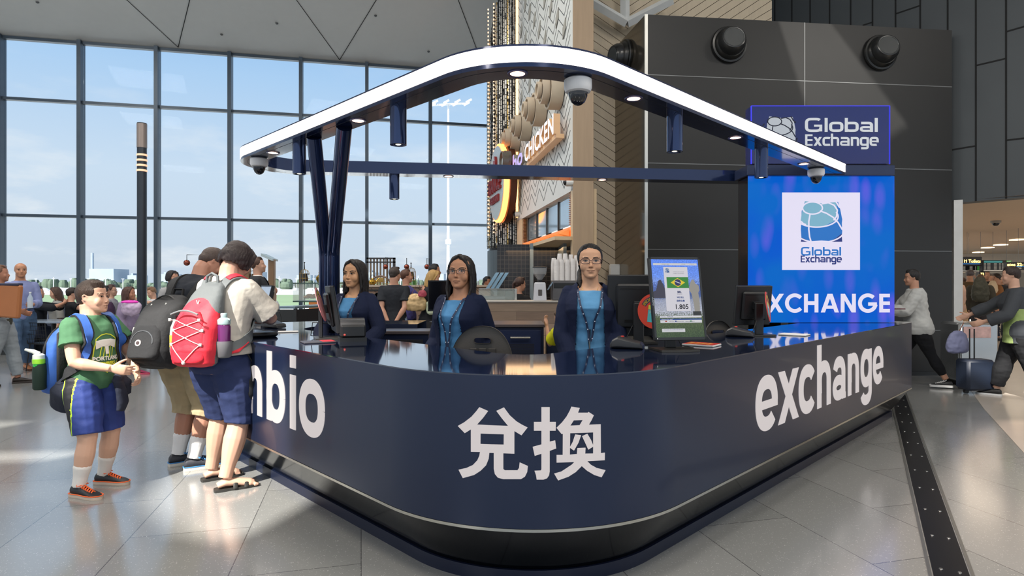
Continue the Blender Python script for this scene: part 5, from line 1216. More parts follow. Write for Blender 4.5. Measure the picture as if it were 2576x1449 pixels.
def person(label, H, loc, yaw, q=.009, fem=False, child=False, fat=1.0, lean=0.0, twist=0.0, head=(0, 0, 0), skin='#b98a70', hair=('short', '#2a1d16'), wr=None, wl=None, er=None, el=None,
           feet=None, footyaw=(-8, 8), sit=None, top=None, bottom=None, jacket=None, shoes=None, facekw=None, specs=None, curl=(.35, .35), hd=(None, None), hs=(None, None), hhf=None, shw=1.0, group=None, ankz=(0, 0), limbk=1.0, socks=None):
    S = H; root = empty('person', loc, math.radians(yaw), label=label, cat='person', group=group)
    I = {'root': root, 'H': H}
    hh = H * (hhf or (.150 if child else .132)); dz = 0.0 if sit is None else sit - .50 * H
    th = math.radians(lean); zp = .52 * H
    def U(p, k=1.0):
        x, y, z = p; t = min(max((z - zp) / (.14 * H), 0), 1); t = t * t * (3 - 2 * t); a = th * (.55 * t + .45 * min(max((z - zp) / (.32 * H), 0), 1)) if z > zp else 0; b = math.radians(twist) * min(max((z - zp) / (.22 * H), 0), 1)
        x, y = x * math.cos(b) - y * math.sin(b), x * math.sin(b) + y * math.cos(b)
        if z > zp: y, z = y * math.cos(a) - (z - zp) * math.sin(a), zp + (z - zp) * math.cos(a) + y * math.sin(a)
        return Vector((x, y, z + dz))
    TT = TF if fem else TM
    def torso(mb, z0, z1, off=0.0, n=26, flare=0.0, tuckz=None, belly=1.0):
        rs = []; m = max(4, int((z1 - z0) / .022))
        for i in range(m + 1):
            z = lerp(z0, z1, i / m); w, d, cy = sample(TT, z); sw = 1 + (shw - 1) * min(max((z - .66) / .1, 0), 1)
            fk = fat if z < .80 else lerp(fat, 1, min((z - .80) / .05, 1)); fl = flare * (1 - i / m) ** 2
            fb = 1 + (belly - 1) * math.exp(-((z - .60) / .08) ** 2)
            w = w * S * sw * (1 + (fk - 1) * .8) + off + fl; d = d * S * fk + off + fl; r = []
            for k in range(n):
                a = 2 * PI * k / n; c, s_ = math.cos(a), math.sin(a); e = .90; yy = d * math.copysign(abs(s_) ** e, s_)
                if s_ < 0: yy *= fb
                r.append(U((w * math.copysign(abs(c) ** e, c), cy * S + yy, z * S)))
            rs.append(r)
        mb.rings(rs)
    # joints
    sx = .098 * shw if not fem else .088 * shw
    Sh = [U((-sx * S, .006 * S, .793 * S)), U((sx * S, .006 * S, .793 * S))]
    L1, L2 = .178 * S, .148 * S
    W_ = [Vector(w) * S if w is not None else None for w in (wr, wl)]
    W_ = [w if w is not None else Sh[i] + Vector(((-1, 1)[i] * .035 * S, -.03 * S, -.315 * S)) for i, w in enumerate(W_)]
    PO = [Vector(e) if e is not None else Vector(((-1, 1)[i] * .5, .9, -.2)) for i, e in enumerate((er, el))]
    arms = []
    for i in (0, 1): E_, w = ik(Sh[i], W_[i], L1, L2, PO[i]); arms.append((Sh[i], E_, w))
    zh = .50 * S + dz; hips = [Vector((-.050 * S, 0, zh)), Vector((.050 * S, 0, zh))]
    ft = feet or ((-.062, 0), (.062, 0)); ank = [Vector((ft[i][0] * S, ft[i][1] * S, .048 * S + ankz[i])) for i in (0, 1)]
    legs = []
    for i in (0, 1):
        fy = math.radians(footyaw[i]); K, a = ik(hips[i], ank[i], .238 * S, .226 * S, (math.sin(fy) * .6, -math.cos(fy), .35 if sit else 0)); legs.append((hips[i], K, a))
    I.update(arms=arms, legs=legs, U=U)
    ach = [chain(*a) for a in arms]; lch = [chain(*l, n=9) for l in legs]; lk = (1 + (fat - 1) * .8) * limbk; ak = (1 + (fat - 1) * .6) * limbk * (.88 if fem else 1.0)
    # head
    hp = U((0, .014 * S, S - .93 * hh)); Rl = Matrix.Rotation(math.radians(twist * .6), 4, 'Z') @ Matrix.Rotation(th * .8, 4, 'X')
    M = Matrix.Translation(hp) @ Rl @ Matrix.Rotation(math.radians(head[0]), 4, 'Z') @ Matrix.Rotation(math.radians(head[1]), 4, 'X') @ Matrix.Rotation(math.radians(head[2]), 4, 'Y') @ Matrix.Scale(hh, 4) @ Matrix.Translation((0, -.11, .43))
    I['M'] = M
    mb = MB(); head_parts(mb, M, child, fem)
    nr = (.245 if fem else .275) * hh * (1.05 if fat > 1.05 else 1); nb = U((0, .014 * S, .815 * S))
    mb.tube([nb, U((0, .010 * S, .835 * S)), hp.lerp(M @ Vector((0, .10, -.3)), .3), M @ Vector((0, .11, -.22))], [nr * 1.35, nr * 1.05, nr, nr * 1.02], 16)
    torso(mb, .455, .85)
    for i in (0, 1):
        limb(mb, ach[i], ARM, S, k=ak); limb(mb, lch[i], LEG, S, k=lk)
        sd_ = (-1, 1)[i]; W0 = arms[i][2]; d = (arms[i][2] - arms[i][1]).normalized() if hd[i] is None else Vector(hd[i]).normalized()
        s_ = Vector(hs[i]) if hs[i] is not None else (Vector((0, -1, 0)) if abs(d.z) > .6 else Vector((0, 0, 1)))
        n_ = d.cross(s_); n_ = n_ if n_.x * -sd_ > 0 else -n_
        if i == 1 and hs[1] is not None and len(hs) > 2: pass
        hand(mb, W0 + d * .004 * S, d, s_, n_, S * (1.0 if not child else 1.02), curl[i])
        fy = math.radians(footyaw[i]); fd = Vector((math.sin(fy), -math.cos(fy), 0)); A = ank[i] - Vector((0, 0, ank[i].z - ankz[i]))
        if shoes is None or shoes[0] == 'sandal':
            mb.tube([A - fd * .028 * S + Vector((0, 0, .022 * S)), A + Vector((0, 0, .032 * S)), A + fd * .05 * S + Vector((0, 0, .026 * S)), A + fd * .09 * S + Vector((0, 0, .016 * S)), A + fd * .105 * S + Vector((0, 0, .012 * S))], [.019 * S, .024 * S, .024 * S, .026 * S, .020 * S], 14, flat=.62, up=(0, 0, 1))
            for t in range(5):
                o = (t - 2) * .0095 * S * (1 if i == 0 else -1); sdv = Vector((-fd.y, fd.x, 0)); p = A + fd * (.104 - .003 * t) * S + sdv * o
                mb.tube([p + Vector((0, 0, .012 * S)), p + fd * .016 * S + Vector((0, 0, .009 * S))], [.0068 * S if t else .009 * S, .0055 * S], 8)
    bme = remesh(mb, q, 3)
    sk = mat('skin_' + skin, skin, .48, var=.05, vs=12, bump=.05, bs=400, spec=.4)
    nrm = [v.co.copy() for v in bme.vertices]; bvh = BVHTree.FromPolygons([v.co for v in bme.vertices], [tuple(p.vertices) for p in bme.polygons]); I['bvh'] = bvh
    put('body', bme, sk, root)
    if facekw is not None: face(root, bvh, M, **facekw)
    if specs: glasses(root, M, **specs)
    if hair and hair[0] != 'bald': hairdo(root, M, hair[0], hair[1], max(q * .8, .005), seed=int(H * 1000))
    if hair and len(hair) > 2: hairdo(root, M, hair[2], hair[3], max(q * .8, .005), seed=3)
    # clothes
    fab = lambda c, k=None: k or mat('cloth_' + c, c, .85, var=.10, vs=9, bump=.10, bs=70, spec=.25)
    qc = max(q, .006)
    if bottom:
        b = dict(kind='trousers', col='#2b3040', hem=.95, off=.010, flare=0, noise=.006, mat=None, fn=None, waist=.60); b.update(bottom)
        mb = MB(); torso(mb, .455, b['waist'], off=.008 * S)
        for i in (0, 1): limb(mb, lch[i], LEG, S, off=b['off'] * S, t1=b['hem'], flare=b['flare'] * S, k=lk)
        me = remesh(mb, qc, 3, b['noise'], (7, 7, 16)); I['bottom'] = put(b['kind'], me, b['mat'] if b['mat'] else fab(b['col']), root, b['fn'])
    if top:
        t = dict(kind='shirt', col='#444444', sleeve=.30, hem=.50, off=.009, flare=.0, sflare=.012, noise=.005, mat=None, fn=None, neck=.838, belly=1.0); t.update(top)
        mb = MB(); torso(mb, t['hem'], t['neck'], off=t['off'] * S, flare=t['flare'] * S, belly=t['belly'])
        if t['sleeve'] > 0:
            for i in (0, 1): limb(mb, ach[i], ARM, S, off=t['off'] * S * .9, t1=t['sleeve'], flare=t['sflare'] * S, k=ak)
        me = remesh(mb, qc, 3, t['noise'], (9, 9, 13)); I['topbvh'] = BVHTree.FromPolygons([v.co for v in me.vertices], [tuple(p.vertices) for p in me.polygons]); I['top'] = put(t['kind'], me, t['mat'] if t['mat'] else fab(t['col']), root, t['fn'])
    if jacket:
        t = dict(kind='jacket', col='#1a2238', sleeve=.95, hem=.47, off=.018, flare=.012, sflare=.008, noise=.006, mat=None, open_=(.045, .02), neck=.842); t.update(jacket)
        mb = MB(); torso(mb, t['hem'], t['neck'], off=t['off'] * S, flare=t['flare'] * S)
        for i in (0, 1): limb(mb, ach[i], ARM, S, off=t['off'] * S * .62, t1=t['sleeve'], flare=t['sflare'] * S, k=ak)
        me = remesh(mb, qc, 3, t['noise'], (8, 8, 10))
        if t['open_']:                                              # front opening, wider towards the hem or the neck
            bm = bmesh.new(); bm.from_mesh(me); dl = []
            Minv = Matrix.Rotation(-math.radians(twist), 4, 'Z')
            for f in bm.faces:
                c = Minv @ f.calc_center_median(); zf = (c.z - dz) / S
                w0 = lerp(t['open_'][0], t['open_'][1], min(max((zf - .5) / .3, 0), 1)) * S
                if abs(c.x) < w0 and (Minv @ f.normal).y < .2 and c.y < .02 * S + (c.z > zp) * -th * (c.z - zp - dz): dl.append(f)
                elif zf > .822 and c.xy.length < .055 * S + abs(th) * .3: dl.append(f)
            bmesh.ops.delete(bm, geom=dl, context='FACES')
            for _ in range(10): bmesh.ops.smooth_vert(bm, verts=[v for v in bm.verts if v.is_boundary], factor=.5, use_axis_x=True, use_axis_y=True, use_axis_z=True)
            bm.to_mesh(me); bm.free()
        I['jackbvh'] = BVHTree.FromPolygons([v.co for v in me.vertices], [tuple(p.vertices) for p in me.polygons])
        I['jacket'] = put(t['kind'], me, t['mat'] if t['mat'] else fab(t['col']), root)
        if t['open_']: so_ = I['jacket'].modifiers.new('thickness', 'SOLIDIFY'); so_.thickness = .006; so_.offset = -1
    if socks:
        for i in (0, 1): mb = MB(); limb(mb, lch[i], LEG, S, off=.004 * S, t0=socks[1], t1=1.0, k=lk); put('sock', remesh(mb, max(qc, .006), 1), fab(socks[0]), root)
    if shoes:
        for i in (0, 1):
            fy = math.radians(footyaw[i]); fd = Vector((math.sin(fy), -math.cos(fy), 0)); sdv = Vector((-fd.y, fd.x, 0)) * (1 if i == 0 else -1); A = Vector((ank[i].x, ank[i].y, ankz[i]))
            k = S * (1.08 if child else 1.0)
            out = [(-.040, .010), (-.036, .020), (-.015, .024), (.02, .023), (.06, .028), (.09, .030), (.115, .022), (.124, .008), (.122, -.008), (.105, -.022), (.07, -.027), (.02, -.021), (-.015, -.024), (-.036, -.020), (-.040, -.010)]
            P2 = lambda a, b, z, sc=1.0: A + fd * a * k + sdv * b * k * sc + Vector((0, 0, z * k))
            if shoes[0] == 'sandal':
                mb = MB(); mb.rings([[P2(a, b, z) for a, b in out] for z in (.0, .004, .010)]); so = put_mb('sandal', mb, mat('shoe_' + shoes[1], shoes[1], .6), root)
                for a0 in (.035, .075): mb = MB(); mb.tube([P2(a0, .027, .008), P2(a0, .024, .030 - a0 * .08), P2(a0 + .005, 0, .047 - a0 * .22), P2(a0, -.023, .030 - a0 * .08), P2(a0, -.026, .008)], .0085 * k, 8, flat=.35, up=tuple(fd.cross(Vector((0, 0, 1))))); put_mb('strap', mb, mat('shoe_' + shoes[1], shoes[1], .6), so)
                continue
            mb = MB(); mb.rings([[P2(a, b, z, sc) for a, b in out] for z, sc in ((.0, .96), (.003, 1.0), (.013 + 0, 1.0), (.015, .95))]); 
            sole = mb
            mb = MB(); rs = []
            for a, w, h0, h1 in ((-.037, .014, .012, .040), (-.028, .020, .012, .052), (.0, .0225, .012, .052), (.03, .022, .012, .046), (.06, .025, .012, .036), (.09, .0265, .012, .027), (.11, .020, .012, .021), (.12, .009, .012, .016)):
                cz = (h0 + h1) / 2; hz = (h1 - h0) / 2; rs.append([P2(a, w * math.cos(t), cz + hz * math.sin(t)) for t in [2 * PI * j / 16 for j in range(16)]])
            mb.rings(rs)
            up = put('shoe', remesh(mb, max(qc * .7, .005), 2), mat('shoe_' + shoes[1], shoes[1], .55, var=.2, vs=40), root)
            put_mb('sole', sole, mat('sole_' + shoes[2], shoes[2], .6), up)
            if len(shoes) > 3 and shoes[3]:
                mb = MB()
                for j in range(6):
                    a = .022 + j * .011; z = .050 - j * .0042
                    mb.tube([P2(a, -.013, z - .004), P2(a + .004, 0, z + .004), P2(a + .009, .013, z - .005)], .0019 * k, 6); mb.tube([P2(a, .013, z - .004), P2(a + .004, 0, z + .005), P2(a + .009, -.013, z - .005)], .0019 * k, 6)
                for sg in (-1, 1): mb.tube([P2(.018, 0, .054), P2(.010, sg * .018, .062), P2(.022, sg * .026, .052), P2(.026, sg * .008, .055)], .0019 * k, 6)
                put_mb('laces', mb, mat('lace_' + shoes[3], shoes[3], .6), up)
                mb = MB(); mb.tube([P2(a, b * .99, .0165) for a, b in out] + [P2(*out[0], .0165)], .0022 * k, 6); put_mb('sole_stripe', mb, mat('lace_' + shoes[3], shoes[3], .6), up)
    return I
def put_mb(name, mb, m, parent, sm=True, **pr):
    me = bpy.data.meshes.new(name); me.from_pydata(mb.v, [], mb.f); bm = bmesh.new(); bm.from_mesh(me); bmesh.ops.recalc_face_normals(bm, faces=bm.faces); bm.to_mesh(me); bm.free()
    for x in (m if isinstance(m, (list, tuple)) else [m]): me.materials.append(x)
    if max(mb.mi or [0]) > 0: me.polygons.foreach_set('material_index', mb.mi)
    if sm: me.shade_smooth(); me.set_sharp_from_angle(angle=math.radians(50))
    o = bpy.data.objects.new(name, me); COL.objects.link(o); o.parent = parent; return props(o, **pr)
def ribbon(path, w, th, wdir):
    """flat strap along points; wdir(i) gives the width direction"""
    mb = MB(); rs = []; n = len(path)
    for i, p in enumerate(path):
        d = (path[min(i + 1, n - 1)] - path[max(i - 1, 0)]).normalized(); s_ = Vector(wdir(i)); s_ = (s_ - d * s_.dot(d)).normalized(); nn = d.cross(s_)
        rs.append([p + s_ * w / 2 + nn * th / 2, p - s_ * w / 2 + nn * th / 2, p - s_ * w / 2 - nn * th / 2, p + s_ * w / 2 - nn * th / 2])
    mb.rings(rs); return mb
def drape(bvh, pts, off, n=6):
    """follow the cloth surface: nearest surface point plus offset"""
    r = []
    P_ = []
    for a, b in zip(pts[:-1], pts[1:]): P_ += [Vector(a).lerp(Vector(b), k / n) for k in range(n)]
    P_.append(Vector(pts[-1]))
    for p in P_:
        h = bvh.find_nearest(p); r.append((h[0] + (p - h[0]).normalized() * off if (p - h[0]).dot(h[1]) > 0 else h[0] + h[1] * off, h[1]))
    return r
def strap(root, bvh, pts, w, th, m, name='strap', off=.008):
    dr = drape(bvh, pts, off); path = [a for a, b in dr]
    nsm = [(dr[max(i - 1, 0)][1] + dr[i][1] + dr[min(i + 1, len(dr) - 1)][1]).normalized() for i in range(len(dr))]
    for _ in range(2): path = [path[0]] + [(path[i - 1] + path[i] * 2 + path[i + 1]) / 4 for i in range(1, len(path) - 1)] + [path[-1]]
    path = [p + nn * .001 for p, nn in zip(path, nsm)]
    def wd(i): d = (path[min(i + 1, len(path) - 1)] - path[max(i - 1, 0)]); return d.cross(nsm[i])
    return put_mb(name, ribbon(path, w, th, wd), m, root)
NAVY = '#18203a'
# ---- three clerks in navy jackets
def lanyard(I, root, S, z_end=.60, cx=0.0, col='#22304f'):
    b = I['topbvh']; m = mat('lanyard_' + col, col, .6); U = I['U']
    for s_ in (-1, 1):
        pts = [U((s_ * .052 * S, -.02 * S, .838 * S)), U((s_ * .047 * S, -.07 * S, .80 * S)), U((s_ * .036 * S, -.12 * S, .74 * S)), U((s_ * .018 * S + cx, -.14 * S, .66 * S)), U((s_ * .004 * S + cx, -.14 * S, z_end * S))]
        st = strap(root, b, pts, .014, .002, m, 'lanyard', .016)
        mb = MB(); dr = drape(b, pts, .021)
        for i in range(4, len(dr) - 2, 3): p, n_ = dr[i]; mb.ell(p, (.004, .002, .007), 3)
        put_mb('lanyard_print', mb, mat('print_white', '#c9cede', .6), st)
    p = U((cx, -.14 * S, z_end * S)); h = b.find_nearest(p)[0]
    mb = MB(); mb.cyl(h + Vector((0, -.014, 0)), h + Vector((0, -.014, -.06)), .004, 8); mb.ell(h + Vector((0, -.016, -.075)), (.012, .008, .016), 6); put_mb('key_clip', mb, mat('steel_edge', '#b9b9b4', .3, .9), root)
BLUE = '#4f86b4'
clerkB = person('woman with glasses and long straight dark hair in navy jacket, behind the grey stool back', 1.60, (PX(1158, 4.25), 4.25, 0), -26, hhf=.146, shw=.94, q=.005, fem=True, fat=1.08, skin='#bd8868', hair=('long', '#1b1412'),
    head=(10, -3, 0), wr=(-.11, -.14, .53), wl=(.115, .0, .50), er=(-.12, 1, 0), el=(.12, 1, 0), facekw=dict(iris='#2a1a12', lip='#9a5f58', gaze=.5), specs=dict(col='#101015'),
    top=dict(col=BLUE, sleeve=0, hem=.56, off=.012, noise=.006, belly=1.12, kind='blouse', neck=.806), jacket=dict(col=NAVY, open_=(.060, .050), hem=.47, off=.022), bottom=dict(col='#1b2133'), shoes=('shoe', '#151515', '#151515'))
lanyard(clerkB, clerkB['root'], 1.62, .60, -.012)
clerkC = person('smiling woman with glasses and side ponytail, navy jacket, right of centre behind the counter', 1.68, (PX(1484, 4.25), 4.25, 0), -6, shw=.94, q=.005, fem=True, skin='#d0a080', hair=('pony', '#15100f'), hhf=.143,
    head=(2, 0, 0), wr=(-.07, -.10, .50), wl=(.07, -.10, .50), er=(-.9, .45, 0), el=(.9, .45, 0), facekw=dict(iris='#1d120d', lip='#a1504c', smile=.35, open_=.027), specs=dict(col='#1c1626'),
    top=dict(col='#5b92bd', sleeve=0, hem=.50, off=.012, noise=.006, kind='blouse', neck=.806), jacket=dict(col=NAVY, open_=(.062, .050), hem=.46, off=.022), bottom=dict(col='#1b2133'), shoes=('shoe', '#151515', '#151515'))
lanyard(clerkC, clerkC['root'], 1.64, .62, 0)
mb = MB(); S = 1.64; b = clerkC['topbvh']; dr = drape(b, [Vector((0, -.3, S * z)) for z in (.64, .58, .5)], .006); mb.tube([p for p, n_ in dr], .004, 6); put_mb('zip_line', mb, mat('zip_dark', '#10131c', .5), clerkC['root'])
mb = MB(); dr = drape(clerkC['bvh'], [Vector((-.06, -.05, .845 * S)), Vector((-.035, -.2, .815 * S)), Vector((0, -.2, .80 * S)), Vector((.035, -.2, .815 * S)), Vector((.06, -.05, .845 * S))], .003); mb.tube([p for p, n_ in dr], .0013, 6); put_mb('necklace', mb, mat('gold_chain', '#d6ae4a', .25, .9), clerkC['root'])
clerkA = person('woman with very long dark hair in navy jacket, beside the V posts', 1.60, (PX(893, 5.0), 5.0, 0), -18, shw=.95, q=.005, fem=True, skin='#c7956f', hair=('longer', '#1c1614'), hhf=.140,
    head=(-4, 2, 0), wr=(-.10, -.17, .58), wl=(.12, -.15, .56), er=(-.8, .6, -.2), el=(.8, .6, -.2), facekw=dict(iris='#1d120d', lip='#9c5a55', gaze=-.3),
    top=dict(col=BLUE, sleeve=0, hem=.52, off=.012, kind='blouse', neck=.806), jacket=dict(col=NAVY, open_=(.05, .04), hem=.46, off=.022), bottom=dict(col='#1b2133'), shoes=('shoe', '#151515', '#151515'))
lanyard(clerkA, clerkA['root'], 1.60, .62, 0)

# ---- the boy in the green T-shirt
BS = 1.42; bx, by = PX(232, 4.12), 4.12
def short_fn(c, n):
    a = math.atan2(c.y, c.x)
    if c.x < -.02 and abs(c.y + .005 + .0) < .048 and n.x < -.1:
        return 2 if abs(abs(c.y + .005) - .043) < .006 else 1
    return 0
sm_ = [mat('cloth_#1f3576', '#22377c', .7, var=.1, vs=9, bump=.2, bs=30), mat('cloth_black_side', '#15161c', .7), mat('piping_lime', '#b8e03a', .6)]
boy = person('boy with short brown hair in green T-shirt and blue shorts, wearing a blue backpack', BS, (bx, by, 0), 74, q=.0045, child=True, fat=1.04, skin='#d2a78e', hair=('fringe', '#3a2a20'), hhf=.152,
    head=(20, -2, 0), wr=(-.045, -.165, .595), wl=(.10, -.16, .555), er=(-.75, .75, -.4), el=(.9, .6, -.2), curl=(.45, .7), feet=((-.09, -.03), (.085, .03)), footyaw=(-2, 12), facekw=dict(iris='#3b2a1c', lip='#c07a70', brow='#4a3628', open_=.026, brow_w=.020, smile=-.15),
    top=dict(col='#4a7354', sleeve=.27, hem=.49, off=.012, sflare=.014, noise=.007, belly=1.14, kind='t_shirt'), bottom=dict(kind='shorts', mat=sm_, fn=short_fn, hem=.46, off=.010, flare=.010, waist=.56, noise=.006), shoes=('shoe', '#22252a', '#c9b9a8', '#ff6a2a'), socks=('#e3ded8', .80), limbk=1.10)
R = boy['root']; tb = boy['topbvh']
def tee(u, v, w):                                                   # chest-surface map for the T-shirt print
    o = Vector((u, -.6, v)); h = tb.ray_cast(o, Vector((0, 1, 0))); return (h[0] if h[0] is not None else Vector((u, -.12, v))) - Vector((0, w, 0))
def teedecal(name, tri, lay, m):
    mb = MB(); mb.v = [tuple(tee(a, b, .003 + lay * .0012)) for a, b in tri[0]]; mb.f = [tuple(f) for f in tri[1]]; put_mb(name, mb, m, R, False)
cxp, czp = .005, .935
yl = mat('print_yellow', '#d8e03a', .7); wp = mat('print_offwhite', '#e4e4dc', .7)
shield = [(cxp + x * .095, czp + z * .13) for x, z in ((-.75, .75), (-.35, .95), (0, 1.0), (.35, .95), (.75, .75), (.85, .2), (1.0, -.35), (.6, -.7), (0, -1.0), (-.6, -.7), (-1.0, -.35), (-.85, .2), (-.75, .75))]
sh_r = []
for a, b in zip(shield[:-1], shield[1:]): sh_r += [(lerp(a[0], b[0], k / 5), lerp(a[1], b[1], k / 5)) for k in range(5)]
teedecal('print', stroke(sh_r + [sh_r[0]], .006), 0, yl)
for k in range(5):
    x = -.055 + k * .022; teedecal('print', stroke([(cxp + x + .02 * t, czp - .03 + .075 * t) for t in [i / 6 for i in range(7)]], .005), 0, yl)
teedecal('print', fill2([[(cxp - .075, czp + .085), (cxp - .03, czp + .095), (cxp + .03, czp + .095), (cxp + .075, czp + .085), (cxp + .07, czp + .03), (cxp + .03, czp + .048), (cxp + .014, czp + .045), (cxp + .012, czp - .005), (cxp - .012, czp - .005), (cxp - .014, czp + .045), (cxp - .03, czp + .048), (cxp - .07, czp + .03)]], cut=.012), 1, wp)
for txt, z, s_, m in (('PORTLAND', -.045, .036, wp), ('TIMBERS', -.078, .030, yl)):
    vs, fs = textmesh(txt, s_, 'CENTER', bold=.0016); teedecal('print', ([(cxp + x, czp + z + y) for x, y in vs], fs), 1.5, m)
# jacket tied round the waist
tie = mat('cloth_tied', '#161c2e', .8, bump=.3, bs=30); 
mb = MB(); S = BS
for k in range(1): mb.tube([Vector((.135 * S * 1.05 * math.cos(a), .112 * S * math.sin(a) * 1.05 - .005, .535 * S + .012 * math.sin(3 * a))) for a in [2 * PI * i / 24 for i in range(24)]], .028, 10, cap=False)
mb.tube([Vector((.15, -.03, .76)), Vector((.165, 0, .66)), Vector((.15, .06, .52)), Vector((.12, .10, .43))], [.03, .07, .09, .05], 12, flat=.35, up=(1, 0, 0))
mb.tube([Vector((-.13, .06, .78)), Vector((-.155, .10, .68)), Vector((-.12, .14, .58)), Vector((-.05, .16, .54))], [.03, .075, .09, .03], 12, flat=.35, up=(1, 0, 0))
mb.tube([Vector((.03, -.18, .76)), Vector((.045, -.20, .68)), Vector((.06, -.20, .60)), Vector((.05, -.19, .54))], [.03, .036, .040, .03], 12, flat=.6, up=(0, 1, 0))
mb.tube([Vector((.06, -.17, .77)), Vector((.11, -.18, .72)), Vector((.13, -.17, .64))], [.028, .032, .02], 12, flat=.6, up=(0, 1, 0)); mb.ell((.035, -.185, .765), (.03, .024, .03), 8)
put('tied_jacket', remesh(mb, .007, 2, .005), tie, R)
# blue backpack (a thing of its own, worn on the back; +Y is behind the boy)
def backpack(label, loc, yaw, sc, cols, y0, z0, h, w, d, lean=0.0):
    e = empty('backpack', loc, math.radians(yaw), label=label, cat='backpack'); mb = MB(); rs = []
    for t, kw, kd in ((0, .80, .80), (.03, .95, .96), (.15, 1.0, 1.0), (.5, 1.0, .98), (.75, .93, .84), (.9, .78, .64), (.97, .60, .46), (1.0, .35, .25)):
        r = []
        for k in range(28):
            a = 2 * PI * k / 28; c, s_ = math.cos(a), math.sin(a); r.append(Vector((w / 2 * kw * math.copysign(abs(c) ** .6, c), y0 + lean * t + d * kd / 2 + d * kd / 2 * math.copysign(abs(s_) ** .7, s_), z0 + h * t)))
        rs.append(r)
    mb.rings(rs); return e, mb
bb, mb = backpack('blue school backpack worn on the back of the boy in green', (bx, by, 0), 74, 1, None, .155, .66, .46, .30, .17, -.03)
blue_f = mat('pack_blue', '#2f5cab', .6, bump=.25, bs=25); blk = mat('pack_black', '#17181b', .75, bump=.2, bs=60)
put('main_body', remesh(mb, .008, 3, .008), blue_f, bb)
mb = MB(); mb.ell((0, .335, .80), (.13, .055, .13), 12); put('front_pocket', remesh(mb, .008, 2, .006), mat('pack_blue2', '#2450a8', .6), bb)
mb = MB(); mb.tube([Vector((.155 * math.cos(a), .235, .89 + .225 * math.sin(a))) for a in [PI * k / 16 for k in range(-2, 19)]], .010, 8); put_mb('black_trim', mb, blk, bb)
mb = MB(); mb.bbox(-.13, .13, .135, .162, .70, 1.08, .012); put_mb('back_pad', mb, blk, bb)
mb = MB(); mb.tube([(0, .21, 1.10), (0, .19, 1.15), (0, .16, 1.15), (0, .14, 1.10)], .008, 8); put_mb('grab_handle', mb, blk, bb)
for s_ in (-1, 1):
    pts = [(s_ * .075, .15, 1.08), (s_ * .10, .06, 1.19), (s_ * .105, -.04, 1.19), (s_ * .115, -.12, 1.08), (s_ * .125, -.14, .98), (s_ * .16, -.08, .88), (s_ * .17, .02, .82), (s_ * .15, .12, .78)]
    st = strap(bb, tb, pts, .068, .012, blk, 'shoulder_strap', .010); st2 = strap(bb, tb, pts[:6], .046, .010, blue_f, 'strap_pad', .018)
mb = MB(); mb.lathe([(.030, 0), (.038, .01), (.040, .12), (.036, .17)], (-.175, .24, .70), 20); ms = put_mb('mesh_pocket', mb, mat('pocket_mesh', '#20352b', .8), bb)
bt = empty('water_bottle', (bx, by, 0), math.radians(74), label='green drinking bottle with pale flip lid in the side pocket of the blue backpack', cat='bottle')
mb = MB(); mb.lathe([(.001, .0), (.030, 0), (.033, .02), (.032, .17), (.028, .19)], (-.180, .24, .715), 20); put_mb('bottle_body', mb, mat('bottle_green', '#27b53a', .25), bt)
mb = MB(); mb.lathe([(.034, .19), (.034, .215), (.02, .225)], (-.180, .24, .715), 20); mb.tube([(-.18, .24, .935), (-.20, .26, .955), (-.225, .30, .97)], [.018, .014, .008], 8); put_mb('lid', mb, mat('lid_pale', '#d9ded6', .5), bt)
mb = MB(); mb.lathe([(.035, .16), (.0355, .19)], (-.180, .24, .715), 20); put_mb('lime_band', mb, mat('lime', '#9be03a', .5), bt)

# ---- the couple at the counter, backs to the camera
WS = 1.735; wx, wy = PX(553, 4.22), 4.22; WYAW = 168
wom = person('woman with dark bobbed hair in pale T-shirt and navy cropped trousers, leaning on the counter', WS, (wx, wy, 0), WYAW, q=.005, fem=True, fat=1.14, skin='#cfa38c', hair=('bob', '#332726'), lean=11, hhf=.142,
    head=(-14, 26, 0), wr=(-.03, -.26, .655), wl=(.06, -.26, .655), er=(-.9, .3, -.5), el=(.9, .3, -.5), feet=((-.062, .05), (.078, -.05)), footyaw=(-46, -40),
    top=dict(col='#b9b3a9', sleeve=.40, hem=.53, off=.016, flare=.012, sflare=.018, noise=.0035, kind='t_shirt'), bottom=dict(kind='cropped_trousers', col='#2a3458', hem=.54, off=.008, flare=.006, waist=.60, noise=.007), shoes=('sandal', '#2b2a27', '#2b2a27'), limbk=1.05)
R = wom['root']; tb = wom['topbvh']; U = wom['U']
rp = empty('backpack', (wx, wy, 0), math.radians(WYAW), label='red and grey hiking backpack with crossed elastic cords, on the woman in the pale T-shirt', cat='backpack')
redf = mat('pack_red', '#cf2638', .6, bump=.25, bs=25); gry = mat('pack_grey', '#5b6062', .65, bump=.25, bs=40); cordm = mat('cord_grey', '#cfcac6', .5)
yb = .125; z0 = .86; hB = .56
mb = MB(); rs = []
shell = []
for t, kw, y0_, d_ in ((0, .78, .155, .13), (.04, .94, .15, .17), (.2, 1.0, .14, .20), (.45, .98, .115, .20), (.65, .90, .085, .165), (.82, .76, .055, .125), (.94, .58, .03, .09), (1.0, .34, .02, .05)):
    r = []
    for k in range(32):
        a = 2 * PI * k / 32; c, s_ = math.cos(a), math.sin(a); r.append(Vector((.155 * kw * math.copysign(abs(c) ** .7, c), y0_ + d_ / 2 + d_ / 2 * math.copysign(abs(s_) ** .75, s_), z0 + hB * t)))
    rs.append(r)
mb.rings(rs)
def red_fn(c, n): return 1 if (c.z > 1.31 - 5 * c.x * c.x or n.y < .05 and c.y < .24) else 0
me = remesh(mb, .006, 3, .007); rb = BVHTree.FromPolygons([v.co for v in me.vertices], [tuple(p.vertices) for p in me.polygons])
put('main_body', me, [redf, gry], rp, red_fn)
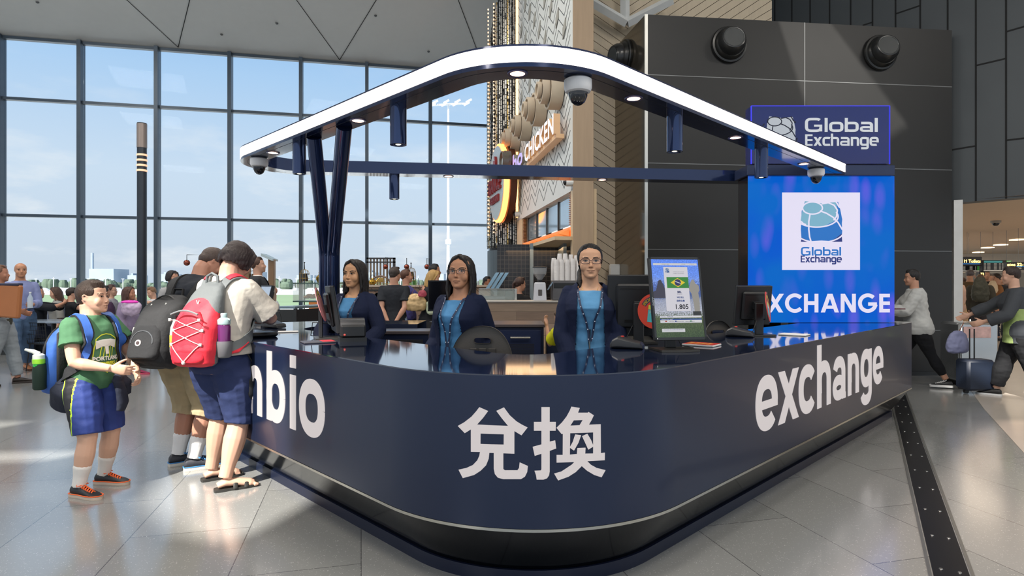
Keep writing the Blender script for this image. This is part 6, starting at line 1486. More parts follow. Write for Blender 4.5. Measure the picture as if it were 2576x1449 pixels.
mb = MB(); rs = []
for t, kw in ((0, .80), (.06, .96), (.3, 1.0), (.6, .95), (.85, .74), (1.0, .45)):
    rs.append([Vector((.125 * kw * math.copysign(abs(math.cos(a)) ** .7, math.cos(a)), .305 - .045 * t * t + .035 * (1 if math.sin(a) > 0 else .2) * math.sin(a), z0 + .03 + .33 * t)) for a in [2 * PI * k / 24 for k in range(24)]])
mb.rings(rs); me = remesh(mb, .006, 3, .004); fb = BVHTree.FromPolygons([v.co for v in me.vertices], [tuple(p.vertices) for p in me.polygons]); fp = put('front_pocket', me, mat('pack_red2', '#c92034', .6, bump=.25, bs=25), rp)
mb = MB(); zz = [.93, 1.0, 1.07, 1.14, 1.20]
def onb(x, z): h = fb.ray_cast(Vector((x, .8, z)), Vector((0, -1, 0))); return (h[0] if h[0] is not None else Vector((x, .33, z))) + Vector((0, .007, 0))
for (x0, za, x1, zb2) in ((-.10, 1.17, .10, 1.10), (.10, 1.17, -.10, 1.10), (-.11, 1.10, .105, 1.01), (.11, 1.10, -.105, 1.01), (-.105, 1.01, .0, .90), (.105, 1.01, .0, .90)):
    mb.tube([onb(lerp(x0, x1, k / 8), lerp(za, zb2, k / 8)) for k in range(9)], .0028, 6)
mb.ell(onb(0, .895), (.012, .012, .014), 6); put_mb('elastic_cords', mb, cordm, rp)
mb = MB()
for s_ in (-1, 1):
    for z in (1.17, 1.10, 1.01): p = onb(s_ * .108, z); mb.bbox(p.x - .010, p.x + .010, p.y - .004, p.y + .004, z - .010, z + .010, .002)
put_mb('cord_loops', mb, mat('pack_pale', '#b9b6b2', .6), rp)
mb = MB(); mb.tube([onb(-.10 + .2 * k / 10, 1.205 + .025 * math.sin(PI * k / 10)) for k in range(11)], .006, 6); put_mb('zip', mb, mat('zip_grey', '#75787a', .5), rp)
mb = MB(); p = rb.ray_cast(Vector((0, .8, 1.275)), Vector((0, -1, 0)))[0] + Vector((0, .003, 0)); mb.prism([(-.014, -.02), (0, .022), (.014, -.02), (.006, -.016), (0, .0), (-.006, -.016)], 0, .002, M=Matrix.Translation(p) @ Matrix.Rotation(-PI / 2, 4, 'X')); put_mb('badge', mb, mat('pack_pale', '#b9b6b2', .6), rp, False)
mb = MB(); mb.tube([(-.045, .075, 1.40), (-.04, .075, 1.455), (0, .078, 1.475), (.04, .075, 1.455), (.045, .075, 1.40)], .010, 8); put_mb('grab_handle', mb, gry, rp)
for s_ in (-1, 1):
    pts = [(s_ * .06, .10, 1.36), (s_ * .085, .03, 1.44), (s_ * .095, -.06, 1.43), (s_ * .12, -.16, 1.30), (s_ * .135, -.18, 1.18), (s_ * .165, -.08, 1.05), (s_ * .18, .03, .98), (s_ * .15, .15, .94)]
    strap(rp, tb, pts, .062, .012, gry, 'shoulder_strap', .012); strap(rp, tb, pts[1:5], .040, .010, redf, 'strap_pad', .020)
mb = MB(); mb.tube([(-.145, .18, .93), (-.20, .10, .95), (-.22, .0, 1.0)], [.02, .045, .015], 10, flat=.3); put_mb('hip_wing', mb, redf, rp)
for s_ in (-1,): mb = MB(); mb.lathe([(.034, 0), (.046, .01), (.052, .09), (.050, .11)], (s_ * .175, .185, .915), 22, cap=False); put_mb('mesh_pocket', mb, mat('mesh_grey', '#6e7072', .8, alpha=.75), rp)
bt = empty('water_bottle', (wx, wy, 0), math.radians(WYAW), label='purple water bottle with grey lid in the side pocket of the red backpack', cat='bottle')
c0 = (-.175, .185, .93)
mb = MB(); mb.lathe([(.001, 0), (.036, 0), (.040, .015), (.041, .19), (.036, .205)], c0, 24); put_mb('bottle_body', mb, mat('bottle_purple', '#5b1f56', .1, var=.05, spec=.8), bt)
mb = MB(); mb.lathe([(.040, .205), (.041, .235), (.030, .245), (.020, .25), (.022, .275), (.018, .28), (.001, .28)], c0, 24); mb.tube([(c0[0] - .03, c0[1], c0[2] + .24), (c0[0] - .055, c0[1] + .01, c0[2] + .235)], .006, 6); put_mb('lid', mb, mat('lid_teal', '#8fa5a6', .4), bt)
bt = empty('water_bottle', (wx, wy, 0), math.radians(WYAW), label='clear bottle with black cap and yellow label at the left side of the red backpack', cat='bottle'); c0 = (.185, .20, .93)
mb = MB(); mb.lathe([(.001, 0), (.030, 0), (.034, .02), (.034, .14), (.030, .18), (.014, .225), (.013, .24)], c0, 22); put_mb('bottle_body', mb, mat('bottle_clear', '#c6cfcb', .05, alpha=.55, var=0), bt)
mb = MB(); mb.lathe([(.0348, .05), (.0348, .13)], c0, 22, cap=False); put_mb('bottle_label', mb, mat('label_yellow', '#c9b53e', .5, var=.4, vs=60), bt)
mb = MB(); mb.lathe([(.016, .238), (.016, .262), (.001, .264)], c0, 16); put_mb('cap', mb, mat('cap_black', '#1b1b1d', .4), bt)
# black shoulder bag hanging at her front, strap down from the backpack side
sb_ = empty('shoulder_bag', (wx, wy, 0), math.radians(WYAW), label='slim black bag hanging on a long strap beside the woman in navy cropped trousers', cat='bag')
mb = MB(); mb.tube([(-.215, -.06, .86), (-.225, -.08, .76), (-.225, -.09, .64), (-.21, -.08, .56)], [.035, .085, .10, .06], 14, flat=.30, up=(1, 0, 0)); put('bag_body', remesh(mb, .007, 2, .006), blk, sb_)
mb = MB(); mb.tube([(-.155, -.10, 1.12), (-.185, -.08, 1.02), (-.215, -.06, .92), (-.215, -.06, .85)], .009, 8, flat=.4); mb.tube([(-.17, .12, 1.02), (-.205, .03, .98), (-.225, -.04, .86)], .006, 8); put_mb('bag_strap', mb, blk, sb_)

MS = 1.76; mx_, my_ = PX(466, 4.62), 4.62; MYAW = 172
man = person('man in dark navy polo shirt and beige cargo shorts, leaning over the counter', MS, (mx_, my_, 0), MYAW, q=.006, fat=1.12, skin='#b07f69', hair=('short', '#4b3c36'), lean=20,
    head=(-34, 30, 0), wr=(-.02, -.30, .60), wl=(.08, -.30, .60), er=(-.9, .3, -.4), el=(.9, .3, -.4), feet=((-.055, .02), (.055, -.03)), footyaw=(-52, -42),
    top=dict(col='#23272f', sleeve=.40, hem=.48, off=.014, flare=.010, noise=.008, kind='polo_shirt'), bottom=dict(kind='cargo_shorts', col='#a89878', hem=.60, off=.013, flare=.010, waist=.56, noise=.009), shoes=('shoe', '#30323a', '#d6d0c4', '#3f86c8'), socks=('#e6e6e6', .82))
bk_ = empty('backpack', (mx_, my_, 0), math.radians(MYAW), label='big black backpack with round badge hanging off the man in the navy polo', cat='backpack')
tb = man['topbvh']
MA = Matrix.Translation((0, .125, 1.03)) @ Matrix.Rotation(math.radians(14), 4, 'X') @ Matrix.Scale(.88, 4)
mb = MB(); rs = []
for t, kw, y0_, d_ in ((-.30, .72, .06, .16), (-.27, .9, .03, .26), (-.18, 1.0, .0, .33), (0, 1.0, .0, .33), (.12, .97, .0, .29), (.22, .88, .0, .22), (.29, .66, .0, .15), (.32, .36, .02, .06)):
    rs.append([MA @ Vector((.185 * kw * math.copysign(abs(math.cos(a)) ** .65, math.cos(a)), y0_ + d_ / 2 + d_ / 2 * math.copysign(abs(math.sin(a)) ** .75, math.sin(a)), t)) for a in [2 * PI * k / 32 for k in range(32)]])
mb.rings(rs); me = remesh(mb, .007, 3, .008); kb = BVHTree.FromPolygons([v.co for v in me.vertices], [tuple(p.vertices) for p in me.polygons]); put('main_body', me, mat('pack_black3', '#1c1d20', .8, bump=.3, bs=40), bk_)
mb = MB(); rs = []
for t, kw in ((0, .8), (.1, .98), (.5, 1.0), (.85, .9), (1, .6)):
    rs.append([MA @ Vector((.135 * kw * math.copysign(abs(math.cos(a)) ** .6, math.cos(a)), .315 - .02 * t + .05 * math.sin(a), -.25 + .27 * t)) for a in [2 * PI * k / 24 for k in range(24)]])
mb.rings(rs); me = remesh(mb, .007, 3, .005); kf = BVHTree.FromPolygons([v.co for v in me.vertices], [tuple(p.vertices) for p in me.polygons]); put('front_pocket', me, mat('pack_black4', '#202124', .85, bump=.3, bs=40), bk_)
c = MA @ Vector((.02, .8, -.13)); dd = (MA.to_3x3() @ Vector((0, -1, 0))); hp_ = kf.ray_cast(c, dd)[0]
if hp_: mb = MB(); mb.lathe([(.022, 0), (.022, .004), (.001, .005)], seg=20, M=Matrix.Translation(hp_) @ (-dd).to_track_quat('Z', 'Y').to_matrix().to_4x4()); bd = put_mb('badge', mb, mat('badge_white', '#d9d4d0', .5), bk_); mb = MB(); mb.lathe([(.013, .005), (.013, .0065), (.001, .007)], seg=14, M=Matrix.Translation(hp_) @ (-dd).to_track_quat('Z', 'Y').to_matrix().to_4x4()); put_mb('badge_centre', mb, mat('badge_dark', '#3a2a2c', .5, var=.6, vs=120), bd)
mb = MB(); mb.tube([kf.find_nearest(MA @ Vector((.11 * math.cos(a), .40, -.13 + .10 * math.sin(a))))[0] for a in [PI * k / 14 for k in range(15)]], .005, 6); put_mb('pocket_zip', mb, mat('zip_steel', '#55585c', .4, .5), bk_)
mb = MB(); mb.tube([MA @ Vector((.165 * math.cos(a), .17, .03 + .265 * math.sin(a))) for a in [PI * k / 18 for k in range(-3, 22)]], .006, 6); put_mb('zip', mb, mat('zip_black', '#0e0e10', .5), bk_)
mb = MB()
for x, z in ((.07, .26), (-.05, .285), (.12, -.0)): p = kb.find_nearest(MA @ Vector((x, .30, z)))[0]; mb.tube([p, p + Vector((0, .012, -.02)), p + Vector((0, .014, -.055))], .006, 6)
put_mb('zip_pulls', mb, mat('steel_edge', '#b9b9b4', .3, .9), bk_)
mb = MB(); mb.tube([MA @ Vector((-.05, .04, .30)), MA @ Vector((-.04, .03, .38)), MA @ Vector((.04, .03, .38)), MA @ Vector((.05, .04, .30))], .014, 8, flat=.5); put_mb('grab_handle', mb, blk, bk_)
Um = man['U']; S = MS
for s_ in (-1, 1):
    pts = [MA @ Vector((s_ * .08, .0, .25)), Um((s_ * .115, .08, .80 * S)), Um((s_ * .115, -.02, .86 * S)), Um((s_ * .12, -.14, .78 * S)), Um((s_ * .14, -.15, .68 * S)), Um((s_ * .2, .0, .62 * S)), MA @ Vector((s_ * .15, .0, -.22))]
    strap(bk_, tb, pts, .070, .014, blk, 'shoulder_strap', .012)
# ================================================================ things on and around the counter
plastic = mat('black_plastic', '#1d1e20', .42, var=.08); plastic2 = mat('dark_bezel', '#26282b', .4, var=.05); hub = mat('hub_dark', '#141516', .5)
def basis(x, y, z, az, tilt=0.0):                                   # local -Y is the facing direction
    return Matrix.Translation((x, y, z)) @ Matrix.Rotation(math.radians(az), 4, 'Z') @ Matrix.Rotation(math.radians(tilt), 4, 'X')
def monitor(x, y, az, w, h, zc, tilt, label, screen=None, base='plate', z0=TOPZ, group=None):
    e = empty('monitor', (x, y, z0), label=label, cat='monitor', group=group); M = basis(x, y, zc, az, tilt)
    mb = MB(); mb.bbox(-w / 2, w / 2, -.012, .018, -h / 2, h / 2, .004, M=M); mb.bbox(-w * .36, w * .36, .016, .045, -h * .36, h * .36, .012, M=M); hs = mk('housing', mb, plastic, e)
    mb = MB()
    for a, b, c, d in ((-w / 2, w / 2, h / 2 - .012, h / 2), (-w / 2, w / 2, -h / 2, -h / 2 + .016), (-w / 2, -w / 2 + .012, -h / 2, h / 2), (w / 2 - .012, w / 2, -h / 2, h / 2)): mb.box(a, b, -.016, -.011, c, d, M=M)
    mk('bezel', mb, plastic2, e, 0)
    mb = MB(); mb.box(-w / 2 + .012, w / 2 - .012, -.0135, -.012, -h / 2 + .016, h / 2 - .012, M=M); mk('screen', mb, screen or mat('screen_off', '#0c0d10', .12), e, 0)
    mb = MB(); mb.box(-w * .3, w * .3, .0455, .047, h * .28, h * .29, M=M); mb.box(-w * .22, w * .22, .0455, .047, -h * .27, -h * .22, M=M); mk('rear_slots', mb, mat('slot_black', '#060607', .8), hs, 0)
    M2 = basis(x, y, 0, az)
    mb = MB(); bk = .05 + math.sin(math.radians(-tilt)) * 0; mb.bbox(-.035, .035, .075, .10, z0 + .01, zc + .02, .006, M=M2); mb.bbox(-.03, .03, .03, .08, zc - .03, zc + .03, .004, M=M2); mk('stand', mb, plastic, e)
    mb = MB(); mb.prism([(-.12, -.06), (.0, -.085), (.12, -.06), (.12, .13), (-.12, .13)], z0 + .001, z0 + .013, M=M2); mk('base', mb, mat('stand_grey', '#4a4743', .35, .6), e)
    mb = MB(); mb.tube([M @ Vector((.03, .05, -h * .3)), M2 @ Vector((.05, .14, z0 + .12)), M2 @ Vector((.10, .15, z0 + .02)), M2 @ Vector((.16, .10, z0 + .005))], .0035, 6); mk('cable', mb, hub, e)
    return e, M
# the customer-facing rate display
m1, M = monitor(PX(1702, 3.62), 3.62, 10, .325, .50, 1.315, -11, 'portrait monitor showing a Brazilian flag and the rate 1.805, facing the customers', None)
w, h = .301, .472
def TM_(u, v, k=0): return M @ Vector((u, -.0138 - k, v))
def md(name, tri, k, c, es=.75): mb = MB(); mb.flat(tri, TM_, .0003 + k * .0003); return mk(name, mb, em('px_' + c, c, es), m1, 0)
def rq(x0, z0, x1, z1): return [(x0, z0), (x1, z0), (x1, z1), (x0, z1)], [[0, 1, 2, 3]]
def np_(px, py): return (px - .5) * w, (.5 - py) * h               # screen-normalised, origin top-left
def rr(a, b, c, d): x0, z1 = np_(a, b); x1, z0 = np_(c, d); return rq(x0, z0, x1, z1)
city = bpy.data.materials.new('screen_city'); city.use_nodes = True; t_ = city.node_tree; b = t_.nodes['Principled BSDF']; b.inputs['Base Color'].default_value = (0, 0, 0, 1); b.inputs['Roughness'].default_value = .2
tn = N(t_, 'ShaderNodeTexCoord'); sx_n = N(t_, 'ShaderNodeSeparateXYZ'); t_.links.new(tn.outputs['Generated'], sx_n.inputs[0])
rp_ = N(t_, 'ShaderNodeValToRGB'); r_ = rp_.color_ramp; r_.elements[0].position = 0; r_.elements[0].color = (.03, .05, .02, 1); r_.elements[1].position = 1; r_.elements[1].color = (.08, .18, .62, 1)
for p, c in ((.28, (.06, .08, .03, 1)), (.34, (.30, .31, .36, 1)), (.50, (.22, .24, .32, 1)), (.54, (.05, .08, .20, 1)), (.68, (.06, .10, .30, 1)), (.75, (.14, .22, .52, 1)), (.8, (.10, .20, .60, 1))): e_ = r_.elements.new(p); e_.color = c
vo = N(t_, 'ShaderNodeTexVoronoi', inp={'Scale': 55.0}); t_.links.new(tn.outputs['Generated'], vo.inputs['Vector']); ad = N(t_, 'ShaderNodeMath', operation='MULTIPLY_ADD'); ad.inputs[1].default_value = .10; t_.links.new(vo.outputs['Distance'], ad.inputs[0]); t_.links.new(sx_n.outputs['Z'], ad.inputs[2])
bwm = N(t_, 'ShaderNodeMath', operation='SUBTRACT'); t_.links.new(ad.outputs[0], bwm.inputs[0]); bwm.inputs[1].default_value = .03
t_.links.new(bwm.outputs[0], rp_.inputs[0]); mxs2 = N(t_, 'ShaderNodeMixRGB', blend_type='MULTIPLY'); mxs2.inputs[0].default_value = .55; t_.links.new(rp_.outputs[0], mxs2.inputs[1]); t_.links.new(vo.outputs['Distance'], mxs2.inputs[2]); t_.links.new(mxs2.outputs[0], b.inputs['Emission Color']); b.inputs['Emission Strength'].default_value = 1.8
mb = MB(); mb.flat(rq(-w / 2, -h / 2, w / 2, h / 2), TM_, .0002); mk('screen_picture', mb, city, m1, 0)
hill = [(.0, .42), (.06, .40), (.12, .28), (.17, .26), (.22, .32), (.26, .40), (.3, .44), (.3, .5), (0, .5)]; md('screen_hill', ([np_(*p) for p in hill], [list(range(len(hill)))]), 0, '#4a4a63', .5)
md('screen_bar', rr(.04, .05, .97, .077), 1, '#d9dbe2'); md('screen_card', rr(.25, .10, .76, .665), 1, '#e3e1ea')
md('flag_green', rr(.30, .23, .76, .372), 2, '#2f8a35'); md('flag_diamond', ([np_(.38, .301), np_(.53, .36), np_(.685, .301), np_(.53, .243)], [[0, 1, 2, 3]]), 3, '#f0d52a')
md('flag_disc', ([np_(.53 + .068 * math.cos(a), .301 + .068 * w / h * math.sin(a)) for a in [2 * PI * k / 24 for k in range(24)]], [list(range(24))]), 4, '#1f2a66'); md('flag_band', stroke([np_(.47 + .12 * t, .285 + .028 * t) for t in (0, .5, 1)], .004), 5, '#e6e6f0')
statue = [(.80, .30), (.84, .26), (.88, .27), (.90, .31), (.97, .34), (.98, .40), (.95, .43), (.96, .56), (.95, .67), (.84, .67), (.83, .55), (.80, .44), (.76, .40), (.77, .35)]; md('screen_statue', ([np_(*p) for p in statue], [list(range(len(statue)))]), 1, '#b0aca4', .6); md('screen_plinth', rr(.80, .67, .97, .74), 1, '#2e3336')
def mt(name, s, px, py, size, k, c, bold=0): vs, fs = textmesh(s, size, 'CENTER', bold=bold); ox, oz = np_(px, py); md(name, ([(ox + a, oz + b_) for a, b_ in vs], fs), k, c)
mt('rate_text', '1.805', .57, .64, .040, 3, '#33343c', .0007); mt('rate_text', 'BRL', .55, .435, .016, 3, '#2d3a6a', .0008); mt('rate_text', 'Brazilian Real', .55, .452, .006, 3, '#444a66'); mt('rate_text', 'WE SELL', .56, .50, .012, 3, '#2d4a8a', .0005); mt('rate_text', '我們出售', .56, .545, .013, 3, '#2d4a8a', .0004); mt('rate_text', 'FOREIGN EXCHANGE', .565, .168, .0072, 3, '#8a8c96'); mt('rate_text', 'CAMBIO DE MONEDA', .565, .188, .0072, 3, '#8a8c96'); mt('rate_text', 'SYDNEY NSW', .30, .069, .008, 3, '#8a8c96'); mt('rate_text', '13:11:05', .68, .069, .008, 3, '#8a8c96'); mt('rate_text', '11-15°C', .86, .069, .008, 3, '#8a8c96')
globe_on(lambda u, v, k=0: TM_(u, v, k), *np_(.29, .175), *np_(.37, .115), [em('px_a', '#3d6fae', .7), em('px_b', '#2a5a9e', .7), em('px_c', '#24356e', .7), em('px_d', '#dfe2ea', .75)], m1, .0012)
md('screen_bar', rr(.10, .725, .97, .75), 2, '#e6e6ea'); md('screen_blue_bar', rr(.10, .762, .97, .778), 2, '#3158a8'); md('screen_bar', rr(.10, .78, .97, .815), 2, '#e0e0e6'); md('screen_bar', rr(.12, .888, .60, .93), 2, '#dcdde2')
mt('ticker_text', 'WE SELL / 我們出售', .24, .745, .009, 3, '#2d4a8a'); mt('ticker_text', 'BANKNOTES / 紙幣', .24, .776, .008, 4, '#dfe4f2'); mt('ticker_text', 'Kina 2.796     Philippine Peso 36.562     Pakistani Rupee 88.510', .55, .803, .0062, 4, '#4a4d5a'); mt('ticker_text', 'Fees applicable. Ask our staff for further information', .36, .905, .0055, 4, '#4a5a8a')
md('small_flag', rr(.20, .787, .235, .803), 3, '#b03a2a'); md('small_flag', rr(.40, .787, .435, .803), 3, '#3a4fa8'); md('small_flag', rr(.72, .787, .755, .803), 3, '#2f8a50')
vs, fs = textmesh('DELL', .022, 'CENTER', bold=.001); mb = MB(); mb.flat(([(-.1565 + b_ , a - .02) for a, b_ in vs], [f[::-1] for f in fs]), lambda u, v, k=0: M @ Vector((u - .004 + .0, -.0165 - k, v)), .0004); mk('maker_badge', mb, mat('badge_silver', '#c9ccd0', .3, .6), m1, 0)
mb = MB(); mb.box(-.150, -.145, -.0175, -.0165, -.243, -.240, M=M); mk('power_light', mb, em('white_led', '#ffffff', 1.0), m1, 0)
# clerks' monitors seen from behind, each with a red promotion disc
redc = mat('promo_red', '#cf4432', .5, var=.04); ribn = mat('promo_navy', '#22345c', .5); yelt = mat('promo_yellow', '#e9c84e', .5); tealc = mat('promo_teal', '#4fb0b8', .5)
def promo(label, c, az, tilt, r, full=True, roll=0, cols=None):
    e = empty('promotion_disc', c, label=label, cat='sign', group='red round promotion discs hung on the monitors'); Mp = Matrix.Translation(c) @ Matrix.Rotation(math.radians(az), 4, 'Z') @ Matrix.Rotation(math.radians(tilt), 4, 'X') @ Matrix.Rotation(math.radians(roll), 4, 'Y')
    T = lambda u, v, k=0: Mp @ Vector((u, -k, v))
    pl = [(r * math.cos(a), r * math.sin(a)) for a in [2 * PI * k / 48 for k in range(48)]]
    mb = MB(); mb.flat((pl, [list(range(48))]), T, .004); mk('disc', mb, cols or redc, e, 0)
    rb_ = stroke(arc(0, 0, r * .72, r * .72, 160, 35, 24), r * .26); mb = MB(); mb.flat(rb_, T, .005); mk('ribbon', mb, ribn, e, 0)
    mb = MB(); txt = 'SPECIAL PROMOTION'
    for i, chh in enumerate(txt):
        a = math.radians(157 - i * 119 / (len(txt) - 1)); vs, fs = textmesh(chh, r * .22, 'CENTER', bold=.001); rot = a - PI / 2; ca, sa = math.cos(rot), math.sin(rot)
        mb.flat(([(r * .65 * math.cos(a) + x * ca - y * sa, r * .65 * math.sin(a) + x * sa + y * ca) for x, y in vs], fs), T, .0058)
    mk('lettering', mb, yelt, e, 0)
    if full:
        mb = MB(); mb.flat(rq(-r * .4, -r * .65, r * .35, r * .05), T, .005); mk('offer_panel', mb, tealc, e, 0); mb = MB(); mb.flat(rq(-r * .4, .07 * r, r * .35, .30 * r), T, .005); mk('price_panel', mb, mat('promo_lime', '#c6cf4a', .5), e, 0)
        vs, fs = textmesh('10% OFF', r * .3, 'CENTER', bold=.001); mb = MB(); mb.flat(([(x * .6, y - r * .15) for x, y in vs], fs), T, .006); mk('lettering', mb, mat('promo_white', '#e9ecec', .5), e, 0)
    return e
monitor(PX(1602, 4.15), 4.15, 176, .40, .42, 1.255, -6, 'large black monitor seen from behind, between the smiling woman and the portrait monitor')
promo('red promotion disc half hidden behind the portrait monitor', P(1647, 783, 3.92), 8, -6, .115, True, 8)
monitor(PX(1893, 4.75), 4.75, 190, .30, .31, 1.235, -8, 'smaller black monitor seen from behind, in front of the LED screen')
promo('red promotion disc turned edge-on beside the smaller black monitor', P(1931, 772, 4.55), 62, -8, .115, True, 20)
# left station: monitor edge-on, printer, pale disc
monitor(PX(838, 4.45), 4.45, 112, .40, .34, 1.22, -9, 'black monitor seen edge-on in front of the V posts')
promo('pale pink promotion disc seen edge-on at the left monitor', P(806, 766, 4.3), 100, -16, .125, False, 0, mat('promo_pale', '#d98f90', .5))
def printer():
    x, y = PX(886, 4.3), 4.3; e = empty('receipt_printer', (x, y, TOPZ), label='black receipt printer beside the left monitor', cat='printer'); Mq = basis(x, y, TOPZ, 20)
    mb = MB(); mb.bbox(-.085, .085, -.10, .10, .028, .115, .012, M=Mq); mb.prism([(-.09, -.105), (.09, -.105), (.09, .105), (-.09, .105)], .0, .028, M=Mq); mk('body', mb, plastic, e)
    mb = MB(); rs = [[Mq @ Vector((xx, .02 + .085 * math.cos(a), .085 + .075 * math.sin(a))) for a in [PI * k / 14 for k in range(15)]] for xx in (-.084, .084)]; mb.rings(rs); mk('cover', mb, mat('printer_cover', '#3a3a3c', .3), e)
    mb = MB(); mb.ell(Mq @ Vector((-.06, -.106, .05)), (.008, .004, .008), 6); mk('button', mb, mat('button_red', '#c24a40', .4, emit='#c24a40', es=.3), e)
printer()
def flatbox(name, px, py, Y, w_, d_, h_, az, m, label, cat, bev=.004, z0=TOPZ, extra=None, group=None):
    x = PX(px, Y); e = empty(name, (x, Y, z0), label=label, cat=cat, group=group); Mq = basis(x, Y, z0, az); mb = MB(); mb.bbox(-w_ / 2, w_ / 2, -d_ / 2, d_ / 2, .001, h_, bev, M=Mq); mk('body', mb, m, e)
    if extra: extra(e, Mq)
    return e
def book_top(e, Mq):
    mb = MB(); mb.box(-.10, .10, -.075, .075, .0125, .0135, M=Mq); mk('cover', mb, mat('leaflet_red', '#c2342c', .4, var=.5, vs=25), e, 0)
    mb = MB()
    for k in range(4): mb.box(-.08 + k * .04, -.055 + k * .04, -.05, .04, .0136, .014, M=Mq)
    mk('cover_panels', mb, mat('leaflet_amber', '#e0a04a', .4, var=.5, vs=30), e, 0)
flatbox('leaflet_pad', 1765, 870, 3.95, .205, .155, .012, -38, mat('paper_white', '#e6e3df', .6), 'pad of red leaflets lying right of the portrait monitor', 'leaflets', .002, extra=book_top)
flatbox('leaflet_pad', 1998, 850, 4.75, .20, .15, .010, -40, mat('paper_white', '#e6e3df', .6), 'pale leaflet pad lying on the blue reflection near the LED screen', 'leaflets', .002)
flatbox('leaflet_pad', 800, 862, 4.15, .21, .15, .010, 30, mat('mat_dark', '#3b3a40', .5), 'dark leaflet pad on the counter left of the centre seated stool', 'leaflets', .002, extra=lambda e, Mq: mk('red_corner', MB().box(.02, .10, -.07, .05, .0105, .0115, M=Mq), mat('leaflet_red2', '#b8303a', .4, var=.3, vs=30), e, 0))
def reader(px, Y, az, label):
    x = PX(px, Y); e = empty('card_reader', (x, Y, TOPZ), label=label, cat='card reader'); Mq = basis(x, Y, TOPZ, az)
    mb = MB(); rs = []
    for y_, hh_, ww in ((-.10, .022, .05), (-.085, .04, .06), (-.02, .055, .062), (.05, .075, .066), (.085, .055, .062), (.10, .03, .05)): rs.append([Mq @ Vector((ww * math.copysign(abs(math.cos(a)) ** .5, math.cos(a)), y_, .002 + hh_ / 2 + hh_ / 2 * math.copysign(abs(math.sin(a)) ** .5, math.sin(a)))) for a in [2 * PI * k / 20 for k in range(20)]])
    mb.rings(rs); mk('body', mb, mat('reader_grey', '#3b3b3d', .4), e); mb = MB(); mb.ell(Mq @ Vector((0, .03, .074)), (.012, .012, .004), 6); mk('indicator', mb, mat('reader_red', '#d04038', .4, emit='#d04038', es=.4), e)
reader(1578, 3.78, 70, 'dark note scanner lying in front of the large black monitor'); reader(1862, 4.62, 60, 'dark note scanner under the smaller black monitor'); reader(690, 5.55, 60, 'dark card reader on the rear left corner of the counter')
flatbox('laptop_sleeve', 650, 842, 4.62, .24, .18, .035, 40, mat('sleeve_black', '#16171a', .4), 'black zipped case on the counter in front of the woman in the pale T-shirt', 'case', .012)
flatbox('paper_stack', 725, 826, 5.05, .16, .12, .008, 20, mat('paper_white', '#e6e3df', .6), 'small stack of pale papers on the rear left counter', 'papers', .002)
monitor(PX(664, 6.15), 6.15, -48, .30, .34, 1.22, -14, 'pale-screened monitor facing left at the far end of the counter', mat('screen_pale', '#a9b8cc', .15, emit='#a9b8cc', es=.25))
monitor(PX(1112, 6.25), 6.25, -14, .30, .32, 1.28, 0, 'dark display on the rear counter left of the woman with glasses')
# stools / chairs: moulded round backs with a grip hole
def chair(label, x, y, az, zt, wd):
    e = empty('moulded_chair', (x, y, 0), math.radians(az), label=label, cat='chair', group='grey moulded chairs inside the counter'); gm = mat('chair_grey', '#4b4641', .5, var=.06, bump=.1, bs=200)
    outl = [(wd / 2 * math.copysign(abs(math.cos(a)) ** .85, math.cos(a)), zt - .30 + .30 * abs(math.sin(a)) ** .9) for a in [PI * k / 28 for k in range(29)]] + [(-wd / 2 * .92, zt - .42), (wd / 2 * .92, zt - .42)]
    hole = [(.055 * math.copysign(abs(math.cos(a)) ** .5, math.cos(a)), zt - .095 + .018 * math.copysign(abs(math.sin(a)) ** .6, math.sin(a))) for a in [2 * PI * k / 24 for k in range(24)]]
    tri = fill2([outl, hole], cut=.03); mb = MB(); mb.flat(tri, lambda u, v, k=0: Vector((u, .02 - k + .9 * u * u - .12 * (v - zt + .4) * .3, v)), .022); mk('backrest', mb, gm, e, 40, local=True)
    mb = MB()
    for r_ in range(2):
        for c_ in range(3): u = -.062 + c_ * .062; v = zt - .165 - r_ * .055; mb.bbox(u - .025, u + .025, -.004 + .9 * u * u, .004 + .9 * u * u, v - .02, v + .02, .003)
    mk('pressed_panels', mb, mat('chair_grey_dark', '#3a3632', .5), e, local=True)
    mb = MB(); mb.bbox(-.21, .21, -.42, .02, zt - .45, zt - .41, .015); mk('seat', mb, gm, e, local=True)
    mb = MB(); mb.cyl((0, -.2, .05), (0, -.2, zt - .45), .025, 12); mk('column', mb, steel, e, local=True); mb = MB()
    for k in range(5): a = 2 * PI * k / 5; mb.tube([(0, -.2, .07), (.26 * math.cos(a), -.2 + .26 * math.sin(a), .035)], [.022, .014], 8)
    mk('base', mb, plastic, e, local=True)
chair('grey moulded chair back with grip hole, in front of the woman with long hair', PX(1214, 3.92), 3.92, 172, 1.13, .42)
chair('grey moulded chair back with grip hole, between the two black monitors', PX(1806, 5.15), 5.15, 186, 1.09, .30)
chair('grey moulded chair behind the large black monitor', PX(1600, 4.6), 4.62, 180, 1.05, .40)
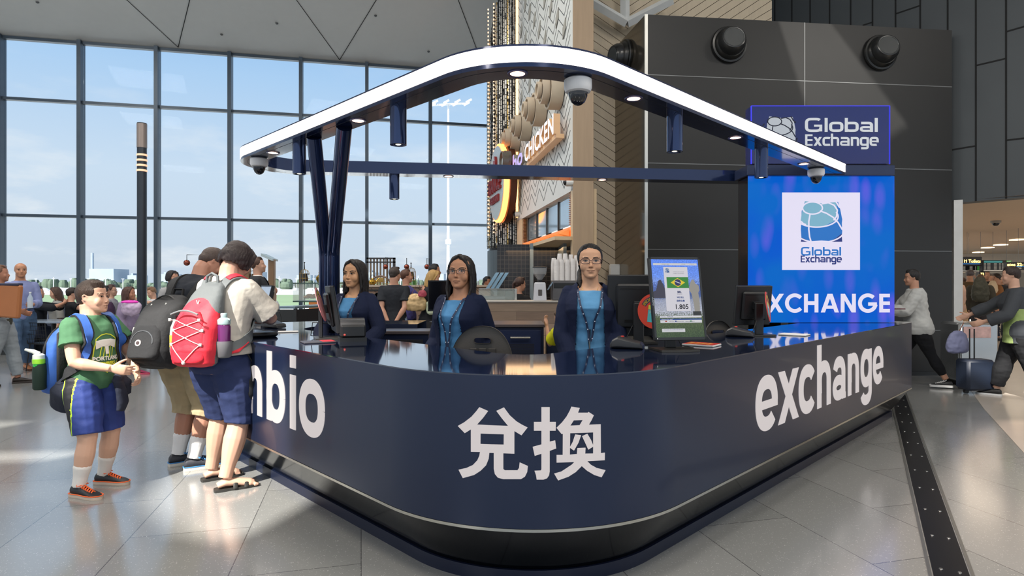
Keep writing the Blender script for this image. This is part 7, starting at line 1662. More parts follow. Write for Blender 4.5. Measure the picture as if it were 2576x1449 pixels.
# rear cabinets of the kiosk
def cab(px0, px1, Y, zt, dpt, label, kind):
    x0, x1 = PX(px0, Y), PX(px1, Y); e = empty('storage_cabinet', ((x0 + x1) / 2, Y, 0), label=label, cat='cabinet'); mb = MB(); mb.bbox(x0, x1, Y, Y + dpt, .0, zt - .03, .004); mk('body', mb, navy_mid, e)
    mb = MB(); mb.bbox(x0 - .01, x1 + .01, Y - .012, Y + dpt, zt - .03, zt, .004); mk('top', mb, mat('cab_top', '#4a4344', .3, stretch=(.5, 6, 6)), e)
    if kind == 0:
        mb = MB(); mb.bbox(x0 + (x1 - x0) * .32, x1 - .03, Y - .016, Y, .08, zt - .06, .003); mb2 = MB(); dr_ = mk('door', mb, mat('cab_door', '#1e2745', .35, .2), e)
        cx_ = (x0 + (x1 - x0) * .32 + x1 - .03) / 2; mb = MB(); mb.cyl((cx_ - .10, Y - .045, zt - .13), (cx_ + .10, Y - .045, zt - .13), .009, 10); mb.cyl((cx_ - .08, Y - .045, zt - .13), (cx_ - .08, Y - .016, zt - .13), .005, 8); mb.cyl((cx_ + .08, Y - .045, zt - .13), (cx_ + .08, Y - .016, zt - .13), .005, 8); mk('handle', mb, steel, dr_)
        mb = MB()
        for k in range(10): mb.box(cx_ - .14, cx_ + .14, Y - .0175, Y - .0165, zt - .31 + k * .012, zt - .304 + k * .012)
        mk('vent', mb, mat('vent_black', '#070810', .6), dr_, 0)
    else:
        mb = MB(); mb.bbox(x0 + .05, x1 - .05, Y - .006, Y + .001, zt - .19, zt - .08, .002); mk('open_shelf', mb, mat('shelf_black', '#0b0c12', .6), e)
        mb = MB(); mb.bbox(x0 + .05, x1 - .06, Y - .02, Y - .005, zt - .15, zt - .125, .003); mk('tray_edge', mb, mat('tray_blue', '#3c4f7d', .3, .4), e)
        mb = MB(); mb.bbox(x0 + .03, x1 - .05, Y - .018, Y, .1, zt - .22, .003); d_ = mk('door', mb, mat('cab_door2', '#3c4a73', .3, .3), e); mb = MB(); mb.cyl(((x0 + x1) / 2, Y - .03, zt - .30), ((x0 + x1) / 2, Y - .018, zt - .30), .012, 14); mk('lock', mb, steel, d_)
cab(1205, 1368, 6.1, .995, .62, 'navy storage cabinet with steel bar handle and vent, behind the chair back', 0)
cab(944, 1078, 5.62, .965, .35, 'blue-lit cabinet with an open black shelf, left of the woman with glasses', 1)
def rear(px0, px1, Y, zt): pass
mb = MB(); mb.bbox(PX(1375, 6.4), PX(1880, 6.4), 6.4, 6.62, 0, .90, .004); props(mk('rear_counter', mb, navy_mid), label='low dark navy rear counter running behind the staff towards the LED screen', cat='counter')
# coat sleeve of a child leaning on the cabinets is part of the child below
# ================================================================ cafe
oak = bpy.data.materials.new('oak_planks'); oak.use_nodes = True; t_ = oak.node_tree; b = t_.nodes['Principled BSDF']; b.inputs['Roughness'].default_value = .45
tc_ = N(t_, 'ShaderNodeTexCoord'); mp_ = N(t_, 'ShaderNodeMapping'); mp_.inputs['Rotation'].default_value = (PI / 2, 0, 0); t_.links.new(tc_.outputs['Object'], mp_.inputs[0])
br_ = N(t_, 'ShaderNodeTexBrick', inp={'Scale': 1.0, 'Mortar Size': .002, 'Brick Width': 1.6, 'Row Height': .15}); br_.inputs['Color1'].default_value = hx('#8b6f5b'); br_.inputs['Color2'].default_value = hx('#a88a70'); br_.inputs['Mortar'].default_value = (.05, .03, .02, 1); t_.links.new(mp_.outputs[0], br_.inputs['Vector'])
mp2 = N(t_, 'ShaderNodeMapping'); mp2.inputs['Scale'].default_value = (2, 2, 28); t_.links.new(tc_.outputs['Object'], mp2.inputs[0]); nz_ = N(t_, 'ShaderNodeTexNoise', inp={'Scale': 2.2, 'Detail': 6.0}); t_.links.new(mp2.outputs[0], nz_.inputs['Vector'])
mm_ = N(t_, 'ShaderNodeMixRGB', blend_type='MULTIPLY'); mm_.inputs[0].default_value = .5; t_.links.new(br_.outputs[0], mm_.inputs[1]); t_.links.new(nz_.outputs['Fac'], mm_.inputs[2]); gm_ = N(t_, 'ShaderNodeGamma'); gm_.inputs[1].default_value = .8; t_.links.new(mm_.outputs[0], gm_.inputs[0]); t_.links.new(gm_.outputs[0], b.inputs['Base Color'])
YC = 7.7; zc = PZ(757, YC); e = empty('cafe_counter', (PX(1300, YC), YC, 0), label='oak plank fronted cafe counter behind the kiosk, with a pale top edge', cat='counter')
mb = MB(); mb.bbox(PX(1200, YC), PX(1500, YC), YC, YC + .55, 0, zc - .02, .004); mk('front', mb, oak, e, 0); mb = MB(); mb.bbox(PX(1198, YC), PX(1500, YC), YC - .02, YC + .57, zc - .02, zc, .004); mk('top', mb, mat('pale_top', '#c9c2b8', .3), e)
def grinder(px, Y):
    x = PX(px, Y); z = zc + .002; e = empty('coffee_grinder', (x, Y, z), label='pale coffee grinder with a clear hopper of beans on the cafe counter', cat='coffee grinder')
    mb = MB(); mb.rings([[(x + a * w_, Y + b_ * w_, z + h_) for a, b_ in ((-1, -1), (1, -1), (1, 1), (-1, 1))] for w_, h_ in ((.085, 0), (.082, .05), (.072, .22), (.062, .235))]); mk('body', mb, mat('grinder_white', '#cfd0d6', .3), e)
    mb = MB(); mb.lathe([(.03, .235), (.035, .262), (.03, .27)], (x, Y, z), 20); mk('collar', mb, plastic, e); mb = MB(); mb.bbox(x - .025, x + .025, Y - .088, Y - .075, z + .06, z + .14, .004); mk('badge', mb, mat('badge_dark2', '#55514f', .4), e)
    mb = MB(); mb.lathe([(.030, .27), (.085, .345), (.092, .42), (.094, .43)], (x, Y, z), 28); mk('hopper', mb, mat('hopper_clear', '#d5d9dc', .05, alpha=.35, var=0), e); mb = MB(); mb.lathe([(.027, .272), (.078, .342), (.080, .362), (.04, .372), (.001, .372)], (x, Y, z), 24); mk('beans', mb, mat('beans', '#3a2118', .6, var=.5, vs=60), e)
    mb = MB(); mb.lathe([(.096, .428), (.096, .44), (.06, .446), (.001, .446)], (x, Y, z), 28); mk('lid', mb, plastic, e)
grinder(1358, 8.0)
cupm = mat('paper_cup', '#dcd8d6', .6, var=.05)
Yk = 8.05; zt = PZ(706, Yk); x0, x1 = PX(1388, Yk), PX(1470, Yk)
e = empty('coffee_machine', ((x0 + x1) / 2, Yk, zc), label='grey coffee machine carrying tall stacks of paper cups', cat='coffee machine'); mb = MB(); mb.bbox(x0, x1, Yk - .12, Yk + .2, zc + .001, zt, .01); mk('body', mb, mat('machine_grey', '#6f6c6c', .3, .6), e); mb = MB(); mb.bbox(x0 + .02, x1 - .02, Yk - .126, Yk - .118, zt - .10, zt - .03, .003); mk('panel', mb, plastic, e)
c = P(1385, 720, 7.9); mb = MB(); mb.lathe([(.10, 0), (.10, .02), (.001, .03)], seg=28, M=Matrix.Translation(c) @ Matrix.Rotation(-1.0, 4, 'Y') @ Matrix.Scale(.62, 4)); mk('round_side_cover', mb, mat('cover_blue', '#7f97ab', .2, .5), e)
i = 0
for (px, py, dy) in ((1393, 650, .10), (1408, 638, .12), (1422, 640, .10), (1436, 641, .12), (1450, 644, .10), (1400, 656, 0), (1413, 655, 0), (1427, 655, 0), (1441, 652, 0), (1456, 645, 0)):
    x = PX(px, Yk + dy - .06); zz = PZ(py, Yk); n_ = int((zz - zt) / .012); mb = MB(); prof = []
    for k in range(max(4, n_ - 6)): z_ = zt + .002 + k * .012; prof += [(.038, z_), (.0372, z_ + .004), (.0365, z_ + .011)]
    top_ = prof[-1][1]; prof += [(.037, top_ + .002), (.028, top_ + .085), (.001, top_ + .086)]
    mb.lathe(prof, (x, Yk + dy - .06, 0), 18); i += 1
    mk('cup_stack', mb, cupm, smooth=40, label='tall stack of upturned white paper cups on the coffee machine', cat='cup stack', group='stacks of paper cups on the coffee machine')
Yd = 9.70; pd_ = P(1547, 690, Yd)
e = empty('towel_dispenser', pd_, label='white paper towel dispenser on the timber wall', cat='dispenser'); mb = MB(); mb.bbox(PX(1533, Yd), PX(1562, Yd), Yd, Yd + .12, PZ(728, Yd), PZ(664, Yd), .025); mk('housing', mb, mat('dispenser_white', '#d8dad8', .3), e, 40); mb = MB(); mb.box(PX(1547, Yd), PX(1551, Yd), Yd - .004, Yd, PZ(702, Yd), PZ(697, Yd)); mk('lock', mb, plastic, e)
e = empty('leaflet_holder', P(1573, 690, Yd), label='slim leaflet holder with a blue printed card beside the towel dispenser', cat='leaflet holder'); mb = MB(); mb.bbox(PX(1566, Yd), PX(1578, Yd), Yd, Yd + .05, PZ(711, Yd), PZ(664, Yd), .004); mk('card', mb, mat('card_white', '#d6dce0', .4), e); mb = MB(); mb.box(PX(1567, Yd), PX(1577, Yd), Yd - .004, Yd - .001, PZ(672, Yd), PZ(666, Yd)); mk('blue_print', mb, mat('print_blue', '#3b8ac4', .5), e, 0)
# glass counter display and leaning menu boards
Yg = 8.3; e = empty('glass_display', (PX(1255, Yg), Yg, zc), label='low steel and glass food display on the cafe counter', cat='display case'); g_ = mat('case_glass', '#c8d6d4', .03, alpha=.22, var=0)
xa, xb = PX(1205, Yg), PX(1300, Yg); za, zb_ = zc + .002, PZ(728, Yg); mb = MB(); mb.box(xa, xb, Yg - .1, Yg - .094, za, zb_); mk('glass', mb, g_, e, 0); mb = MB(); mb.box(xa, xb, Yg - .11, Yg + .2, zb_, zb_ + .012); mb.box(xb - .03, xb, Yg - .11, Yg + .2, za, zb_); mk('frame', mb, steel, e, 0)
mb = MB(); mb.bbox(xa + .05, xb - .12, Yg, Yg + .15, za, za + .05, .01); mk('tray', mb, mat('tray_steel', '#8b8d90', .25, .9), e); mb = MB(); mb.bbox(xb - .16, xb - .05, Yg - .02, Yg + .12, za, za + .12, .008); mk('black_box', mb, plastic, e)
for k in range(3):
    Yb = 8.45 + .03 * k; bx0 = PX(1222 + k * 12, Yb); mb = MB(); sl = .14; mb.add([(bx0 + a + (sl if v else 0) * 1.0, Yb + b_, zb_ + .014 + v * .22) for v in (0, 1) for a, b_ in ((0, 0), (.05, 0), (.05, .012), (0, .012))], [(0, 1, 2, 3), (4, 5, 6, 7), (0, 1, 5, 4), (1, 2, 6, 5), (2, 3, 7, 6), (3, 0, 4, 7)])
    mk('menu_board', mb, mat('menu_blue', '#8fb0c4', .2, .4), smooth=0, label='slanted glossy menu board standing on the glass display', cat='menu board', group='slanted menu boards on the glass display')
# back bar along the glazing
YB_ = 10.9; zb0 = PZ(717, YB_); e = empty('back_bar', (PX(990, YB_), YB_, 0), label='long timber bar with chevron panelled front before the windows', cat='bar counter')
chev = mat('bar_timber', '#8c7361', .5, stretch=(6, 1, 1)); mb = MB(); mb.bbox(PX(862, YB_), PX(1232, YB_), YB_, YB_ + .5, 0, zb0 - .04, .004); mk('front', mb, chev, e)
mb = MB(); mb.bbox(PX(860, YB_), PX(1234, YB_), YB_ - .04, YB_ + .55, zb0 - .04, zb0, .005); mk('bar_top', mb, mat('bar_top_pale', '#a99b8e', .4), e)
mb = MB(); x_ = PX(862, YB_); j = 0
while x_ < PX(1225, YB_): mb.tube([(x_, YB_ - .003, zb0 - .06), (x_ + .3 * (1 if j % 2 else 1), YB_ - .003, zb0 - .30)], .004, 4); mb.tube([(x_ + .3, YB_ - .003, zb0 - .30), (x_ + .0, YB_ - .003, zb0 - .56)], .004, 4); x_ += .17; j += 1
mk('chevron_joints', mb, mat('bar_joint', '#4b3a2e', .8), e)
mb = MB(); mb.bbox(PX(862, YB_), PX(965, YB_), YB_ - .02, YB_, PZ(732, YB_), PZ(728, YB_), .002); mk('dark_rail', mb, plastic, e)
vs, fs = textmesh('S', .62, 'CENTER', bold=.03); mb = MB(); xS = PX(957, YB_ - .03); mb.flat(([(xS + a, PZ(797, YB_) + b_ * 1.0) for a, b_ in vs], fs), lambda u, v, k=0: Vector((u, YB_ - .02 - k, v)), .01); mk('lettering', mb, mat('letter_black', '#1c1b1a', .6), e, 0)
# slatted screen frame
Ysl = 11.6; x0, x1, zt_ = PX(922, Ysl), PX(994, Ysl), PZ(648, Ysl); sl = mat('screen_timber', '#6b5a49', .5); dkf = mat('frame_dark', '#3b3a3c', .4, .3)
e = empty('slatted_screen', ((x0 + x1) / 2, Ysl, 0), label='slatted timber screen in a dark frame standing on the back bar', cat='screen'); mb = MB(); mb.box(x0, x1, Ysl, Ysl + .05, zt_ - .03, zt_); mb.box(x0, x1, Ysl, Ysl + .05, zt_ - .10, zt_ - .075); mb.box(x0, x0 + .03, Ysl, Ysl + .05, 0, zt_); mb.box(x1 - .04, x1, Ysl, Ysl + .05, 0, zt_); mk('frame', mb, dkf, e, 0)
for k in range(8): xx = x0 + .06 + k * .063; mb = MB(); mb.box(xx, xx + .028, Ysl + .01, Ysl + .04, 0.2, zt_ - .03); mk('slat', mb, sl, e, 0)
# moon-gate lattice ring
Yr = 11.35; c = P(957, 722, Yr); e = empty('round_lattice', c, label='round timber moon-gate ring with gold lattice on the back bar', cat='ornament'); rr_ = .205
mb = MB(); mb.tube([c + Vector((rr_ * math.cos(a), 0, rr_ * math.sin(a))) for a in [PI * k / 30 for k in range(-2, 33)]], .016, 8); mk('ring', mb, mat('ring_timber', '#7b6657', .5), e)
mb = MB()
for k in range(-5, 6): u = k * .035; hh_ = math.sqrt(max(0, .19 ** 2 - u * u)); mb.box(c.x + u - .003, c.x + u + .003, Yr - .003, Yr + .003, c.z - .02, c.z + hh_)
for k in range(6): v = k * .033; hh_ = math.sqrt(max(0, .19 ** 2 - v * v)); mb.box(c.x - hh_, c.x + hh_, Yr - .004, Yr + .004, c.z + v - .003, c.z + v + .003)
mb.bbox(c.x - .055, c.x + .055, Yr - .02, Yr + .02, c.z + .085, c.z + .175, .004); mk('lattice', mb, gold, e)
e = empty('teapot', P(936, 712, 11.0), label='large gold teapot with a hooped handle on the back bar', cat='teapot'); c = P(937, 709, 11.0); mb = MB(); mb.lathe([(.04, -.052), (.066, -.03), (.07, 0), (.055, .035), (.03, .045), (.02, .055), (.012, .07), (.001, .072)], c, 24); mk('pot', mb, mat('brass', '#b8913c', .25, .9), e)
mb = MB(); mb.tube([c + Vector((.06, 0, 0)), c + Vector((.09, 0, .03)), c + Vector((.115, 0, .06))], [.014, .009, .006], 8); mk('spout', mb, mat('brass', '#b8913c', .25, .9), e); mb = MB(); mb.tube([c + Vector((.055 * math.cos(a), 0, .04 + .085 * math.sin(a))) for a in [PI * k / 12 for k in range(13)]], .004, 6); mk('handle', mb, plastic, e)
cop = mat('copper_ball', '#8a4a3c', .18, .8)
def ball_lamp(px, py, Y, arm, label):
    c = P(px, py, Y); e = empty('ball_lamp', c, label=label, cat='lamp', group='copper ball lamps over the cafe'); mb = MB(); mb.ell(c, (.048, .048, .048), 12); mk('shade', mb, cop, e, 60); mb = MB(); mb.tube(arm(c), .006, 6); mk('arm', mb, plastic, e)
ball_lamp(970, 671, 11.0, lambda c: [c, c + Vector((0, 0, .17)), c + Vector((.03, .06, .17)), c + Vector((.03, .06, -.30))], 'copper ball lamp in front of the slatted screen')
ball_lamp(1023, 671, 11.0, lambda c: [c + Vector((0, 0, -.35)), c + Vector((0, 0, .16))], 'copper ball lamp above the woman in the patterned top')
ball_lamp(1074, 671, 11.0, lambda c: [c, c + Vector((0, 0, .155)), c + Vector((.03, .06, .155)), c + Vector((.03, .06, -.30))], 'copper ball lamp above the blonde woman')
ball_lamp(470, 661, 9.5, lambda c: [c, c + Vector((0, 0, .125)), c + Vector((.215, 0, .125)), c + Vector((.215, 0, -1.7))], 'copper ball lamp on an angled arm left of the couple')
def cage(px, pyt, pyb, Y, label, z0=None):
    xt, zt2, zb2 = PX(px, Y), PZ(pyt, Y), PZ(pyb, Y); e = empty('birdcage_lantern', (xt, Y, zb2), label=label, cat='lantern', group='birdcage lanterns in the cafe'); r = .085; mb = MB()
    for k in range(12):
        a = 2 * PI * k / 12; mb.tube([(xt + r * math.cos(a), Y + r * math.sin(a), zb2), (xt + r * math.cos(a), Y + r * math.sin(a), zb2 + .16), (xt + r * .7 * math.cos(a), Y + r * .7 * math.sin(a), zb2 + .215), (xt, Y, zb2 + .24)], .0028, 4)
    for z_ in (zb2, zb2 + .08, zb2 + .16): mb.tube([(xt + r * math.cos(a), Y + r * math.sin(a), z_) for a in [2 * PI * k / 20 for k in range(21)]], .003, 4)
    mk('wires', mb, gold, e); mb = MB(); mb.lathe([(.062, zb2 + .03), (.045, zb2 + .16), (.001, zb2 + .16)], (xt, Y, 0), 16); mk('shade', mb, plastic, e); mb = MB(); mb.tube([(xt, Y, zb2 - .6), (xt, Y, zb2 + .03)], .008, 6); mb.tube([(xt, Y, zb2 + .24), (xt, Y, zt2 - .03), (xt, Y, zt2)], [.010, .006, .014], 6); mk('stem', mb, plastic, e)
cage(766, 659, 712, 10.4, 'birdcage lantern with a dark shade left of the V posts'); cage(1034, 661, 706, 11.0, 'birdcage lantern behind the patterned-top woman'); cage(640, 668, 712, 10.9, 'birdcage lantern behind the man in the dark suit')
e = empty('gold_urn', P(806, 700, 10.6), label='tall gold urn half hidden by the V posts', cat='ornament'); c = P(806, 700, 10.6); mb = MB(); mb.lathe([(.05, -.12), (.04, -.09), (.075, -.02), (.075, .02), (.03, .07), (.035, .10), (.012, .14), (.004, .20)], c, 24); mk('urn', mb, mat('brass', '#b8913c', .25, .9), e)
for k, (px, h_, c_) in enumerate(((1027, .12, '#4c7d3a'), (1033, .10, '#6d9440'), (1040, .13, '#3f6e36'), (1045, .11, '#587f44'), (1053, .12, '#7c97a8'), (1094, .07, '#6a6fa0'), (1100, .08, '#c9c2b4'), (1106, .07, '#a8793f'), (1203, .07, '#9aa2ac'), (1215, .06, '#3c3f44'))):
    Y_ = 10.98; x = PX(px, Y_); mb = MB(); r_ = .02; mb.lathe([(r_, 0), (r_, h_ * .6), (r_ * .4, h_ * .8), (r_ * .4, h_), (.001, h_)], (x, Y_, zb0 + .001), 12)
    mk('bottle', mb, mat('bottle_' + c_, c_, .15, alpha=.9), smooth=40, label='small bottle among those standing along the back bar', cat='bottle', group='bottles along the back bar')
# white service kiosk/pergola frame behind the suit man
e = empty('pergola_frame', (PX(655, 10.8), 10.8, 0), label='bronze posts carrying a pale beam behind the man in the dark suit', cat='pergola'); mb = MB()
for px in (622, 684): mb2_ = MB(); x = PX(px, 10.8); mb2_.bbox(x - .05, x + .05, 10.75, 10.85, 0, PZ(652, 10.8), .006); mk('post', mb2_, mat('post_bronze', '#7c6148', .35, .4), e)
mb.add([(PX(612, 10), 10.7, PZ(638, 10.8)), (PX(691, 10.8), 10.7, PZ(652, 10.8)), (PX(691, 10.8), 10.7, PZ(657, 10.8)), (PX(612, 10), 10.7, PZ(645, 10.8)), (PX(612, 10), 10.95, PZ(638, 10.8)), (PX(691, 10.8), 10.95, PZ(652, 10.8)), (PX(691, 10.8), 10.95, PZ(657, 10.8)), (PX(612, 10), 10.95, PZ(645, 10.8))], [(0, 1, 2, 3), (4, 5, 6, 7), (0, 1, 5, 4), (1, 2, 6, 5), (2, 3, 7, 6), (3, 0, 4, 7)]); mk('beam', mb, mat('beam_pale', '#9fb0b6', .4), e, 0)
# dark steel table near the rear counter
Yt = 8.1; x0, x1 = PX(682, Yt), PX(742, Yt); zt_ = PZ(771, Yt); e = empty('steel_table', ((x0 + x1) / 2, Yt, 0), label='dark steel table with mesh panels between the kiosk and the glass case', cat='table'); mb = MB(); mb.prism([(x0, Yt), (x1, Yt), (x1 + .62, Yt + 1.5), (x0 + .55, Yt + 1.5)], zt_ - .03, zt_); mk('top', mb, mat('table_top', '#6f7f8a', .2, .4), e, 0)
for (a, b_) in ((x0, Yt), (x1, Yt), (x1 + .6, Yt + 1.45), (x0 + .55, Yt + 1.45)): mb = MB(); mb.box(a - .02, a + .02, b_, b_ + .04, 0, zt_ - .03); mk('leg', mb, plastic, e, 0)
mb = MB(); mb.box(x0 + .02, x1 - .02, Yt + .01, Yt + .02, .1, zt_ - .04); mk('mesh_panel', mb, mat('mesh_dark', '#222427', .6), e, 0); mb = MB(); mb.prism([(x1, Yt + .02), (x1 + .012, Yt + .02), (x1 + .6, Yt + 1.45), (x1 + .585, Yt + 1.45)], .1, zt_ - .04); mk('side_panel', mb, mat('side_dark', '#15161a', .5), e, 0)
# glass food case
Yf = 10.2; x0, x1 = PX(737, Yf), PX(850, Yf); z1 = PZ(714, Yf); z0 = PZ(757, Yf); e = empty('food_case', ((x0 + x1) / 2, Yf, 0), label='glass food case with warm lit shelves left of the V posts', cat='display case')
mb = MB(); mb.box(x0, x1, Yf, Yf + .008, z0, z1); mb.box(x0, x0 + .008, Yf, Yf + .6, z0, z1); mk('glass', mb, g_, e, 0); mb = MB(); mb.box(x0, x1, Yf - .01, Yf + .6, z1, z1 + .02); mb.box(x0, x1, Yf - .01, Yf + .6, z0 - .02, z0); mk('frame', mb, mat('case_green', '#4a5f5a', .3, .4), e, 0)
mb = MB(); mb.box(x0 + .2, x1, Yf, Yf + .6, .0, z0 - .45); mk('base', mb, mat('base_brown', '#5b4636', .5), e, 0); mb = MB(); mb.box(x0 + .25, x1, Yf + .05, Yf + .55, z0 - .3, z0 - .02); mk('lit_shelf', mb, mat('lit_shelf', '#8a5a34', .5, emit='#ff9a50', es=.35), e, 0)
for k in range(5):
    px = 772 + k * 7; y_ = Yf + .2; xx = PX(px, y_); mb = MB(); mb.ell((xx, y_, z0 + .06 + (.03 if k % 2 else 0)), (.06, .06, .03), 6); mk('bread_loaf', mb, mat('bread', '#c08a5a', .7, var=.3, vs=30), smooth=60, label='small loaf of bread inside the glass food case', cat='bread', group='loaves in the glass food case')
# ================================================================ background people
def bp(label, px, Y, H, app, **k):
    x = PX(px, Y); yaw = app + math.degrees(math.atan2(-x, Y)) * 1.0     # app: how the figure is turned as seen from the camera side (0 facing, 90 to the right, 180 away)
    return person(label, H, (x, Y, k.pop('z', 0)), yaw, q=k.pop('q', .011), **k)
blk2 = '#1b1c20'
bp('man with short brown hair in dark suit and white collar, looking right', 652, 9.5, 1.82, 80, skin='#c09680', hair=('short', '#4a3328'), head=(4, -6, 0), top=dict(col='#e4e4e2', sleeve=.3, off=.008, neck=.846), jacket=dict(col='#2f3134', open_=(.02, .03), hem=.44, off=.020), bottom=dict(col='#1d1e22'), shoes=('shoe', '#111111', '#111111'))
bp('man with shaved hair in black T-shirt, back turned with hands clasped behind him', 992, 9.3, 1.66, 168, skin='#c2937c', hair=('crop', '#3c332f'), head=(-24, 0, 0), wr=(-.035, .10, .505), wl=(.035, .10, .50), er=(-.9, .3, 0), el=(.9, .3, 0), q=.009, fat=1.10, shw=1.06, top=dict(col='#26292f', sleeve=.34, hem=.48, off=.012), bottom=dict(col='#9fb2cc'), shoes=('shoe', '#222222', '#222222'))
bp('woman with curly brown hair in purple patterned top beside the man in black', 1024, 9.9, 1.64, 105, fem=True, fat=1.1, skin='#c39078', hair=('crop', '#5a3c30', 'bob', '#5a3c30')[:2], head=(-6, -4, 0), wr=(-.03, -.16, .78), top=dict(mat=mat('cloth_purple_print', '#3c3a78', .8, var=.9, vs=22), sleeve=.45, hem=.46, off=.016), bottom=dict(col=blk2), shoes=('shoe', '#222222', '#222222'))
bl = bp('blonde woman in black long-sleeved top holding bags, looking down to the right', 1080, 9.4, 1.63, 82, fem=True, fat=1.12, skin='#d6a488', hair=('blond', '#b08d55'), head=(0, 16, 0), lean=4, wr=(-.02, -.19, .62), wl=(.02, -.19, .62), q=.009, top=dict(col='#26272b', sleeve=.93, hem=.46, off=.012), bottom=dict(col='#2a2b2f'), shoes=('shoe', '#222222', '#222222'))
bp('man with short dark hair behind the blonde woman', 1094, 10.3, 1.74, 92, skin='#a9785e', hair=('short', '#17161a'), top=dict(col='#20242e', sleeve=.9), bottom=dict(col='#20242e'), shoes=('shoe', '#222222', '#222222'))
def bag(name, label, c, r, m, straps, sc=(1, .5, 1.0), cat='bag'):
    e = empty(name, c, label=label, cat=cat); mb = MB(); mb.rings([[Vector((c[0] + r * sc[0] * k_ * math.cos(a), c[1] + r * sc[1] * k_ * math.sin(a), c[2] + r * sc[2] * z_)) for a in [2 * PI * j / 20 for j in range(20)]] for z_, k_ in ((-.9, .5), (-.8, .85), (-.4, 1.0), (.2, .9), (.7, .6), (.9, .35))])
    put_w(e, 'bag_body', remesh(mb, .012, 3, .012, (14, 14, 14)), m); mb = MB(); [mb.tube(s_, .008, 6, flat=.5) for s_ in straps]; mk('strap', mb, mat('strap_tan', '#8a5a48', .6), e); return e
def put_w(e, name, me, m): me.transform(wmat(e).inverted()); return put(name, me, m, e)
c = P(1047, 760, 9.2); bag('handbag', 'big cream and gold handbag on the arm of the blonde woman', tuple(c), .15, mat('bag_gold', '#bfa276', .4, .3, var=.4, vs=14), [[c + Vector((-.08, 0, .10)), c + Vector((.02, 0, .30)), c + Vector((.12, .05, .10))]], (1.15, .5, 1.0))
c = P(1062, 738, 9.1); bag('clutch_bag', 'small crimson bag on the forearm of the blonde woman', tuple(c), .06, mat('bag_crimson', '#9c3a4a', .5, var=.2), [[c + Vector((0, 0, .04)), c + Vector((0, 0, .14))]], (1.2, .5, 1.0))
c = P(1092, 768, 9.15); bag('tote_bag', 'pale green tote bag held by the blonde woman', tuple(c), .14, mat('bag_sage', '#b3bda4', .7), [[c + Vector((-.05, 0, .10)), c + Vector((.0, 0, .22)), c + Vector((.05, 0, .10))]], (.9, .4, 1.1))
bp('cafe worker with brown bun in black T-shirt, back turned at the servery', 1306, 9.0, 1.50, 150, fem=True, skin='#c09078', hair=('short', '#3b2620', 'tail', '#3b2620'), head=(-30, 6, 0), wr=(-.16, -.10, .62), wl=(.10, -.16, .62), top=dict(col='#1a1a1c', sleeve=.32), bottom=dict(col='#1a1a1c'), shoes=('shoe', '#222222', '#222222'))
bp('dark-haired person beyond the slanted menu boards', 1226, 12.2, 1.55, 60, skin='#9c6d56', hair=('short', '#17161a'), top=dict(col='#33363c', sleeve=.4), bottom=dict(col='#33363c'), q=.014)
bp('bald man in white shirt with dark braces, seated beyond the suit man', 684, 11.6, 1.72, 250, sit=.50, skin='#b97f60', hair=None, feet=((-.06, -.24), (.06, -.24)), top=dict(col='#dfe0e2', sleeve=.5), bottom=dict(col='#2f3b52'), shoes=('shoe', '#222222', '#222222'), q=.012)
# child leaning behind the cabinets, yellow football shirt
bp('child in yellow shirt with navy sleeves leaning on the navy cabinet, mostly hidden', 1446, 5.9, 1.22, -30, child=True, skin='#c99a80', hair=('short', '#5a4636'), lean=30, wr=(-.24, -.04, .80), er=(-.6, .5, -.9), wl=(.12, -.16, .55), top=dict(col='#d9d628', sleeve=.30, off=.02), jacket=None, bottom=dict(col='#1d2540', kind='shorts', hem=.5), shoes=('shoe', '#222222', '#dddddd'), q=.008)
# left walkers
wk1 = bp('passer-by at the left picture edge in olive top and pale jeans carrying a brown case', 2, 8.4, 1.66, 75, skin='#a8755e', hair=('short', '#6b4a38'), feet=((-.07, .10), (.06, -.10)), wr=(-.10, -.10, .62), wl=(.10, -.12, .60), top=dict(col='#45453c', sleeve=.36), bottom=dict(col='#8d949a', off=.016), shoes=('shoe', '#2a211c', '#2a211c'), q=.009)
c = P(20, 757, 8.0); e = empty('carry_case', tuple(c), label='flat brown leather case held by the passer-by at the left edge', cat='case'); mb = MB(); mb.bbox(c.x - .19, c.x + .17, c.y - .04, c.y + .04, c.z - .22, c.z + .22, .02, M=Matrix.Translation(c) @ Matrix.Rotation(.08, 4, 'Y') @ Matrix.Translation(-c)); mk('shell', mb, mat('case_brown', '#a5673c', .5), e); mb = MB(); mb.bbox(c.x - .19, c.x + .17, c.y - .045, c.y + .045, c.z + .20, c.z + .235, .008); mk('flap', mb, mat('case_navy', '#262a44', .5), e)
bp('bald man in lilac-blue jumper and jeans walking towards the camera with a water bottle', 52, 9.7, 1.74, 8, skin='#b07f63', hair=None, feet=((-.06, -.12), (.06, .12)), footyaw=(-8, 8), wl=(.06, -.17, .62), q=.008, facekw=dict(iris='#2a1a12', lip='#8f5a4c'), top=dict(col='#7d86b0', sleeve=.95, hem=.47), bottom=dict(col='#4d6482', off=.014), shoes=('shoe', '#b0764e', '#5a3a28'))
c = P(76, 757, 9.38); e = empty('water_bottle', tuple(c), label='clear water bottle in the hand of the man in the lilac jumper', cat='bottle'); mb = MB(); mb.lathe([(.035, -.11), (.037, .04), (.014, .10), (.014, .12), (.001, .12)], c, 18); mk('bottle_body', mb, mat('bottle_ice', '#cfe0ee', .05, alpha=.5, var=0), e); mb = MB(); mb.lathe([(.016, .12), (.016, .14), (.001, .14)], c, 12); mk('cap', mb, mat('cap_pale', '#e6ecf0', .4), e)
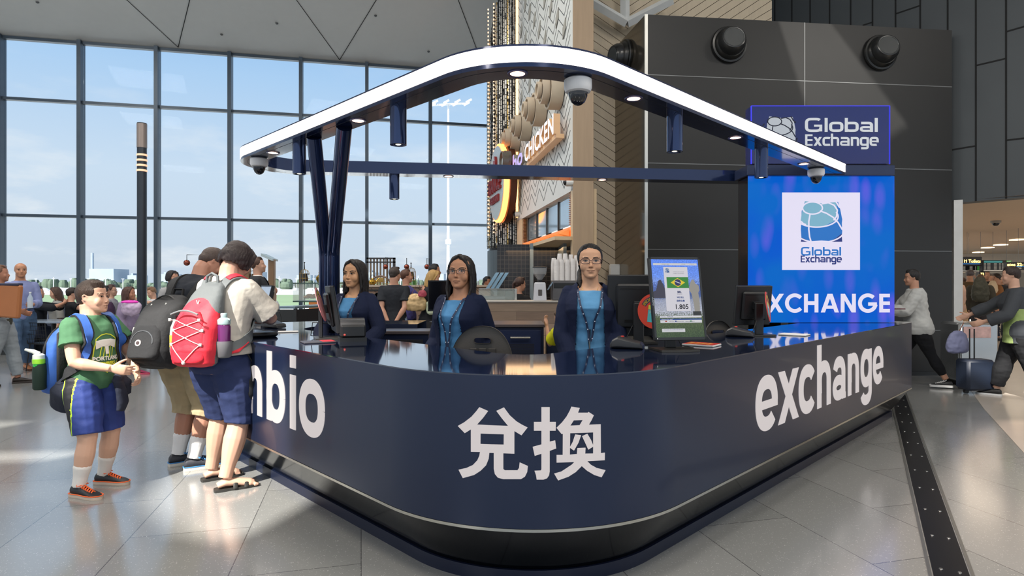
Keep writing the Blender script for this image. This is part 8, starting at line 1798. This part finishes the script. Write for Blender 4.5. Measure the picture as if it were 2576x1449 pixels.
# cafe seating on the left
def booth(px0, px1, Y, label):
    x0, x1 = PX(px0, Y), PX(px1, Y); e = empty('booth_seat', ((x0 + x1) / 2, Y, 0), label=label, cat='bench', group='upholstered booth seats by the windows'); mb = MB(); mb.bbox(x0, x1, Y + .35, Y + .47, .42, PZ(765, Y + .35) + .0 if False else .98, .03); mk('backrest', mb, mat('booth_grey', '#7e8698', .6), e)
    mb = MB(); mb.bbox(x0, x1, Y, Y + .45, .34, .46, .03); mk('seat', mb, mat('booth_grey', '#7e8698', .6), e); mb = MB(); mb.bbox(x0, x1, Y + .34, Y + .48, .98, 1.01, .006); mk('timber_cap', mb, mat('cap_orange', '#c98a52', .4), e); mb = MB(); mb.box(x0 + .03, x1 - .03, Y + .05, Y + .43, 0, .34); mk('plinth', mb, hub, e, 0)
booth(98, 182, 11.9, 'upholstered booth seat nearest the boy, with a timber cap rail'); booth(-40, 90, 11.9, 'upholstered booth seat behind the bald man, with a timber cap rail'); booth(190, 300, 12.4, 'upholstered booth seat behind the boy, with a timber cap rail')
def table(px, Y, w_, label, h_=.75):
    x = PX(px, Y); e = empty('cafe_table', (x, Y, 0), label=label, cat='table', group='grey cafe tables'); mb = MB(); mb.bbox(x - w_ / 2, x + w_ / 2, Y - .35, Y + .35, h_ - .035, h_, .006); mk('tabletop', mb, mat('table_blue', '#8a98a8', .2, .2), e); mb = MB(); mb.cyl((x, Y, 0.02), (x, Y, h_ - .035), .035, 12); mk('pedestal', mb, hub, e); mb = MB(); mb.lathe([(.24, 0), (.24, .012), (.04, .03)], (x, Y, 0), 20); mk('base', mb, hub, e)
table(135, 10.9, 1.0, 'cafe table between the bald man and the boy'); table(330, 11.6, .9, 'cafe table behind the walking child'); table(245, 11.4, .8, 'cafe table directly behind the boy'); table(700, 12.0, .8, 'cafe table beyond the suit man')
def wire_chair(px, Y, az, label):
    x = PX(px, Y); e = empty('wire_chair', (x, Y, 0), math.radians(az), label=label, cat='chair', group='black wire cafe chairs'); mb = MB(); mb.bbox(-.2, .2, -.2, .2, .43, .45, .008); mk('seat', mb, hub, e, local=True)
    for a, b_ in ((-.18, -.18), (.18, -.18), (.18, .18), (-.18, .18)): mb = MB(); mb.tube([(a, b_, .43), (a * 1.2, b_ * 1.2, 0)], .008, 6); mk('leg', mb, hub, e, local=True)
    mb = MB(); mb.tube([(-.2, .2, .44), (-.21, .24, .78), (.21, .24, .78), (.2, .2, .44)], .008, 6)
    for k in range(7): u = -.15 + k * .05; mb.tube([(u, .2, .45), (u, .24, .78)], .003, 4)
    for k in range(4): z_ = .52 + k * .07; mb.tube([(-.2, .225, z_), (.2, .225, z_)], .003, 4)
    mk('backrest', mb, hub, e, local=True)
wire_chair(125, 9.9, 165, 'black wire cafe chair left of the boy'); wire_chair(300, 11.2, 200, 'black wire cafe chair right behind the boy'); wire_chair(345, 11.0, 30, 'black wire cafe chair near the walking child'); wire_chair(712, 11.0, 100, 'black wire cafe chair beyond the steel table'); wire_chair(738, 11.3, 60, 'black wire cafe chair beside the glass food case')
seatk = dict(sit=.52, feet=((-.06, -.25), (.06, -.25)), q=.012)
bp('seated person in black holding up a phone, right behind the bald man', 96, 11.3, 1.68, 75, skin='#b98a72', hair=('short', '#2a2320'), wr=(-.04, -.24, .62), wl=(.04, -.24, .62), top=dict(col='#1d1f25', sleeve=.6), bottom=dict(col='#2a3040'), **seatk)
bp('seated young woman with long brown hair, left of the boy', 142, 12.1, 1.66, -80, fem=True, skin='#c99a82', hair=('long', '#4a352c'), head=(0, 14, 0), top=dict(col='#8f8f8c', sleeve=.5), bottom=dict(col='#2a3040'), **seatk)
bp('seated person in sleeveless black top, close behind the boy', 182, 11.5, 1.62, 100, fem=True, skin='#c99a82', hair=('short', '#2b211d'), wr=(-.05, -.22, .60), wl=(.05, -.22, .60), top=dict(col='#17181c', sleeve=.12), bottom=dict(col='#3a4a66'), **seatk)
bp('seated person in dark purple shirt just right of the boy', 262, 11.0, 1.70, 120, skin='#a87a64', hair=('short', '#26201e'), top=dict(col='#3c2a40', sleeve=.4), bottom=dict(col='#22252c'), fat=1.2, **seatk)
bp('seated man with black glasses in grey top, right of the boy', 281, 12.4, 1.74, 70, skin='#c39a84', hair=('short', '#4c352b'), specs=dict(col='#101015'), top=dict(col='#8d8c92', sleeve=.4), bottom=dict(col='#22252c'), **seatk)
bp('seated woman with light brown hair in white top, near the dark column', 384, 13.0, 1.66, -60, fem=True, skin='#d3a68e', hair=('short', '#8a6a50'), head=(0, 18, 0), wr=(-.05, -.22, .64), wl=(.05, -.22, .64), top=dict(col='#d9d9dc', sleeve=.4), bottom=dict(col='#22252c'), **seatk)
bp('person in a light grey hooded top with dark hair, behind the black backpack', 434, 9.9, 1.62, 40, fem=True, skin='#c0917a', hair=('bob', '#1f1a19'), top=dict(col='#9b9c9e', sleeve=.9, off=.02), bottom=dict(col='#6f7480'), shoes=('shoe', '#5a2a3c', '#cccccc'), q=.010)
bp('child in pink and grey jacket walking behind the boy', 325, 9.5, 1.36, 60, child=True, skin='#a9765e', hair=('long', '#4a2f26'), feet=((-.06, -.14), (.06, .14)), top=dict(mat=mat('cloth_pinkgrey', '#8d7f9c', .8, var=.35, vs=4), sleeve=.9, off=.025, hem=.46), bottom=dict(col='#23222c'), shoes=('shoe', '#8a2448', '#c04060'), q=.009)
c = P(330, 775, 9.15); e = empty('pink_bag', tuple(c), label='bright pink and white bundle carried by the walking child', cat='bag'); mb = MB(); mb.ell(c, (.16, .08, .12), 10); put_w(e, 'bundle', remesh(mb, .012, 2, .02, (12, 12, 12)), mat('bundle_lilac', '#b9a6c0', .7, var=.35, vs=8)); mb = MB(); mb.ell(c + Vector((-.02, 0, .09)), (.13, .07, .03), 8); mk('pink_rim', mb, mat('neon_pink', '#e03ab8', .6), e, 60)
# right hand passers-by
bp('woman in pale grey jacket and black trousers walking left past the black wall', 2308, 8.3, 1.60, -78, fem=True, fat=1.08, skin='#b98a72', hair=('short', '#1d1a1b', 'tail', '#1d1a1b')[:2], lean=6, feet=((-.055, -.17), (.055, .20)), ankz=(0, .02), footyaw=(0, 0), wr=(-.05, -.26, .66), wl=(.05, -.24, .66), q=.008, facekw=dict(iris='#2a1a12', lip='#9a5f58'), top=dict(col='#b9bab8', sleeve=.95, hem=.45, off=.024, flare=.01, noise=.012), bottom=dict(col='#15161a', hem=.9, off=.006), shoes=('shoe', '#17181b', '#cfcfcf', '#dddddd'))
c = P(2263, 777, 8.1); e = empty('phone', tuple(c), label='dark red phone in the hands of the woman in the pale jacket', cat='phone'); mb = MB(); mb.bbox(c.x - .07, c.x + .06, c.y - .035, c.y + .035, c.z - .006, c.z + .006, .003); mk('body', mb, mat('phone_maroon', '#5e2234', .3), e)
bp('traveller at the right picture edge in dark and green top pulling a suitcase', 2566, 7.4, 1.62, -85, fem=True, fat=1.15, skin='#c39a84', hair=('short', '#2b1d18'), lean=8, feet=((-.06, -.14), (.06, .14)), wr=(-.14, -.30, .62), wl=(.12, -.22, .58), q=.009, top=dict(mat=[mat('cloth_dk', '#35393f', .8), mat('cloth_green', '#90a565', .8)], fn=lambda c, n: 1 if c.z < 1.10 and abs(c.x) < .19 and c.y > -.17 else 0, sleeve=.9, off=.02, hem=.42, flare=.03), bottom=dict(col='#1e1f22', off=.02), shoes=('shoe', '#222222', '#dddddd'))
def suitcase():
    Y = 7.75; x0, x1 = PX(2418, Y), PX(2487, Y); z0_, z1_ = .05, PZ(903, Y); e = empty('suitcase', ((x0 + x1) / 2, Y, 0), label='dark navy wheeled suitcase pulled by the traveller at the right edge', cat='suitcase')
    mb = MB(); mb.bbox(x0, x1, Y - .12, Y + .12, z0_, z1_, .03); mk('shell', mb, mat('case_navy2', '#1c2536', .5, bump=.1), e, 40)
    for a in (x0 + .06, x1 - .06): mb = MB(); mb.cyl((a, Y - .02, .028), (a, Y + .02, .028), .026, 14); mk('wheel', mb, plastic, e)
    mb = MB(); xc = (x0 + x1) / 2; mb.tube([(xc - .03, Y + .05, z1_), (xc - .03, Y + .05, z1_ + .38), (xc + .03, Y + .05, z1_ + .38), (xc + .03, Y + .05, z1_)], .008, 8); mk('pull_handle', mb, plastic, e)
suitcase()
Y = 8.3; x0, x1 = PX(2414, Y), PX(2514, Y); e = empty('steel_bin', ((x0 + x1) / 2, Y, 0), label='glossy pale steel bin cabinet standing in the concourse opening', cat='bin')
mb = MB(); mb.bbox(x0, x1, Y, Y + .4, .06, PZ(812, Y), .03); mk('body', mb, mat('bin_steel', '#b7bbbd', .18, .75), e, 40); mb = MB(); mb.bbox(x0 + .05, x1 - .12, Y - .01, Y, PZ(850, Y), PZ(822, Y), .003); mk('notice', mb, mat('bin_notice', '#c9a6a2', .5, var=.5, vs=12), e); mb = MB(); mb.box(x0 + .04, x1 - .04, Y + .05, Y + .35, 0, .06); mk('plinth', mb, hub, e, 0)
bag_c = P(2409, 860, 7.9); bag('duffel_bag', 'lilac-blue bag slung over the suitcase handle', tuple(bag_c), .14, mat('bag_lilac', '#8286a8', .7), [[bag_c + Vector((0, 0, .1)), bag_c + Vector((.08, 0, .25))]], (1.1, .5, 1.15))
# concourse crowd
for lb, px, Y, H, app, hr, tc_, bc, ex in (('person in brown hooded coat and grey cap, back turned in the concourse', 2440, 14.5, 1.74, 175, ('cap', '#4f4c52'), '#5a4a36', '#2b3040', dict(off=.03, hem=.36, sleeve=.95)), ('dark-coated person with a big dark backpack, in the concourse', 2466, 14.0, 1.62, 170, ('short', '#4a3a2e'), '#3b3a34', '#3a3a40', dict(off=.04, sleeve=.9)),
    ('person in black top looking down, in the middle of the concourse crowd', 2481, 16.0, 1.76, 10, ('short', '#5a4232'), '#1b1b1f', '#7f8aa6', {}), ('woman in orange-brown top reading, right in the concourse crowd', 2506, 15.0, 1.66, -70, ('short', '#2b211d'), '#8a5f3c', '#2b3040', {}),
    ('person in striped grey and orange shirt beside the white door frame', 2409, 13.0, 1.68, 60, ('crop', '#6a4436'), '#a98d80', '#9c8468', dict(hem=.45)), ('child-sized person in pale top, far left in the concourse', 2421, 17.0, 1.58, -100, ('short', '#3a261e'), '#b0a89c', '#2b2b30', {}), ('person in white shirt behind the reading woman', 2492, 18.0, 1.70, 30, ('short', '#3a2a22'), '#d2d2d8', '#3a3a44', {}), ('person in dark jacket far right in the concourse crowd', 2521, 18.5, 1.66, -20, ('short', '#4a332a'), '#26272c', '#26272c', {})):
    bp(lb, px, Y, H, app, skin='#b58a72', hair=hr, top=dict(dict(col=tc_, sleeve=.5), **ex), bottom=dict(col=bc), shoes=('shoe', '#222222', '#222222'), q=.016)
c = P(2466, 728, 13.75); bag('backpack', 'dark green backpack on the dark-coated person in the concourse', tuple(c), .26, mat('pack_forest', '#2f332c', .7), [[c + Vector((-.08, 0, .2)), c + Vector((-.06, .1, .32))]], (.75, .5, 1.2), 'backpack')
c = P(2497, 722, 14.6); bag('tote_bag', 'pale tote bag held by the reading woman in the concourse', tuple(c), .16, mat('bag_cream', '#c9b79c', .7), [[c + Vector((0, 0, .1)), c + Vector((.05, 0, .25))]], (.8, .4, 1.1))
